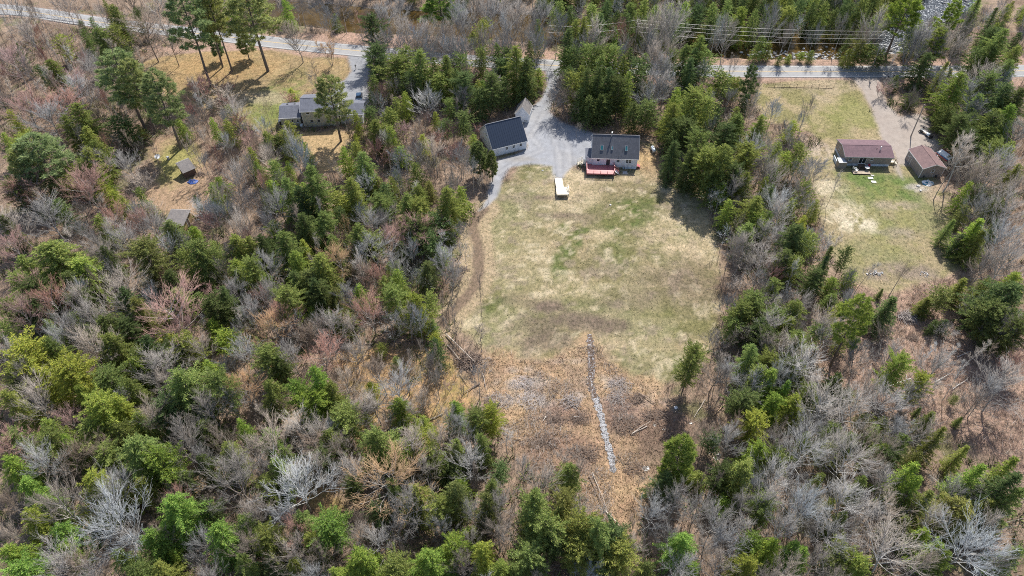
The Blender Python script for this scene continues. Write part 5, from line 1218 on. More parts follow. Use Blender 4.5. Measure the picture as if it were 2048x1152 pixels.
TONES = {  # real needle / bark colours
 'yellow-green': (.29, .355, .078), 'mid-green': (.235, .29, .085), 'dark green': (.135, .185, .068), 'olive': (.22, .25, .085), 'bright green': (.24, .355, .075), 'bluish green': (.265, .315, .13),
 'grey': (.35, .322, .297), 'pale grey': (.45, .437, .42), 'brown': (.255, .212, .178), 'reddish': (.40, .245, .21), 'tan-orange': (.42, .28, .165), 'whitish': (.58, .57, .55)}
TREES = []
def plant(var, name, kindword, tone, x, y, h, w, seed=None, rz=None):
    r = random.Random(int(x * 131 + y * 977)); TREES.append(dict(name=name, kind=kindword, tone=tone, h=h, w=w, x=x, y=y, var=var, rnd=r))
def realise(T):
    r = T['rnd']; lib = LIB[T['var']]; i = r.randrange(len(lib)); (cm, tm), H0, R0 = lib[i]; x, y = T['x'], T['y']
    z = float(gheight(np.array([x]), np.array([y]))[0]) - .05; rot = (r.gauss(0, .02), r.gauss(0, .02), r.uniform(0, 6.28)); sx = T['w'] / (2 * R0); sy = sx * r.uniform(.85, 1.15); sz = T['h'] / H0
    c = TONES[T['tone']]; v = r.uniform(.80, 1.22); hs_ = r.uniform(-.10, .10); c = (c[0] * v * (1 + hs_), c[1] * v, c[2] * v * (1 - hs_))
    conif = T['var'] in ('hemlock', 'cedar', 'spruce', 'pine', 'small_pine'); bt = TONES['grey' if T['tone'] in ('grey', 'reddish', 'tan-orange') else T['tone']] if not conif else (.20, .165, .14)
    if T.get('mass'):
        base = LOD[cm.name]; k = {'hemlock': 5, 'cedar': 5, 'spruce': 3, 'pine': 2, 'small_pine': 2}.get(T['var'], 2); tri = base[r.randrange(k)::k]
        if k > 1: m_ = tri.mean(1, keepdims=True); tri = m_ + (tri - m_) * {5: 1.75, 3: 1.45, 2: 1.25}[k]
        ca, sa = math.cos(rot[2]), math.sin(rot[2]); X = tri[..., 0] * sx; Y = tri[..., 1] * sy
        out = np.stack([X * ca - Y * sa + x, X * sa + Y * ca + y, tri[..., 2] * sz + z], -1).reshape(-1, 3)
        tco = np.array([q.co[:] for q in LODT(tm).vertices]) if False else None
        return out, c, (x, y, z, T['h'], bt)
    t = bpy.data.objects.new(T['name'], None); COL.objects.link(t); t.location = (x, y, z); t.rotation_euler = rot; t.scale = (sx, sy, sz)
    inst('crown', cm, t, color=c); inst('trunk', tm, t, color=bt if conif else tuple(.92 * q for q in bt)); T['o'] = t
KW = {'H': ('hemlock', 'hemlock_tree', 'hemlock', 14.0), 'C': ('cedar', 'hemlock_tree', 'hemlock', 13.0), 'S': ('spruce', 'spruce_tree', 'spruce', 11.5), 'W': ('pine', 'pine_tree', 'pine', 22.0), 'w': ('small_pine', 'pine_tree', 'pine', 13.0),
      'B': ('wide', 'bare_tree', 'leafless tree', 12.5), 'T': ('tall', 'bare_tree', 'leafless tree', 14.5), 'K': ('clump', 'bare_shrub', 'leafless shrub', 8.0), 'N': ('thin', 'bare_sapling', 'leafless sapling', 11.0), 'D': ('dead', 'bare_tree', 'dead leafless tree', 9.0)}
TN = {'y': 'yellow-green', 'm': 'mid-green', 'd': 'dark green', 'o': 'olive', 'g': 'bright green', 'u': 'bluish green', 'G': 'grey', 'P': 'pale grey', 'b': 'brown', 'r': 'reddish', 't': 'tan-orange', 'W': 'whitish'}
def trees(s, hk=1.0):
    """each entry: kind+tone x y width [height]; x y sight the crown top in the photo, width in photo pixels"""
    for e in s.split(';'):
        e = e.split()
        if not e: continue
        k, tn = e[0][0], e[0][1]; a = [float(q) for q in e[1:]]
        var, name, kw, h = KW[k]; h = a[3] * 1.137 if len(a) > 3 else h
        h *= {'H': .92, 'C': .92, 'S': .95}.get(k, 1.0)
        if k == 'H' and a[1] < 30 and 1100 < a[0] < 1790: h *= .72                 # the far wood beyond the river
        f = .96 if k in 'HSWwC' else .86
        x, y = P(a[0], a[1], h * f)
        w = a[2] / pxm(x, y, h * .55) * {'H': 1.28, 'C': 1.3, 'S': 1.55, 'W': 1.3, 'w': 1.25, 'B': 1.45, 'T': 1.35, 'K': 1.2}.get(k, 1.1)
        if k in 'HC': w = max(w, h * .42)
        if k == 'B': w = max(w, h * .5)
        if k == 'H' and (int(a[0] * 7 + a[1] * 13) % 10) < 3: var = 'cedar'
        plant(var, name, kw, TN[tn], x, y, h, w)
# ------------------------------------------------------------------ trees: where they stand
trees("""Hm 225 10 30 12;Hd 228 14 36 12;Hd 270 20 22 10;Hm 207 0 15 9;Hd 182 38 28 11;Hd 160 42 16 9;Hm 195 60 45 13;Hm 225 55 36 12;Hm 165 60 25 10;Hy 118 72 30 9;Hd 75 132 20 9;Hm 97 122 45 11;
Hm 152 208 50 13;Hm 130 232 40 12;Hd 228 235 40 10;Hm 170 255 45 12;Hy 45 272 55 10;Hy 5 268 30 9;Sd 34 88 12 10;Hd 255 95 24 9;Hd 250 240 35 9;Hm 180 285 50 11;
Wu 350 -28 75 27;Wu 408 -30 50 24;wu 480 58 32 9;Wu 487 -30 85 24;Wu 222 108 85 20;Wu 298 148 78 20;Wu 250 125 60 19;wd 425 68 24 8;Wu 58 276 92 15;Wu 30 300 60 13;Wy 385 -45 50 25;
Br 400 168 60 8;Bb 285 45 80 13;Bb 330 60 50 12;Bb 250 130 60 11;BG 175 125 60 10;Br 140 155 60 9;BG 145 175 70 10;Br 100 200 90 10;BG 90 225 80 10;Br 40 200 80 10;BG 60 60 60 11;Br 20 110 60 11;BG 20 20 50 11;BG 75 20 50 11;BG 120 15 50 11;BG 310 5 50 11;BG 300 -10 60 12;Bb 260 -15 60 12;BG 140 -10 50 11;BG 205 170 50 10;
BG 440 185 50 8;Br 450 200 40 6;Br 375 220 40 6;BG 465 215 60 8;Br 480 235 50 6;BG 240 205 50 9;Kr 445 160 50 5""")
trees("""Wg 880 -14 75 14;Cd 744 33 42 15;Cd 752 95 40 13;Hm 789 116 55 12;Hm 840 105 55 15;Hd 866 118 35 12;Hm 895 114 40 13;Hd 912 138 36 12;Hm 964 44 28 14;Hm 962 96 28 12;Hd 995 90 30 13;Hm 955 160 20 7;Hd 958 180 50 9;Hd 1004 118 30 11;Hd 930 150 40 12;Hd 980 150 40 12;
Hy 809 185 30 9;Hm 790 196 30 9;Hm 778 216 45 9;Hy 870 225 20 6;Hm 898 198 25 8;Hd 890 240 26 7;Hd 737 217 30 8;Hm 752 240 45 10;Hy 780 255 40 9;Hy 710 222 30 8;Hm 575 243 50 8;Hm 528 263 28 6;Hy 709 268 18 5;Hy 947 270 25 6;Hm 770 250 30 8;Hd 925 225 40 9;Hm 880 150 34 10;Hd 820 150 36 10;Hd 1010 155 35 10;
Wu 655 158 66 17;BG 590 58 62 11;Kt 654 84 34 8;BG 632 -4 42 10;BG 655 26 36 9;BG 683 8 42 10;BG 600 5 30 10;Kb 622 52 16 3;Kb 735 58 26 4;
BG 765 20 50 12;BG 800 5 50 13;BP 795 42 36 13;BG 820 60 55 12;BG 850 50 60 12;BG 885 60 50 12;BG 905 40 55 13;BG 935 25 50 13;BG 985 20 60 13;BG 1000 50 50 13;BG 950 60 40 11;BG 920 90 50 11;BG 860 85 40 10;BG 775 75 46 11;BG 760 45 40 11;TG 900 5 36 13;BG 1015 5 50 13;BG 940 -10 50 13;BG 975 -12 50 13;
BP 850 192 52 9;BG 824 172 32 8;BG 787 170 36 8;BG 925 190 40 8;BG 745 195 34 8;Bb 700 245 40 7;BG 765 268 40 7;Br 810 255 50 7;Br 875 275 55 7;Bb 840 235 40 7;Br 905 250 30 6;BG 880 200 30 7""")
trees("""Hm 1036 95 56 16;Hd 1052 120 46 13;Hm 1076 42 16 12;Hd 1060 85 24 11;Hd 1136 62 36 15;Hm 1154 43 30 15;Hm 1169 38 26 15;Hm 1229 96 36 13;Hm 1204 112 40 12;Hd 1276 120 36 12;Hm 1249 112 34 12;Hm 1164 135 40 12;Hd 1139 136 15 12;Hd 1186 157 40 10;Sg 1222 170 18 7;Hd 1240 160 45 12;Hy 1259 145 30 13;Hd 1205 190 50 9;Hd 1180 195 40 9;
Hm 1371 93 42 14;Hm 1406 75 45 14;Hd 1385 120 40 13;Hm 1444 148 50 9;Hm 1474 158 26 8;Wd 1507 134 30 14;Hy 1354 176 36 11;Hm 1394 184 56 14;Hm 1421 198 32 13;Hd 1298 205 46 9;Hm 1349 210 42 12;Hm 1479 230 52 11;Hm 1519 232 46 12;Hd 1370 240 50 11;Hd 1352 240 40 10;Hd 1440 215 40 11;Hd 1270 205 36 9;Hd 1495 190 30 10;Hd 1455 255 45 11;
Hm 1119 -4 36 16;Hd 1141 2 34 15;Hm 1185 2 36 17;Hd 1215 -6 40 18;Hm 1262 -2 46 18;Hd 1237 12 34 15;Hm 1290 -12 40 18;Hm 1315 3 36 17;Hm 1345 -2 40 18;Hy 1375 -6 38 18;Hd 1400 4 36 17;Hm 1430 -2 40 18;Hm 1460 -8 36 18;Hy 1487 6 42 18;Hm 1515 10 34 17;Hd 1300 24 30 14;Hd 1368 25 30 14;Hd 1424 28 30 14;Hm 1524 72 30 8;Hm 1540 82 22 6;Hd 1205 30 30 13;Hd 1350 30 30 13;Hd 1255 30 34 13;Hd 1390 28 34 13;Hd 1455 25 34 14;Hd 1280 35 30 12;Hd 1325 38 30 12;
TP 1166 -8 26 14;TP 1246 -8 30 14;BG 1189 62 62 12;BG 1176 80 40 11;BG 1299 48 82 15;BG 1330 42 50 15;BG 1350 38 72 16;BG 1298 85 50 12;BG 1326 132 66 12;BG 1310 160 60 10;BG 1330 170 46 9;BG 1048 18 56 14;BG 1092 16 54 14;BG 1075 60 40 12;BG 1030 40 50 13;BG 1115 45 40 12;Br 1251 53 42 11;Bb 1137 182 56 8;BG 1110 190 40 7;BG 1414 136 46 9;BG 1459 53 50 13;BP 1434 53 30 13;NG 1447 118 14 7;NG 1467 115 14 7;BG 1250 88 40 10;BG 1160 95 40 10;BG 1155 250 16 4;BG 1495 215 44 8;BG 1460 190 34 8;BG 1290 190 50 8""")
trees("""Wg 1822 -6 72 17;Wg 1912 6 42 16;Wy 1880 60 40 13;Sd 1746 -2 20 14;Sd 1966 -4 25 16;Sd 1940 28 16 12;Sd 1995 20 24 12;Hd 1530 -4 30 16;Hd 1555 -6 32 16;Hm 1580 4 32 16;Hd 1605 -8 32 17;Hd 1630 -2 30 16;Hm 1655 -6 32 17;Hd 1680 8 30 15;Hd 1708 -2 30 16;Hm 1730 -8 32 16;Hd 1592 22 26 13;Hd 1645 24 26 13;Hd 1545 24 28 13;Hd 1700 26 26 12;Hm 1756 22 30 13;Hm 1775 5 30 14;Hm 1840 45 40 11;
Hd 1856 108 46 11;Sm 1891 126 22 11;Sm 1903 139 18 7;Hy 1925 148 62 14;Hm 2011 60 60 16;Hm 2040 95 52 15;Hm 2024 123 50 14;Hd 1990 60 40 13;Hd 1990 230 46 12;Hm 1998 223 52 12;Hg 2030 212 50 12;Hm 1975 255 40 10;Hd 1928 232 44 11;Hd 1828 184 32 5;Hd 1945 262 44 10;Hd 1905 215 36 9;Hm 1980 150 50 12;Hd 2015 170 60 13;Hm 1958 190 44 11;Hd 2045 180 50 13;Hm 1985 90 44 13;Hd 1960 100 36 11;
Hm 1560 112 14 3;Hy 1580 108 14 3;Hy 1605 105 16 3;Hm 1625 101 16 4;Hm 1700 98 26 6;Ho 1727 84 38 8;Hm 1742 92 30 7;Hd 1765 102 30 6;Hm 1712 104 20 4;
BP 1553 22 42 13;TP 1596 38 26 11;BP 1746 35 50 13;BG 1720 60 36 11;BG 1840 62 50 13;BG 1858 68 44 13;BG 1830 85 40 11;BG 1892 76 50 12;BG 1910 82 50 11;BG 1880 90 40 10;BG 1870 75 36 12;BG 1965 148 72 11;BG 1945 170 60 10;BP 2010 153 52 10;BG 2030 248 60 9;BG 1990 180 50 9;BG 1935 60 40 12;BG 1925 35 40 12;Bb 1775 160 34 5;Kr 1768 172 30 4;BG 1950 215 50 9;NG 1790 120 16 9;BG 1690 45 36 12;BG 1635 55 30 10;BG 1520 45 36 11;BG 1575 60 26 10""")
trees("""Hm 160 320 34 8;Hy 140 328 26 8;Hy 198 360 32 8;Hy 225 381 36 8;Hd 115 400 42 9;Hy 195 433 42 8;Ho 336 445 48 9;Ho 280 490 66 12;Hm 393 486 76 12;Hm 468 473 56 11;Hm 100 488 100 13;Hm 45 510 52 11;Hy 160 525 76 10;Hd 205 493 40 10;Hm 425 368 42 8;Hm 425 485 26 8;Hd 5 430 40 10;Hm 30 550 42 10;Hd 390 392 20 6;Hm 172 300 50 11;Hd 20 360 44 10;Hm 365 505 40 9;Hm 495 480 44 10;Hd 130 545 60 10;Hd 335 540 50 9;Hd 70 560 60 10;Hm 240 395 30 7;Hd 90 350 40 9;
Br 65 361 84 9;Br 145 353 100 10;Br 30 380 60 9;Br 230 426 64 8;BG 190 316 52 9;Br 180 380 50 9;BG 100 428 92 9;BG 210 498 54 9;BG 300 423 54 8;BG 255 316 50 9;BG 392 406 50 8;BG 465 348 56 9;BG 230 448 50 8;BG 450 420 50 8;BG 480 395 44 8;Br 430 335 40 7;BG 30 440 70 9;Br 20 480 60 9;BG 290 445 54 8;Nb 307 300 26 9;Nb 372 285 22 10;Nb 380 280 22 11;BG 440 380 40 8;BG 320 480 40 8;Br 265 440 56 8;BG 245 470 50 8;BG 470 440 50 8;BG 270 355 50 8;Br 415 440 40 7;Nb 455 455 20 9;BG 500 330 44 9;BG 405 320 36 7""")
trees("""Hm 710 286 36 10;Hm 725 306 46 11;Hm 620 336 62 15;Hm 570 358 48 12;Hd 600 375 50 12;Hm 672 386 36 9;Hm 702 363 56 12;Ho 858 363 30 6;Hm 757 391 40 10;Hm 812 388 52 12;Hm 840 398 60 12;Hm 837 376 42 11;Hm 887 378 60 13;Hy 920 376 40 9;Hm 642 428 62 11;Hm 712 451 62 12;Hm 660 473 42 9;Hd 520 468 38 10;Hm 565 468 66 12;Sy 605 481 32 8;Hy 590 506 56 11;Hm 640 508 60 12;Ho 620 543 52 10;Hm 767 556 38 8;Hm 777 526 26 7;Hd 800 483 32 7;
wd 958 288 40 9;wd 984 305 26 8;Ho 850 523 50 8;Hd 605 430 50 10;Hd 680 415 36 9;Hm 900 400 36 9;Hd 830 440 50 10;Hd 870 430 40 9;Ho 790 342 34 7;Hm 780 355 30 8;Hm 545 325 36 9;Hd 860 470 40 8;Hm 740 470 50 8;Hm 500 520 44 10;Hd 640 570 46 10;Hd 590 545 46 10;
Br 837 458 92 9;Bt 687 446 28 8;Br 750 293 52 8;Bt 680 503 72 9;Br 900 298 40 8;BG 870 290 54 10;BG 920 300 46 9;BG 945 330 40 9;BG 585 288 52 11;BP 600 300 36 10;BG 555 390 64 9;BG 725 360 44 8;BG 810 313 48 9;BG 800 345 40 8;BG 752 436 62 9;BG 750 485 70 9;BG 795 520 44 9;BG 917 463 44 8;BG 532 520 54 9;Br 742 552 54 8;Br 775 300 50 8;BG 840 310 44 8;Br 790 465 50 8;BG 880 510 50 8;BG 900 540 50 8;Bb 720 545 50 8;BG 530 300 44 9;BG 545 440 44 8;BG 770 430 30 8;Nb 925 330 20 8;Nb 905 340 18 8;Nb 890 330 18 8;Nb 960 350 18 8;Nb 975 355 20 8;BG 930 500 36 6;Kb 915 545 34 4""")
trees("""Hm 1449 298 70 15;Hm 1420 300 50 13;Hd 1350 285 46 11;Hd 1385 300 46 12;Hm 1400 270 50 13;Hm 1497 348 42 11;Hy 1461 403 40 8;Hm 1511 393 60 11;Hm 1500 448 50 9;Hy 1520 430 36 9;Hd 1470 330 40 11;Hd 1430 350 40 8;Hm 1500 290 46 12;Hd 1545 370 40 9;Hd 1350 262 40 9;
BG 1474 358 54 9;BG 1510 293 62 10;DW 1452 462 32 6;DW 1434 490 22 4;BG 1500 478 60 8;BG 1530 460 50 8;BG 1485 505 50 7;BG 1440 390 44 7;BG 1540 300 40 10;BG 1530 340 44 9;BG 1530 510 60 8;BG 1480 560 50 7;BG 1460 600 40 6;Br 1545 540 46 7;BG 1585 288 44 9;BG 1555 341 52 9;BP 1560 398 52 9;BP 1573 423 52 9;BG 1630 328 44 7;BG 1640 478 44 8;BG 1600 380 44 8;BG 1565 470 50 8;BG 1550 520 50 8;Nb 1652 400 22 8;Nb 1630 350 20 8;BG 1590 340 44 9;
Hm 1612 366 36 9;Hm 1636 401 30 7;Hy 1612 433 28 7;Hd 1598 453 66 12;Hm 1596 516 34 9;Sd 1665 498 26 12;Sd 1652 515 22 10;Cd 1697 497 26 8;Hm 1540 425 40 9;Hm 1620 470 40 9;Hd 1575 500 50 10;Hm 1555 560 44 9;Hm 1600 290 36 10;Hy 1575 305 30 9;Hd 1630 540 40 9;Hm 1585 400 36 8;
NG 1680 350 24 10;NG 1925 300 40 15;TP 1940 292 44 14;NG 1660 480 24 9;Sm 1906 440 24 7;Sg 1962 438 42 10;Sm 1970 463 42 9;Ho 1935 413 36 7;BG 2010 308 62 11;BG 1985 348 80 11;BG 2020 408 80 11;BP 2010 463 70 11;BG 1965 330 50 10;BG 1940 345 50 8;Sm 1930 558 32 7;Hm 1975 558 40 8;Hy 2035 546 50 10;Hm 1998 288 46 11;Hm 2035 330 46 11;BG 1985 510 60 10;BP 2030 505 60 11;BG 1960 400 50 9;Bb 1925 480 34 5;BG 2035 365 50 11;Hd 1925 470 36 6;Hd 2000 400 36 8;Hd 1995 440 30 8;BG 1945 600 40 6;Hd 1960 370 30 7""")
trees("""Hm 10 600 42 10;Hd 252 573 50 11;Hd 445 573 40 10;Hm 142 625 32 8;Hm 92 640 32 8;Hd 205 640 60 10;Hm 215 668 76 11;Ho 270 598 46 11;Hm 95 680 52 10;Hy 45 695 80 11;Hy 135 725 80 12;Hy 82 745 52 10;Hm 210 740 60 10;Hd 292 670 52 10;Hm 275 695 40 9;Hm 365 675 56 9;Hg 447 667 46 7;Hg 410 722 46 6;Hm 360 745 86 13;Hm 436 750 52 12;Hy 195 795 62 12;Hy 232 795 50 11;Hm 262 760 46 10;Hm 12 787 52 11;Hy 82 840 56 10;Hy 160 772 42 10;Hm 270 826 46 9;Hm 5 645 34 9;Hd 420 600 50 10;Hd 250 640 40 9;Hd 330 690 50 8;Hm 170 850 50 9;Hm 240 850 46 9;Hd 320 800 50 9;Hd 400 780 50 9;Hm 20 740 46 9;Hd 150 580 50 9;Hd 60 600 44 9;
Br 95 590 80 10;Br 45 622 70 10;Br 335 606 130 11;BG 300 725 70 8;BG 225 590 110 11;BG 150 596 60 10;BG 132 643 54 9;BG 200 683 92 10;DW 177 705 26 7;BG 325 725 90 8;DP 225 745 30 7;BG 498 615 54 9;BG 490 693 62 8;BG 62 800 82 10;BG 300 813 72 9;BG 420 812 62 9;Bt 487 768 72 9;Bb 35 738 62 9;Br 137 828 54 8;BG 110 660 50 9;Br 370 640 60 9;BG 400 690 60 8;BG 460 800 50 8;Bb 440 870 60 8;BG 180 620 50 9;BG 20 690 50 8;Br 60 560 50 9;BG 460 720 40 7;BG 350 700 40 7""")
trees("""Hm 575 579 56 11;Hd 625 560 46 11;Ho 667 576 42 9;Hm 787 574 42 11;Hy 825 588 68 11;Hm 860 590 32 8;Hm 530 700 52 10;Hg 627 739 54 14;Hg 588 768 46 10;Hm 655 773 52 11;Hm 690 820 60 9;Hm 730 825 22 5;Hy 847 836 52 9;Hy 982 816 38 10;Hm 952 826 40 10;Hd 550 715 42 8;Hm 530 765 52 10;Hy 870 670 26 5;Hg 620 790 56 11;Hm 865 640 26 5;Hm 760 690 24 4;Hm 790 715 22 4;
Br 737 604 84 10;Bt 550 643 72 9;Br 637 703 72 8;Nr 902 762 26 6;BG 535 590 54 9;BG 662 640 62 9;BG 815 628 48 9;BP 837 630 34 9;BG 697 588 48 9;BG 790 765 82 9;Bb 762 740 72 8;BG 690 760 52 8;BG 705 694 52 8;BP 610 832 82 9;BG 857 713 28 8;BG 872 750 30 8;Nb 910 618 20 13;Nb 960 560 22 13;Nb 900 585 16 9;Nb 880 590 16 10;Nb 893 640 16 9;Nb 870 700 18 9;Nb 885 730 18 9;Nb 905 700 16 9;Nb 840 690 18 9;Nb 920 780 18 8;Nb 870 790 18 8;Nb 720 700 20 9;Nb 745 720 20 9;Nb 690 700 20 9;Nb 815 700 20 9;Bb 720 800 60 8;BG 750 800 60 8;BG 840 790 50 8;Bb 850 740 50 7;Nb 770 790 18 8;BG 580 700 50 8;Bb 600 660 50 8;BG 640 650 40 8;BG 780 640 40 8;Bb 810 740 54 8;BG 890 830 50 8;BG 920 850 50 7;Br 570 620 60 8;BG 710 640 50 8""")
trees("""Hm 1514 591 52 9;Hm 1490 610 46 9;Cm 1392 696 44 13;Hm 1509 694 52 11;Hm 1524 735 52 10;Hd 1525 640 46 8;Hd 1540 660 44 9;Hm 1470 640 36 7;Bb 1436 736 66 8;BG 1470 740 60 8;BG 1545 600 50 7;BG 1530 570 50 7;BG 1480 660 40 6;BG 1550 690 50 8;BG 1500 760 60 8;Hd 1500 790 56 9;Hg 1555 790 50 9;Hy 1510 830 50 9;
Wy 1733 606 66 17;Sd 1785 598 46 9;Sm 1741 600 20 9;Sm 1860 596 32 5;Ho 1893 580 42 7;Sm 1955 588 30 6;Hd 2032 573 100 13;Hd 2000 610 60 11;Hd 2040 640 60 11;Sm 1766 578 12 3;Sd 1697 592 16 3;Hd 1873 642 22 4;Hd 1895 640 26 4;
Cy 1806 714 36 12;Cy 1848 751 34 10;Sm 1868 828 30 6;Sm 1843 814 12 3;Sm 1925 834 14 3;Ho 1915 792 14 3;Hm 1590 603 52 10;Hm 1583 635 42 9;Hm 1600 670 42 10;Hm 1540 710 42 9;Hy 1545 743 52 10;Sg 1577 766 32 8;Hm 1627 766 48 8;Hy 1595 798 62 9;Hm 1690 663 32 6;Hm 1560 620 42 9;Hd 1580 720 46 9;Hm 1640 650 30 8;Ho 1700 780 30 6;Ho 1730 830 30 5;
BP 1548 631 62 9;BG 1632 630 70 9;NG 1682 630 30 13;BG 1565 678 52 9;BP 1608 720 92 10;BG 1733 706 62 9;BG 1738 763 62 9;BP 1645 798 100 10;BP 1700 810 80 10;BG 1786 793 100 9;BG 1878 723 72 9;NW 1900 700 26 9;NW 1935 740 28 10;NW 1960 690 26 9;NW 1880 770 24 9;BG 2010 638 50 9;BG 2040 660 52 9;BG 2020 763 100 10;BG 1985 780 60 9;BG 1600 600 50 8;BG 1570 590 44 8;Nb 1640 700 18 8;Nb 1665 700 18 8;Nb 1930 800 18 7;Bb 1770 660 50 6;Bb 1960 800 60 7;BG 1830 780 60 8;Nb 1990 700 20 8;NW 1860 700 22 9;BG 1660 660 50 8;BG 1560 750 50 9;Br 2035 720 54 7;BG 1620 850 60 9;Bb 1900 660 40 5;BG 1860 860 60 8;Nb 1700 720 18 10;Nb 1655 620 18 9""")
trees("""Hm 92 866 56 10;Hg 125 874 42 9;Hg 5 918 62 11;Hm 270 882 92 13;Hg 308 908 62 11;Hg 45 966 62 10;Hy 178 953 86 12;Hy 52 1025 58 10;Hg 335 998 92 12;Hm 447 888 62 10;Hg 435 1056 82 11;Hg 12 1100 62 9;Hg 118 1050 72 9;Hm 285 958 52 9;Hg 340 1103 34 5;Hg 300 1063 72 9;Hm 312 1128 52 8;Hg 40 1130 62 8;Hg 125 1090 42 8;Hy 155 1013 32 7;Hm 478 1110 44 8;Hm 235 1100 50 8;Hm 210 900 50 8;Hd 400 915 46 8;Hm 20 870 44 9;Hd 360 950 40 7;Hd 95 1000 46 8;Hm 270 1130 46 8;Hd 410 1010 44 7;Hm 530 960 46 8;
Br 25 868 100 9;BP 72 918 72 10;Bb 125 923 82 8;Bb 195 893 62 8;Bb 350 880 82 10;BG 400 900 34 8;BG 240 946 52 9;BG 105 993 100 12;BG 195 1003 100 10;BP 215 1033 122 13;Bb 470 963 124 12;BG 110 1098 100 10;Bb 165 1108 82 8;Bb 490 1088 74 9;BG 500 898 60 9;BG 30 1050 50 9;BG 460 920 50 9;Bb 380 960 40 6;BG 400 1080 50 8;Nb 370 870 18 8;Bb 20 990 50 8;BG 260 1060 60 8;BG 180 1140 60 8;BG 420 1140 60 8;Bb 330 1060 44 7;BG 60 900 44 8""")
trees("""Hm 752 864 76 12;Hm 790 898 52 10;Hy 845 862 52 9;Hm 912 878 42 9;Hm 965 866 32 10;Hm 835 973 66 10;Ho 905 970 62 12;Ho 972 993 46 11;Hg 658 1038 72 10;Hm 615 1073 52 9;Hg 720 1106 82 10;Hg 908 1078 52 9;Hg 855 1108 82 10;Hy 965 1086 56 10;Hy 1000 1128 62 9;Hm 533 1063 52 9;Hm 600 1033 62 9;Hm 787 958 42 9;Hm 570 898 42 9;Ho 947 1053 36 8;Hm 545 923 62 10;Hm 980 963 42 9;Hd 640 900 40 8;Hd 700 960 40 7;Hm 790 1130 60 9;Hd 760 1010 44 7;Hm 880 1000 50 10;Hm 585 1120 46 8;Hd 1000 930 36 7;Hm 860 900 40 8;
BG 540 873 82 10;BP 585 948 112 13;BP 627 928 62 9;Bb 640 893 82 8;BG 705 933 62 9;Bt 757 953 132 12;BG 825 1013 92 10;TG 812 862 70 12;BG 885 883 62 9;BG 857 928 62 9;BP 935 913 82 9;BG 570 1098 82 9;Bb 655 1108 82 8;BP 750 1078 62 8;Bb 805 1108 34 7;BG 705 1068 52 8;BG 940 1076 42 8;Bb 1000 1058 72 8;BG 1000 988 62 9;BG 940 860 44 8;Nb 950 930 18 9;BG 630 860 60 9;Bb 690 880 60 8;BG 790 1060 50 7;BG 880 1050 44 8;BG 950 1010 50 9;Bb 930 1130 60 8;BG 620 1140 60 8;Bb 720 1030 44 7;BG 670 940 46 8;BG 500 1010 60 9;Bb 520 940 50 8""")
trees("""Hm 1140 923 56 9;Hm 1066 985 68 13;Ho 1130 990 52 12;Hm 1088 1035 72 12;Hm 1168 1035 72 12;Hm 1195 1048 72 14;Hm 1245 1095 60 9;wy 1370 885 60 13;Hm 1487 928 78 11;Hg 1527 888 62 10;Hg 1367 1070 68 10;Hg 1512 1076 42 8;Hy 1500 1118 62 9;Hm 1024 1135 46 8;Hg 1385 1130 50 7;Hd 1120 1050 60 10;Hd 1230 1050 50 10;Hm 1160 1090 60 10;Hm 1060 1100 60 9;Hd 1450 940 44 8;Hm 1540 1000 50 9;Hd 1430 870 36 6;
BG 1150 936 34 8;BG 1075 958 62 9;BP 1310 1018 58 9;BG 1355 1008 72 9;BG 1435 1038 78 10;BG 1465 1088 82 9;BG 1470 878 62 9;Br 1095 1133 34 4;BP 1357 1118 62 8;BG 1050 930 40 8;Nb 1100 930 18 7;Nb 1030 900 18 8;Nb 1290 1010 16 9;Nb 1390 980 18 10;Nb 1410 950 18 10;NG 1460 870 24 13;BG 1400 1010 54 8;BG 1330 1060 46 8;BG 1500 1000 50 9;Nb 1440 950 18 9;BG 1520 960 50 9;BP 1490 1060 54 9;BG 1405 1090 50 8;BG 1280 960 20 5;Bb 1420 860 50 7;BG 1450 1130 60 8;Kb 1130 905 40 4;Kb 1340 950 34 4;Nb 1015 940 18 8;BG 1010 1060 50 8""")
trees("""Hm 1645 948 28 8;Hy 1765 886 44 8;Hm 1812 871 38 8;Ho 1842 903 34 6;Sm 1890 860 32 10;Sg 1826 928 52 12;Sg 1845 960 44 11;Sm 1860 983 44 10;Sg 1968 926 46 12;Sy 2022 923 46 13;Sd 2028 946 62 14;Sm 2042 980 62 13;Sm 1935 893 32 8;Ho 1925 1008 84 9;Sm 2045 1098 52 10;Hg 1852 1060 46 7;Hg 1880 1088 52 8;Hy 1900 1103 50 8;Hy 1725 1118 84 8;Hg 1543 1078 52 8;Hg 1590 1088 44 8;Hg 1615 1103 42 8;Hm 1665 998 34 8;Hm 1690 1028 34 8;Hm 1700 868 44 9;Hm 1810 1033 42 7;Hm 1615 866 36 8;Hd 1780 900 40 8;Sm 1985 1000 44 9;Hm 1660 890 34 8;Hm 1560 900 44 9;Hm 1735 960 36 8;Hm 1690 1100 50 8;
BP 1566 938 84 11;BP 1620 888 92 11;BP 1665 883 54 10;BP 1706 903 100 11;BP 1622 998 82 12;BP 1710 988 92 11;BG 1780 946 54 9;BP 1572 1043 64 11;BG 1660 1063 100 9;BG 1735 1038 82 8;BP 1800 1088 112 11;BG 1885 1033 62 8;BP 1962 1073 124 12;BG 1780 1018 82 8;BP 1550 988 64 11;BG 1905 988 62 8;BG 1577 1138 72 8;Bb 1556 875 64 9;BG 1850 1130 60 8;BG 2010 1130 60 9;Bb 1750 930 60 8;BG 1770 880 50 8;Bb 1830 1000 50 7;Nb 1600 950 18 10;Nb 1540 950 18 10;BG 1950 970 50 7;BP 1995 1050 60 9;Bb 1700 1060 60 8;BG 1640 1120 50 8;BG 1745 870 50 8;Bb 1620 1060 44 8;BG 1590 990 50 10;BG 1800 850 50 8""")

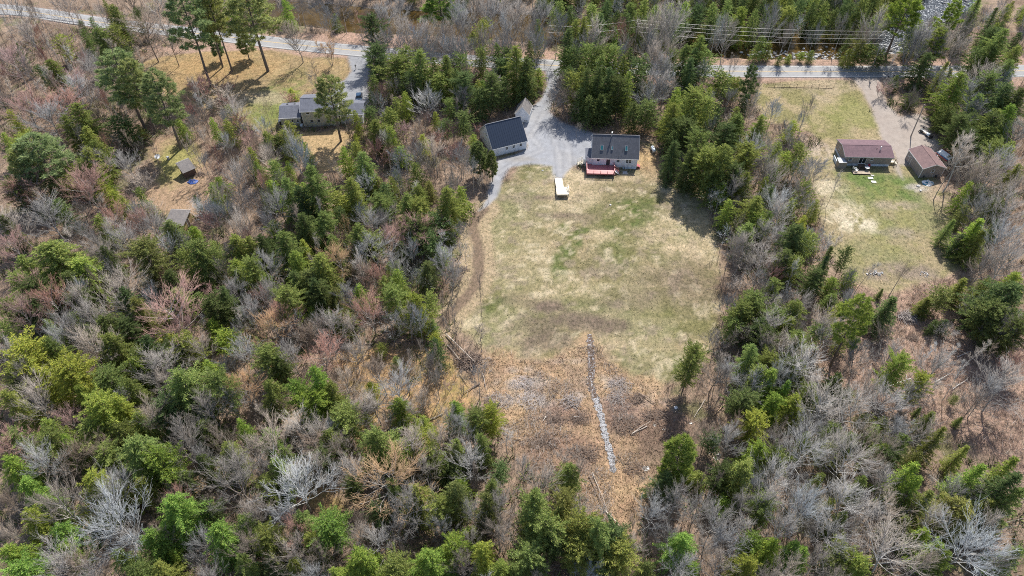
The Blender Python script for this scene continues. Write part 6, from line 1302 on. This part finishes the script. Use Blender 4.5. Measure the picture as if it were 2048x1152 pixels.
trees("""Hm 1150 150 36 12;Hd 1172 140 40 14;Hd 1196 138 40 14;Hd 1160 178 38 10;Hd 1222 140 40 14;BG 1130 168 46 9;
Hm 1134 98 30 11;Hd 1150 100 30 12;Hm 1178 92 34 12;Hd 1195 95 34 12;Hm 1218 92 34 12;Hd 1262 98 34 12;Hm 1290 108 32 11;BG 1315 100 50 12;BG 1340 95 46 12;Hm 1350 100 34 11;Hd 1390 98 36 12;Hm 1418 105 36 11;BG 1240 100 40 11;
BG 738 75 36 11;BG 760 80 40 11;BG 785 92 44 11;BG 805 85 44 11;BG 830 90 44 11;BG 852 98 40 11;BG 875 92 44 11;BG 900 95 44 11;BG 925 98 44 11;BG 950 92 40 11;BG 975 95 44 11;BG 1000 88 44 11;BG 1022 98 40 11;BG 1042 75 44 12;Hm 815 95 36 12;Hm 925 112 34 11;Hd 1010 100 36 12;BG 1070 80 40 11;BG 890 70 44 12;BP 835 72 44 12;BG 965 70 44 12""")
# woods between the sighted trees: smaller growth, only where the photo shows woodland
placed = [(t['x'], t['y'], t['w']) for t in TREES]
grid = {}
for i, (a, b, w) in enumerate(placed): grid.setdefault((int(a // 6), int(b // 6)), []).append((a, b))
fr = random.Random(31); nfill = {'bare_sapling': 0, 'bare_tree': 0, 'hemlock_tree': 0}
def ok(x, y, dmin):
    cx, cy = int(x // 6), int(y // 6)
    for i in (-1, 0, 1):
        for j in (-1, 0, 1):
            for a, b in grid.get((cx + i, cy + j), ()):
                if (a - x) ** 2 + (b - y) ** 2 < dmin * dmin: return False
    return True
HOUSES = [(26, 148, 11), (0, 152, 9), (0, 165, 5), (-53, 166, 10), (-61, 166, 6), (-44, 167, 6), (91, 148, 10), (106, 144, 7), (112, 145, 4)] + [(*P(375, 340), 4), (*P(358, 448), 5), (*P(640, 300), 6), (*P(1045, 330), 4)]
tries = 0
while tries < 16000 and sum(nfill.values()) < 620:
    tries += 1
    y = fr.uniform(36, 232); x = fr.uniform(-.72 * y - 22, .72 * y + 22)
    px, py = Q(x, y, 0)
    if px < -60 or px > 2110 or py > 1230 or py < -20: continue
    c = int(gcls(np.array([x]), np.array([y]))[0])
    if c not in (0, 6, 12) or (c == 12 and fr.random() < .6): continue
    if c == 6 and fr.random() > .18: continue
    if float(line_d(ROAD, np.array([x]), np.array([y]))[0]) < 7: continue
    if any((x - a) ** 2 + (y - b) ** 2 < r_ * r_ for a, b, r_ in HOUSES): continue
    if any(sdf(poly(q), np.array([x]), np.array([y]))[0] > -1 for q in CLR[:3]): continue
    if 930 < px < 1080 and 290 < py < 440 or 1000 < px < 1310 and 225 < py < 420 or 1330 < px < 1425 and 740 < py < 930: continue
    if line_d(TRACK, np.array([x]), np.array([y]))[0] < 4.5: continue
    if not ok(x, y, 2.3): continue
    k = fr.random(); left_far = px < 420 and py < 260
    if left_far:
        if k < .75: v = ('N', fr.choice('bGb'), fr.uniform(9, 12), fr.uniform(2.6, 4))
        else: v = ('B', fr.choice('rG'), fr.uniform(9, 11), fr.uniform(4, 6))
    elif k < .18: v = ('N', fr.choice('bGGb'), fr.uniform(6, 11), fr.uniform(2.2, 3.8))
    elif k < .54: v = ('B', fr.choice('GGGbPr' if px < 1000 else 'GGPbG'), fr.uniform(6, 10), fr.uniform(4.0, 7))
    elif k < .63 or c == 6: v = ('K', fr.choice('bGbr'), fr.uniform(3, 5.5), fr.uniform(2.5, 4.5))
    else: v = ('H', fr.choice('mdgy'), fr.uniform(4, 9.5), fr.uniform(3.6, 6.4))
    var, name, kw, _ = KW[v[0]]
    plant(var, name, kw, TN[v[1]], x, y, v[2], v[3]); nfill[name] = nfill.get(name, 0) + 1
    grid.setdefault((int(x // 6), int(y // 6)), []).append((x, y))
for _ in range(5000):                                 # the wood beyond the river
    y = fr.uniform(168, 250); x = fr.uniform(-.72 * y - 8, .72 * y + 8); px, py = Q(x, y, 0)
    if py < -75 or px < -40 or px > 2090: continue
    north = np.interp(px, [a for a, b in RIVER_N], [b for a, b in RIVER_N]) if px < 1860 else -200
    if not (py < north - 3): continue
    if px < 540 and fr.random() < .8: continue
    if not ok(x, y, 3.1): continue
    if px > 1080 or fr.random() < .3: plant('hemlock', 'hemlock_tree', 'hemlock', TN[fr.choice('ddmmo')], x, y, fr.uniform(9, 13), fr.uniform(4.6, 6.6))
    else: plant('wide', 'bare_tree', 'leafless tree', TN[fr.choice('GGbP')], x, y, fr.uniform(9, 13), fr.uniform(5, 7.5))
    grid.setdefault((int(x // 6), int(y // 6)), []).append((x, y))
from collections import Counter
print('TREES', Counter(t['name'] for t in TREES))

# past 300 of a kind in view: the 300 that show largest stay trees of their own, the rest are one massed object
for T in TREES: T['px'], T['py'] = Q(T['x'], T['y'], T['h'] * .7); T['show'] = T['w'] * T['h'] * pxm(T['x'], T['y'], T['h'] * .5) ** 2 * (1 if -20 < T['px'] < 2068 and -25 < T['py'] < 1190 else .05)
for nm in set(T['name'] for T in TREES):
    g = sorted([T for T in TREES if T['name'] == nm], key=lambda T: -T['show'])
    for T in g[296:]: T['mass'] = True
mass = {}
for T in TREES:
    q = realise(T)
    if q: mass.setdefault(T['name'], []).append(q)
for nm, L_ in mass.items():
    conif = nm in ('hemlock_tree', 'spruce_tree', 'pine_tree'); V_ = []; C_ = []
    for out, c, (x, y, z, h, bt) in L_:
        V_.append(out); C_.append(np.tile(c, (len(out), 1)))
    VV = np.concatenate(V_); CC = np.concatenate(C_); TT = np.arange(len(VV)).reshape(-1, 3)
    tv, tf = tube_np([((x, y, z - .2), (x, y, z + h * .85), .10 * h / 10, .03) for _, _, (x, y, z, h, bt) in L_], 5); tcol = np.repeat(np.array([bt for _, _, (x, y, z, h, bt) in L_]), 10, 0)
    mi = np.concatenate([np.zeros(len(TT)), np.ones(len(tf))]); VA, FA = join((VV, TT), (tv, tf))
    nn = {'hemlock_tree': 'evergreen_mass', 'bare_tree': 'leafless_tree_mass', 'bare_sapling': 'sapling_mass'}.get(nm, 'tree_mass')
    me = mesh_np(nn, VA, FA, [M['leaf_mass'] if conif else M['twig_mass'], M['twig_mass']], mi)
    ca = me.color_attributes.new('Tone', 'FLOAT_COLOR', 'POINT'); ca.data.foreach_set('color', np.concatenate([np.concatenate([CC, tcol]), np.ones((len(VA), 1))], 1).astype(np.float32).ravel())
    tag(inst(nn, me), {'hemlock_tree': 'smaller green evergreens filling in behind and between the individual hemlocks', 'bare_tree': 'smaller and farther leafless trees filling in the grey-brown woods'}.get(nm, 'smallest thin leafless stems among the woodland trees'), 'trees', kind='stuff')
TREES = [T for T in TREES if not T.get('mass')]
print('TRIS', sum(len(m.polygons) * (2 if len(m.polygons) and len(m.polygons[0].vertices) == 4 else 1) for m in bpy.data.meshes if m.users))

# ------------------------------------------------------------------ logs, brush piles, rock piles
def log(p0, p1, r, tone, label, z0=.15, z1=.25, branches=0):
    a = P3(*p0, z0); b = P3(*p1, z1); m = MB(); rr = random.Random(int(a.x * 100)); k = 5; pts = [a.lerp(b, i / k) + Vector((rr.gauss(0, .04), rr.gauss(0, .04), 0)) for i in range(k + 1)]
    for i in range(k): m.tube(pts[i] - a, pts[i + 1] - a, r * (1 - .12 * i), r * (1 - .12 * (i + 1)), 6)
    for i in range(branches):
        q = pts[1 + i % (k - 1)] - a; d = (b - a).normalized(); e = Vector((-d.y, d.x, .25)) * rr.choice((-1, 1)) + d * .8; e.z = abs(e.z) * .5 + .1; L = rr.uniform(.8, 2.0); m.tube(q, q + e.normalized() * L, .035, .012, 4)
        m.tube(q + e.normalized() * L * .5, q + e.normalized() * L * .5 + Vector((rr.gauss(0, .5), rr.gauss(0, .5), .2)), .02, .008, 3)
    return tag(m.build('fallen_log', LOGM[tone], loc=a), label, 'log')
LOGM = {'pale': plain('pale_log', (.50, .44, .38), .9, .25), 'white': plain('birch_log', (.66, .65, .62), .8, .15), 'brown': plain('brown_log', (.24, .18, .14), .9, .3), 'tan': plain('tan_log', (.50, .36, .23), .9, .2)}
for a in [((1778,772),(1822,757),.17,'white','whitish fallen dead tree with broken limbs on the pinkish slope, lower right',.3,.6,9),
 ((1210,1020),(1248,1062),.12,'pale','pale straight log crossing another at the lower end of the marsh'),
 ((1218,1028),(1228,1078),.11,'pale','pale log lying nearly upright in the photo beneath the crossing logs'),
 ((1203,1050),(1206,1062),.08,'tan','very short tan log left of the crossed marsh logs'),
 ((1238,1066),(1262,1071),.08,'tan','short tan log just right of the crossed marsh logs'),
 ((892,668),(950,724),.14,'pale','long pale log leaning over the brown root pile left of the meadow',.3,1.0),
 ((918,714),(950,746),.13,'tan','tan peeled log lying below the brown root pile'),
 ((895,690),(927,728),.12,'pale','upper left pale log beside the brown root pile'),
 ((965,745),(974,782),.07,'pale','thin pale log below right of the brown root pile'),
 ((960,766),(926,786),.16,'brown','dark mossy log below the brown root pile, left of the marsh'),
 ((920,748),(938,772),.09,'tan','short tan log between the root pile and the dark mossy log'),
 ((1278,785),(1312,808),.11,'brown','brown log leading toward the short upright stub in the marsh'),
 ((1311,787),(1308,803),.09,'tan','short tan stub right of the brown marsh log'),
 ((1410,800),(1388,835),.09,'pale','pale slanting log near the lone hemlock trunk'),
 ((1450,808),(1425,832),.09,'tan','tan slanting log among dead brush right of the lone hemlock'),
 ((1028,876),(1048,879),.10,'tan','short tan log left of the stream near the lower marsh edge'),
 ((1050,868),(1055,851),.08,'tan','small upright-looking tan log by the lower marsh edge'),
 ((1294,852),(1262,868),.09,'pale','pale log right of the lower stream'),
 ((1092,832),(1085,842),.11,'pale','pale bent log left of the stream'),
 ((1148,833),(1160,833),.07,'white','short white log beside the brown brush clump left of the stream'),
 ((1265,866),(1300,842),.07,'pale','thin pale pole right of the lower stream, farther one'),
 ((1394,1000),(1425,1000),.09,'tan','tan log lying level under bare trees below the marsh'),
 ((1404,1006),(1412,978),.08,'tan','tan log crossing the level one below the marsh'),
 ((1415,937),(1525,950),.13,'pale','long pale trunk lying across the woods below the puddles'),
 ((1858,950),(1882,968),.09,'white','whitish log right of the bright lower right spruces'),
 ((1895,946),(1897,965),.08,'white','short whitish log beside the leaning spruce, lower right'),
 ((1913,714),(1943,702),.08,'white','thin white birch log on the pinkish slope below the outlying spruces'),
 ((1870,764),(1900,747),.09,'white','white birch log in the middle of the pinkish slope'),
 ((1905,778),(1935,758),.08,'white','lower white birch log in the middle of the pinkish slope'),
 ((1992,1050),(2046,1036),.08,'pale','pale log at the right edge below the dark spruces'),
 ((1178,950),(1206,1010),.10,'brown','brown log left of the marsh tail, among cut poles',.2,.3,3),
 ((1185,945),(1212,1012),.08,'pale','grey pole lying beside the brown log left of the marsh tail'),
 ((860,730),(835,812),.10,'brown','long brown fallen trunk in the leaf-strewn gap left of the marsh'),
 ((735,790),(712,825),.13,'brown','mossy fallen trunk in the orange gap below the mixed woods'),
 ((885,828),(810,860),.10,'pale','pale fallen trunk beneath the gap left of the marsh')]:
    log(*a)
def stick_pile(px, py, r, n, L, rad, h, tone, label, name='brush_pile', cat='brush pile', seed=0):
    rr = random.Random(seed + int(px)); x, y = P(px, py); m = MB()
    for i in range(n):
        a = rr.uniform(0, PI); q = rr.random() ** .6 * r; t = rr.uniform(0, 6.28); c = Vector((q * math.cos(t), q * math.sin(t) * .8, rr.uniform(.05, h * (1 - (q / r) ** 2) + .1))); l = L * rr.uniform(.5, 1.1) / 2
        d = Vector((math.cos(a), math.sin(a), rr.gauss(0, .22))); k = rad * rr.uniform(.5, 1.3); m.tube(c - d * l, c + d * l, k, k * .5, 4)
    return tag(m.build(name, tone, loc=(x, y, -.06)), label, cat)
BR3 = plain('pale_brush', (.50, .46, .45), .9, .25, 4); BR1 = plain('grey_brush', (.34, .30, .28), .9, .35, 4); BR2 = plain('brown_brush', (.20, .15, .12), .9, .35, 4)
stick_pile(1815, 634, 1.9, 150, 2.6, .05, .9, BR1, 'round grey brush pile on the slope right of the bright leaning pine')
stick_pile(1824, 676, 1.0, 50, 1.6, .035, .4, BR2, 'small brown brush pile below the round grey one')
stick_pile(937, 722, 2.6, 130, 2.8, .07, .9, BR2, 'brown heap of roots and logs at the lower left corner of the meadow', 'root_pile')
stick_pile(1140, 803, 2.0, 110, 2.2, .035, .6, BR1, 'grey brush pile just left of the stream, upper of two')
stick_pile(1112, 838, 2.0, 110, 2.0, .03, .5, BR2, 'reddish-brown brush pile left of the stream, lower of two')
stick_pile(1240, 770, 2.2, 120, 2.2, .03, .5, BR1, 'grey brush pile right of the upper stream')
stick_pile(1232, 795, 1.8, 90, 2.0, .03, .5, BR1, 'grey-brown brush pile right of the stream, below another')
stick_pile(1275, 795, 1.6, 70, 2.0, .04, .5, BR2, 'brown brush clump beside the brown marsh log')
stick_pile(1062, 800, 2.6, 200, 1.2, .022, .4, BR3, 'wide low mat of pale grey dead stems at the left of the marsh', 'dead_brush', 'dead brush')
stick_pile(1045, 765, 2.2, 160, 1.2, .022, .4, BR3, 'pale mat of dead stems above the wide grey one', 'dead_brush', 'dead brush')
stick_pile(1160, 835, 2.0, 120, 2.0, .03, .55, BR2, 'reddish-brown brush tangle hard against the stream, right side of the two left piles')
stick_pile(1255, 850, 2.8, 170, 2.4, .032, .5, BR2, 'broad brown brush tangle right of the lower stream')
stick_pile(1310, 830, 2.2, 110, 2.2, .035, .5, BR2, 'brown brush left of the white glint shape')
stick_pile(1170, 905, 2.4, 130, 2.4, .035, .6, BR2, 'brown brush tangle left of the stream foot')
stick_pile(1090, 880, 2.2, 110, 2.2, .03, .5, BR2, 'brown brush tangle at the lower left of the marsh')
stick_pile(1265, 935, 1.8, 90, 1.8, .03, .45, BR2, 'small brown brush clump right of the stream foot')
stick_pile(1000, 800, 2.4, 120, 2.2, .03, .5, BR1, 'grey brush tangle at the left rim of the marsh')
stick_pile(923, 540, 1.5, 70, 1.8, .04, .5, BR2, 'dark brush clump at the woods edge left of the dirt track')
stick_pile(1350, 872, 2.2, 90, 2.0, .035, .5, BR2, 'brown brush under the lone hemlock at the lower meadow edge')
stick_pile(1692, 742, 2.0, 120, 2.0, .035, .7, BR2, 'brown brush heap at the foot of the leaning trees, right woods')
stick_pile(400, 348, .9, 50, 2.4, .04, .4, BR2, 'small brush heap beside the small dark shed')
def rock_pile(px, py, r, n, lo, hi, label, seed):
    rr = random.Random(seed); x0, y0 = P(px, py); t = thing('rock_pile', (x0, y0, -.06), 0, label, 'rock pile')
    for i in range(n):
        q = rr.random() ** .6 * r; a = rr.uniform(0, 6.28); s = rr.uniform(lo, hi); o = inst('rock', ROCKS[i % 5], t, (q * math.cos(a), q * math.sin(a) * .7, s * .35 + .25 * (1 - q / r)), (rr.random(), rr.random(), rr.random() * 6), (s, s * .8, s))
rock_pile(1752, 546, 1.5, 36, .10, .26, 'pale rock pile on the grey gravelly patch at the foot of the right yard', 1)
rock_pile(1848, 549, 1.3, 26, .08, .20, 'darker low rock pile right of the pale one, foot of the right yard', 2)
for i, (a, b, s, lb) in enumerate([(1836,372,.6,'pale flat boulder beside the ash ring on the right lawn'),(1841,381,.4,'dark rock on the ash ring of the right lawn'),(1221,410,.35,'small grey rock in the green patch of the meadow'),(1085,341,.35,'small pale rock near the gravel end, in the grass'),(1352,816,.5,'white rock shape imitating sun glint among the puddles near the lone hemlock'),(1734,548,.3,'lone rock left of the pale rock pile')]):
    x, y = P(a, b); o = inst('boulder', ROCKS[i % 5].copy(), None, (x, y, .05), (0, 0, i), (s, s * .8, s * .6)); tag(o, lb, 'boulder')
    if i in (0, 4): o.data.materials.clear(); o.data.materials.append(M['white'] if i == 4 else M['concrete'])  # the white one is added to imitate sun glint off the puddle

# ------------------------------------------------------------------ labels for every tree
LMK = [('the red deck', 1200, 345), ('the skylit white house', 1232, 285), ('the navy-roofed garage', 1010, 275), ('the small white shed', 1045, 222), ('the gravel lot', 1100, 290), ('the wooden ramp', 1122, 378), ('the middle drive entrance', 1105, 135),
 ('the beige house', 640, 220), ('the left driveway', 715, 165), ('the golden lawn', 560, 170), ('the bend of the left road', 600, 90), ('the left river bank', 660, 40), ('the small dark shed', 376, 340), ('the low wooden shed', 360, 450), ('the pine-shaded clearing', 330, 400),
 ('the maroon-roofed house', 1730, 305), ('the tan garage', 1850, 320), ('the red-roofed tool shed', 1898, 310), ('the right gravel drive', 1745, 200), ('the upper right lawn', 1610, 220), ('the rail fence', 1605, 170), ('the river rapids', 1660, 95), ('the pole by the rapids', 1760, 100),
 ('the tall middle pole', 1275, 65), ('the dirt track', 950, 510), ('the brown root pile', 937, 722), ('the narrow stream', 1190, 780), ('the white glint shape', 1352, 817), ('the pale rock pile', 1752, 546), ('the round grey brush pile', 1815, 634), ('the sandy yard patch', 1690, 430), ('the right yard', 1800, 470),
 ('the whitish fallen dead tree', 1800, 765), ('the crossed marsh logs', 1225, 1045), ('the upper left road', 150, 40), ('the far road bend', 1900, 135), ('the right meadow edge', 1440, 540), ('the lower meadow tip', 1410, 700), ('the left meadow edge', 935, 630), ('the propane tank', 1306, 300)]
def zone(px, py):
    v = ['top', 'upper', 'middle', 'lower', 'bottom'][min(4, max(0, int(py / 231)))]; h = min(6, max(0, int(px / 293))); best = min(LMK, key=lambda l: math.hypot(l[1] - px, l[2] - py))
    if math.hypot(best[1] - px, best[2] - py) < 230: return ('well right of ' if px > best[1] + 40 else 'well left of ' if px < best[1] - 40 else 'well above ' if py < best[2] else 'well below ') + best[0]
    hn = ['far left', 'left', 'centre-left', 'centre', 'centre-right', 'right', 'far right'][h]
    return {'top': 'at the top, ', 'upper': 'in the upper woods, ', 'middle': 'in the middle woods, ', 'lower': 'in the lower woods, ', 'bottom': 'near the bottom edge, '}[v] + hn
NTH = ['', 'second', 'third', 'fourth', 'fifth', 'sixth', 'seventh', 'eighth', 'ninth', 'tenth', 'eleventh', 'twelfth', 'thirteenth', 'fourteenth', 'fifteenth', 'sixteenth', 'seventeenth', 'eighteenth', 'nineteenth']
def nth(i): return NTH[min(i, 19)]
KH = {}
for t in TREES: KH.setdefault(t['name'], []).append(t['h'])
KH = {k: (np.percentile(v, 25), np.percentile(v, 75)) for k, v in KH.items()}
for t in TREES:
    lo, hi = KH[t['name']]; t['size'] = 'tall' if t['h'] > hi else ('small' if t['h'] < lo else '')
    ratio = t['w'] / t['h']; t['shape'] = 'broad' if ratio > .72 else ('narrow' if ratio < .38 else '')
    if t['kind'].endswith(('sapling', 'shrub')): t['shape'] = ''
    t['px'], t['py'] = Q(t['x'], t['y'], t['h'] * .7)
    best = min(LMK, key=lambda l: math.hypot(l[1] - t['px'], (l[2] - t['py']) * 1.2)); d = math.hypot(best[1] - t['px'], best[2] - t['py'])
    if d < 105:
        dx, dy = t['px'] - best[1], t['py'] - best[2]
        rel = ('right of ' if dx > 0 else 'left of ') if abs(dx) > abs(dy) else ('above ' if dy < 0 else 'below ')
        t['place'] = rel + best[0]
    else: t['place'] = zone(t['px'], t['py'])
    ks = t['kind']
    if ks == 'hemlock' and t['var'] == 'cedar': ks = 'loose hemlock'
    t['base'] = ' '.join(q for q in (t['size'], t['shape'], t['tone'], ks, t['place']) if q)
    o = t['o']; o['category'] = {'hemlock_tree': 'evergreen tree', 'spruce_tree': 'evergreen tree', 'pine_tree': 'pine tree', 'bare_tree': 'tree', 'bare_sapling': 'sapling', 'bare_shrub': 'shrub'}[t['name']]
    o['group'] = {'hemlock_tree': 'hemlocks in the woods', 'spruce_tree': 'spruces at the wood edges', 'pine_tree': 'pines standing above the woods', 'bare_tree': 'leafless trees in the woods', 'bare_sapling': 'leafless saplings', 'bare_shrub': 'leafless shrubs'}[t['name']]
GR = {}
for t in TREES: GR.setdefault(t['base'], []).append(t)
for b, g in GR.items():
    if len(g) == 1: g[0]['o']['label'] = b; continue
    xs = [t['px'] for t in g]; ys = [t['py'] for t in g]; byx = (max(xs) - min(xs)) >= (max(ys) - min(ys))
    g.sort(key=lambda t: t['px'] if byx else t['py']); n = len(g)
    for i, t in enumerate(g):
        if byx: w = 'leftmost ' if i == 0 else ('rightmost ' if i == n - 1 else nth(i) + ' from left, ')
        else: w = 'topmost ' if i == 0 else ('lowest ' if i == n - 1 else nth(i) + ' from top, ')
        t['o']['label'] = w + b
